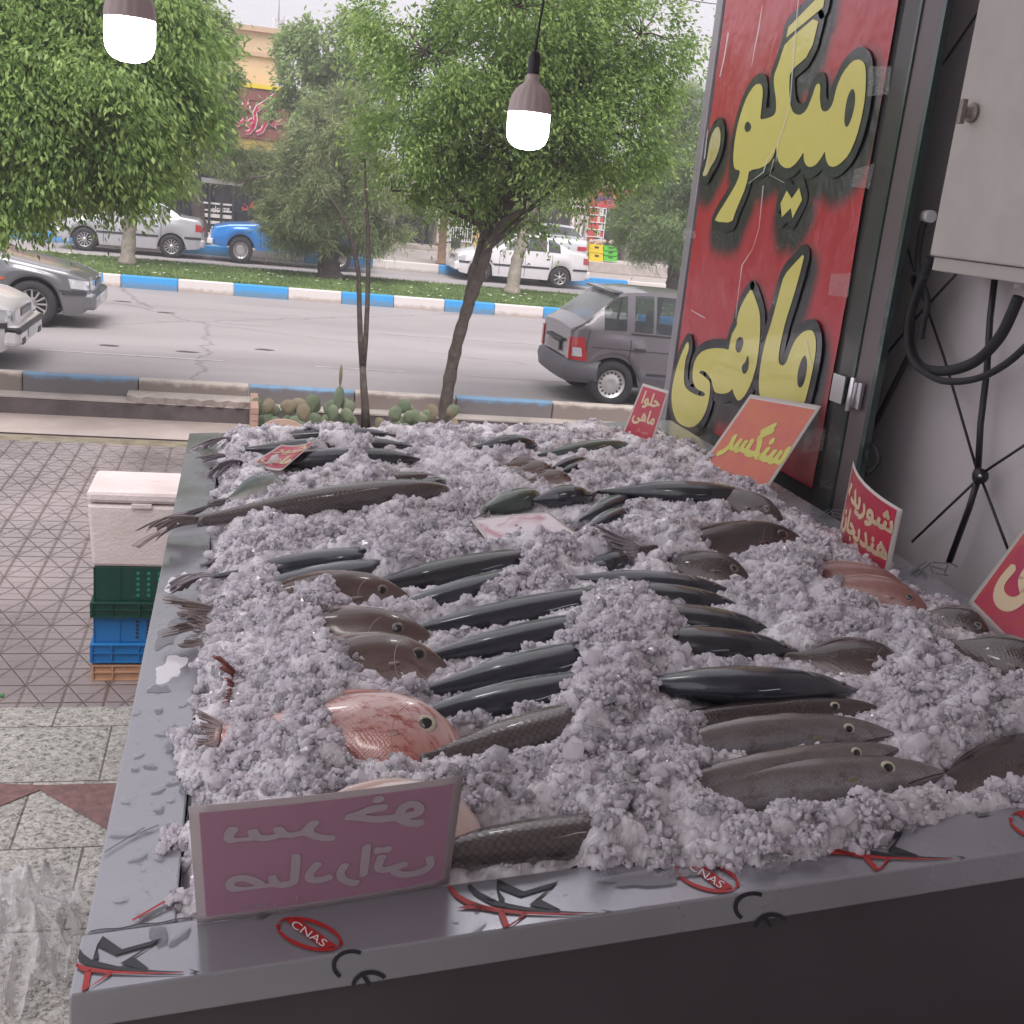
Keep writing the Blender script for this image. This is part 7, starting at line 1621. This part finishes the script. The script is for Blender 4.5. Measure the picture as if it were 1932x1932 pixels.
# stroke-drawn shop name: bold magenta letters with a pale edge
def stroke(parent, lines, w, Y, m1, m2):
    for (dd, ww, mm) in ((.0, w*1.7, m2), (.02, w, m1)):
        b = MB()
        for L_ in lines: ribbon(b, L_, ww, lambda x, y: GY(x, y, YF-.31-dd-Y))
        rel(b.build('lettering', mm, fix=False), parent)
sx = lambda L_: [(402.5+x*.25, y*.25) for x, y in L_]     # from the 1932 crop of that corner
stroke(A, [sx([(480, 705), (430, 745), (380, 780), (335, 805), (312, 850), (318, 905), (305, 960), (270, 998), (248, 998)]), sx([(470, 740), (420, 770), (370, 800), (330, 830)]), sx([(300, 900), (275, 915), (262, 940), (285, 955), (305, 935)]),
           sx([(245, 880), (230, 915), (205, 930), (195, 912), (185, 938), (160, 935), (150, 905)]), sx([(415, 890), (400, 925), (380, 960), (365, 990), (325, 1005)]), sx([(415, 890), (432, 925), (455, 945), (452, 910), (440, 880), (435, 930)]), sx([(470, 930), (500, 925), (520, 910)])], 5.2, 0, m_mag, m_wh)
stroke(A, [sx([(240, 750), (241, 790)]), sx([(218, 800), (219, 832)]), sx([(256, 800), (257, 832)])], 7.5, 0, m_mag, m_wh)
m_redl = mat('red_letter', (.62, .03, .03), .4)
wall_text('سالن', 457, 382, 492, 396, YF+.18, m_redl, True, .06, A); wall_text('کریسی', 256, 365, 290, 382, YF+.18, m_redl, True, .06, A); wall_text('welcome', 392, 388, 433, 401, YF+.15, m_wh, False, .03, A)
wall_text('ـ', 463, 360, 484, 366, YF+.18, m_redl, False, .04, A) if False else None
# a low dull wall of the next lots
B = empty('shop_building', (px_x(800, 440, 42.0), 42.0, .47), 0, 'low shop row with a dark doorway and a white-grilled window', 'building')
YB2 = 42.0; zt1 = px_z(900, 335, YB2)
def facade(name, px0, px1, m, par, Y=YB2, ztop=None, z0=.47, d=8.0): b = MB(); b.box((px_x(px0, 420, Y), Y, z0), (px_x(px1, 420, Y), Y+d, ztop or zt1)); return rel(b.build(name, m), par)
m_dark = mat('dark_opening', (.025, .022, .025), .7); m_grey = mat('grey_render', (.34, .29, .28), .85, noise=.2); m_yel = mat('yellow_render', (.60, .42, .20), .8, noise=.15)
facade('wall', 560, 745, m_grey, B); facade('doorway', 745, 826, m_dark, B, YB2+1.2); facade('wall', 826, 847, mat('beige_render', (.50, .42, .38), .85), B)
facade('wall', 847, 893, mat('pale_blue_render', (.50, .56, .58), .8, noise=.1), B); facade('wall', 893, 917, m_yel, B); facade('wall', 917, 940, mat('panel_render', (.55, .45, .42), .8, c2=(.4, .06, .05), nscale=2), B)
facade('doorway', 940, 1010, m_dark, B, YB2+.8)
b = MB(); b.box((px_x(560, 420, YB2), YB2-.1, zt1), (px_x(1012, 420, YB2), YB2+8, zt1+.25)); rel(b.build('parapet', m_grey), B)
b = MB(); b.box((px_x(745, 420, YB2), YB2+.02, px_z(790, 385, YB2)), (px_x(826, 420, YB2), YB2+.4, zt1-.02)); rel(b.build('lintel', m_grey), B)
b = MB(); x0, x1, z0, z1 = px_x(851, 430, YB2), px_x(891, 430, YB2), px_z(870, 455, YB2), px_z(870, 405, YB2)
b.box((x0, YB2-.03, z0), (x1, YB2-.005, z1)); w_ = rel(b.build('window', m_dark), B)
b = MB()
for i in range(10): x = x0+(x1-x0)*i/9; b.box((x-.014, YB2-.09, z0), (x+.014, YB2-.06, z1))
for z in (z0, (z0+z1)/2, z1): b.box((x0-.03, YB2-.10, z-.02), (x1+.03, YB2-.05, z+.02))
g_ = b.build('window_grille', M['white_metal']); g_.parent = w_
b = MB(); b.box((px_x(847, 460, YB2), YB2-.02, .47), (px_x(893, 460, YB2), YB2-.001, px_z(870, 458, YB2))); rel(b.build('dado', mat('dado', (.46, .45, .33), .8)), B)
b = MB()
for k in range(3): x = px_x(899, 430, YB2); b.box((x, YB2-.04, px_z(900, 432-k*14, YB2)), (x+.36, YB2-.003, px_z(900, 424-k*14, YB2)))
rel(b.build('notice', mat('notice_blue', (.16, .30, .48), .5)), B)
b = MB(); b.box((px_x(735, 470, 41), 40.6, .47), (px_x(830, 470, 41), 42.0, .62)); tag(b.build('doorstep', M['concrete'], bevel=.01), 'long concrete step in front of the dark doorway', 'step')
Cc = empty('shop_building', (px_x(1120, 440, 44.0), 44.0, .47), 0, 'corner shop with a red sign, stacked shelves outside and a dark door', 'building')
YC = 44.0; zt2 = px_z(1140, 330, YC)
facade('wall', 1010, 1105, mat('pink_render', (.48, .36, .33), .8, noise=.2), Cc, YC, px_z(1050, 345, YC)); facade('wall', 1105, 1140, mat('stone_pier', (.45, .40, .36), .8), Cc, YC, zt2); facade('doorway', 1140, 1186, m_dark, Cc, YC+.5, zt2); facade('wall', 1186, 1330, m_grey, Cc, YC, zt2)
b = MB(); b.box((px_x(1016, 420, YC), YC-.02, .47), (px_x(1075, 420, YC), YC-.002, px_z(1045, 385, YC))); rel(b.build('display_window', m_dark), Cc)
b = MB()
for px in (1078, 1086, 1095): b.box((px_x(px, 420, YC), YC-.06, .47), (px_x(px+4, 420, YC), YC-.003, px_z(1085, 380, YC)))
rel(b.build('shutter_rail', M['white_metal']), Cc)
b = MB(); b.box((px_x(1108, 370, YC), YC-.35, px_z(1140, 392, YC)), (px_x(1190, 370, YC), YC-.02, px_z(1140, 352, YC))); rel(b.build('shop_sign', mat('sign_red', (.45, .05, .06), .4)), Cc)
wall_text('رفـده', 1114, 358, 1155, 384, YC-.36, mat('purple_letter', (.10, .03, .20), .4), True, .06, Cc); wall_text('ع', 1157, 366, 1168, 386, YC-.36, mat('orange_letter', (.7, .35, .05), .4), True, .05, Cc)
# shelves outside the corner shop
sh_ = empty('goods_shelf', (px_x(1120, 440, 43.6), 43.6, .47), 0, 'tall rack of packets outside the corner shop', 'shelf')
X0s, X1s = px_x(1108, 430, 43.6), px_x(1139, 430, 43.6)
b = MB(); nsh = 7; zs0, zs1 = .55, px_z(1120, 392, 43.6)
for k in range(nsh+1): z = zs0+(zs1-zs0)*k/nsh; b.box((X0s, 43.55, z), (X1s, 43.9, z+.03))
b.box((X0s-.03, 43.55, .47), (X0s, 43.9, zs1)); b.box((X1s, 43.55, .47), (X1s+.03, 43.9, zs1)); rel(b.build('rack', M['white_metal']), sh_)
cols = [mat('packet_red', (.5, .06, .05), .5), mat('packet_cream', (.6, .5, .4), .5), mat('packet_brown', (.32, .17, .1), .5), mat('packet_white', (.6, .58, .56), .5)]
b = MB(); rr_ = random.Random(3)
for k in range(nsh):
    z = zs0+(zs1-zs0)*k/nsh+.032; x = X0s+.02
    while x < X1s-.10: w_ = rr_.uniform(.07, .13); b.box((x, 43.57, z), (x+w_-.01, 43.8, z+rr_.uniform(.16, .26)), 0 if x < X0s+.3 else rr_.randrange(4)); x += w_
tag(rel(b.build('packets', cols), sh_), None, None, None, 'stuff')
for i, (px, py, mm, lb) in enumerate(((1112, 484, 'crate_yellow', 'lower yellow crate beside the green ones outside the corner shop'), (1112, 468, 'crate_yellow', 'upper yellow crate beside the green ones outside the corner shop'), (1138, 486, 'crate_green', 'bottom green crate outside the corner shop'), (1138, 477, 'crate_green', 'middle green crate outside the corner shop'), (1138, 468, 'crate_green', 'top green crate outside the corner shop'))):
    if mm not in M: M[mm] = mat(mm, (.75, .55, .02) if 'yellow' in mm else (.10, .52, .04), .5)
    c = GY(px, py, 36.5); wd = .50; hh = .30 if i < 2 else .19; root = empty('crate', (c.x+wd/2, 36.7, c.z-hh/2), 0, lb, 'crate', 'produce crates outside the corner shop')
    b = MB(); z0_ = c.z-hh/2; b.box((c.x, 36.5, z0_), (c.x+wd, 36.52, z0_+hh-.012)); b.box((c.x, 36.9, z0_), (c.x+wd, 36.92, z0_+hh-.012)); b.box((c.x, 36.52, z0_), (c.x+.02, 36.9, z0_+hh-.012)); b.box((c.x+wd-.02, 36.52, z0_), (c.x+wd, 36.9, z0_+hh-.012)); b.box((c.x+.02, 36.52, z0_), (c.x+wd-.02, 36.9, z0_+.02))
    rel(b.build('crate_body', M[mm]), root)
    b = MB(); b.box((c.x+.18, 36.49, z0_+hh*.55), (c.x+wd-.18, 36.498, z0_+hh*.75)); rel(b.build('handle', m_dark), root)
zl_ = GY(1112, 492, 36.5).z
b = MB(); b.box((px_x(1096, 500, 36.5), 36.3, .47), (px_x(1330, 500, 36.5), 38.5, zl_)); tag(b.build('low_wall', mat('low_wall_stone', (.50, .44, .41), .85, noise=.25, nscale=4), bevel=.02), 'low pale stone wall under the produce crates', 'wall')
b = MB(); r = random.Random(8)
for k in range(14): c = GY(1110+r.uniform(0, 44), 458+r.uniform(-3, 2), 36.7); rr = r.uniform(.05, .09); b.lathe([(.001, -rr), (rr*.8, -rr*.6), (rr, 0), (rr*.8, rr*.6), (.001, rr)], 8, 0, tuple(c))
tag(b.build('produce', mat('produce', (.55, .38, .30), .7, noise=.3, nscale=9)), 'pinkish brown goods heaped on the crates outside the corner shop', 'produce', None, 'stuff')
# telecom mast far behind the cream building
mast = empty('telecom_mast', (px_x(525, 60, 95), 95, .3), 0, 'thin lattice telecom mast above the cream building', 'mast'); b = MB()
xc = px_x(526, 60, 95)
for dx, dy in ((-.35, 0), (.35, 0), (0, .5)): b.tube([(xc+dx, 95+dy, .3), (xc+dx, 95+dy, px_z(525, 28 if dx > 0 else 32, 95))], .06, 5)
zz_ = .3; k = 0
while zz_ < px_z(525, 40, 95): b.tube([(xc-.35, 95, zz_), (xc+.35, 95, zz_+.8)], .035, 4); b.tube([(xc+.35, 95, zz_), (xc-.35, 95, zz_+.8)], .035, 4); zz_ += .8
rel(b.build('lattice', mat('mast_steel', (.38, .34, .36), .5)), mast)
b = MB(); b.tube([(xc-.05, 95, px_z(525, 40, 95)), (xc-.05, 95, px_z(525, -25, 95))], .05, 5); rel(b.build('pole', bpy.data.materials['mast_steel']), mast)
for px, pa, pb_ in ((516, 32, 66), (541, 34, 70), (520, 50, 72)): b = MB(); x = px_x(px, 50, 95); b.box((x-.09, 94.6, px_z(px, pb_, 95)), (x+.09, 94.8, px_z(px, pa, 95))); rel(b.build('antenna', M['white_metal']), mast)
b = MB(); b.tube([GY(1210, -12, 30), GY(1280, -2, 30), GY(1345, 7, 30), GY(1420, 15, 30)], .012, 5); tag(b.build('overhead_wire', M['black_plastic']), 'thin overhead wire crossing the sky beside the banner', 'wire')
# bicycle leaning by the orange-brown trunk
bk = empty('bicycle', (px_x(853, 500, 34.3), 34.3, .47), 0, 'old bicycle standing by the orange-brown trunk', 'bicycle')
def ring(b, c, R_, r_, n=28): b.tube([(c[0]+R_*math.cos(2*math.pi*k/n), c[1], c[2]+R_*math.sin(2*math.pi*k/n)) for k in range(n+1)], r_, 5)
x0 = px_x(846, 500, 34.3)
for xx in (x0, x0+.98):
    b = MB(); ring(b, (xx, 34.3, .47+.33), .32, .018); w_ = rel(b.build('wheel', M['rubber']), bk)
b = MB(); P_ = lambda x, z: (x0+x, 34.3, .47+z)
for pts in ([P_(0, .33), P_(.42, .33), P_(.30, .80), P_(0, .33)], [P_(.42, .33), P_(.82, .85), P_(.30, .78)], [P_(.98, .33), P_(.84, .82), P_(.80, 1.02)]): b.tube(pts, .016, 6)
rel(b.build('bike_frame', mat('bike_frame', (.16, .15, .16), .4, metal=.5)), bk)
b = MB(); b.tube([(x0+.80, 34.05, 1.50), (x0+.78, 34.3, 1.49), (x0+.80, 34.55, 1.50)], .014, 6); rel(b.build('handlebar', M['chrome']), bk)
b = MB(); b.box((x0+.18, 34.22, .47+.82), (x0+.42, 34.38, .47+.88)); rel(b.build('saddle', M['black_plastic'], bevel=.02), bk)
b = MB(); b.box((x0+.05, 34.15, .47+.48), (x0+.30, 34.45, .47+.78)); rel(b.build('pannier', mat('pannier', (.10, .10, .11), .8), bevel=.02), bk)

# ================================================================== person in the doorway
def skin_body(name, joints, bones, m, parent=None):
    me = bpy.data.meshes.new(name); me.from_pydata([j[0] for j in joints], bones, []); o = bpy.data.objects.new(name, me); COL.objects.link(o); me.materials.append(m)
    sk = o.modifiers.new('skin', 'SKIN'); sk.use_smooth_shade = True
    for i, j in enumerate(joints): me.skin_vertices[0].data[i].radius = (j[1], j[1]*j[2] if len(j) > 2 else j[1])
    me.skin_vertices[0].data[0].use_root = True
    sb = o.modifiers.new('sub', 'SUBSURF'); sb.levels = 1; sb.render_levels = 2
    if parent: o.parent = parent
    return o
pc = GY(803, 470, 40.9)
J = [((0, 0, .95), .145, .8), ((0, 0, 1.15), .13, .75), ((0, 0, 1.38), .155, .7), ((0, 0, 1.50), .06), ((0, -.01, 1.60), .085, 1.1), ((0, 0, 1.70), .07),
     ((.19, 0, 1.42), .06), ((.25, -.03, 1.15), .045), ((.20, -.16, .98), .032), ((-.19, 0, 1.42), .06), ((-.26, .02, 1.14), .045), ((-.22, -.10, .92), .032),
     ((.10, 0, .88), .09), ((.12, -.02, .48), .062), ((.13, .02, .08), .042), ((.14, -.13, .03), .035), ((-.10, 0, .88), .09), ((-.11, .03, .48), .062), ((-.13, .05, .08), .042), ((-.15, -.09, .03), .035)]
Bn = [(0, 1), (1, 2), (2, 3), (3, 4), (4, 5), (2, 6), (6, 7), (7, 8), (2, 9), (9, 10), (10, 11), (0, 12), (12, 13), (13, 14), (14, 15), (0, 16), (16, 17), (17, 18), (18, 19)]
per = skin_body('person', J, Bn, mat('dark_clothes', (.045, .04, .05), .8)); per.location = (pc.x, 40.9, .62)
tag(per, 'person in dark trousers and jacket standing in the dark doorway', 'person')
b = MB(); b.lathe([(.001, 1.50), (.085, 1.53), (.098, 1.61), (.09, 1.69), (.05, 1.745), (.001, 1.755)], 14); hd = b.build('hair', mat('hair', (.02, .015, .012), .7), per); hd.location = (0, .02, .02)
b = MB(); b.lathe([(.001, 1.52), (.055, 1.54), (.075, 1.61), (.07, 1.68), (.001, 1.70)], 14); hd = b.build('face', mat('skin_tone', (.36, .22, .16), .6), per); hd.location = (0, -.035, .0)
# wayside stool and bin bag left on the bed side, metal grate past the bed
b = MB(); xg = GZ(1020, 785, .1).x
for k in range(9): b.box((xg+.0, 11.70+k*.06, .19), (xg+1.2, 11.73+k*.06, .205))
tag(b.build('drain_grate', mat('grate', (.22, .19, .18), .6)), 'slatted drain grate past the cactus bed', 'grate')
b = MB(); b.box((xg-.02, 11.62, .0), (xg+9, 12.325, .185)); struct(b.build('kerb_slab', M['concrete']))

# added air volume over the street, lifting dark tones like lens glare
m = bpy.data.materials.new('glare_volume'); m.use_nodes = True; nt = m.node_tree; nt.nodes.remove(nt.nodes['Principled BSDF'])
v_ = nt.nodes.new('ShaderNodeVolumePrincipled'); v_.inputs['Color'].default_value = (.95, .93, .97, 1); v_.inputs['Density'].default_value = .0045; v_.inputs['Anisotropy'].default_value = .2
nt.links.new(v_.outputs[0], nt.nodes['Material Output'].inputs['Volume'])
b = MB(); b.box((-70, -8, -1.2), (75, 108, 19)); tag(b.build('veiling_glare', m), 'added thin pale air over the street, imitating lens glare', 'veiling_glare', None, 'stuff')
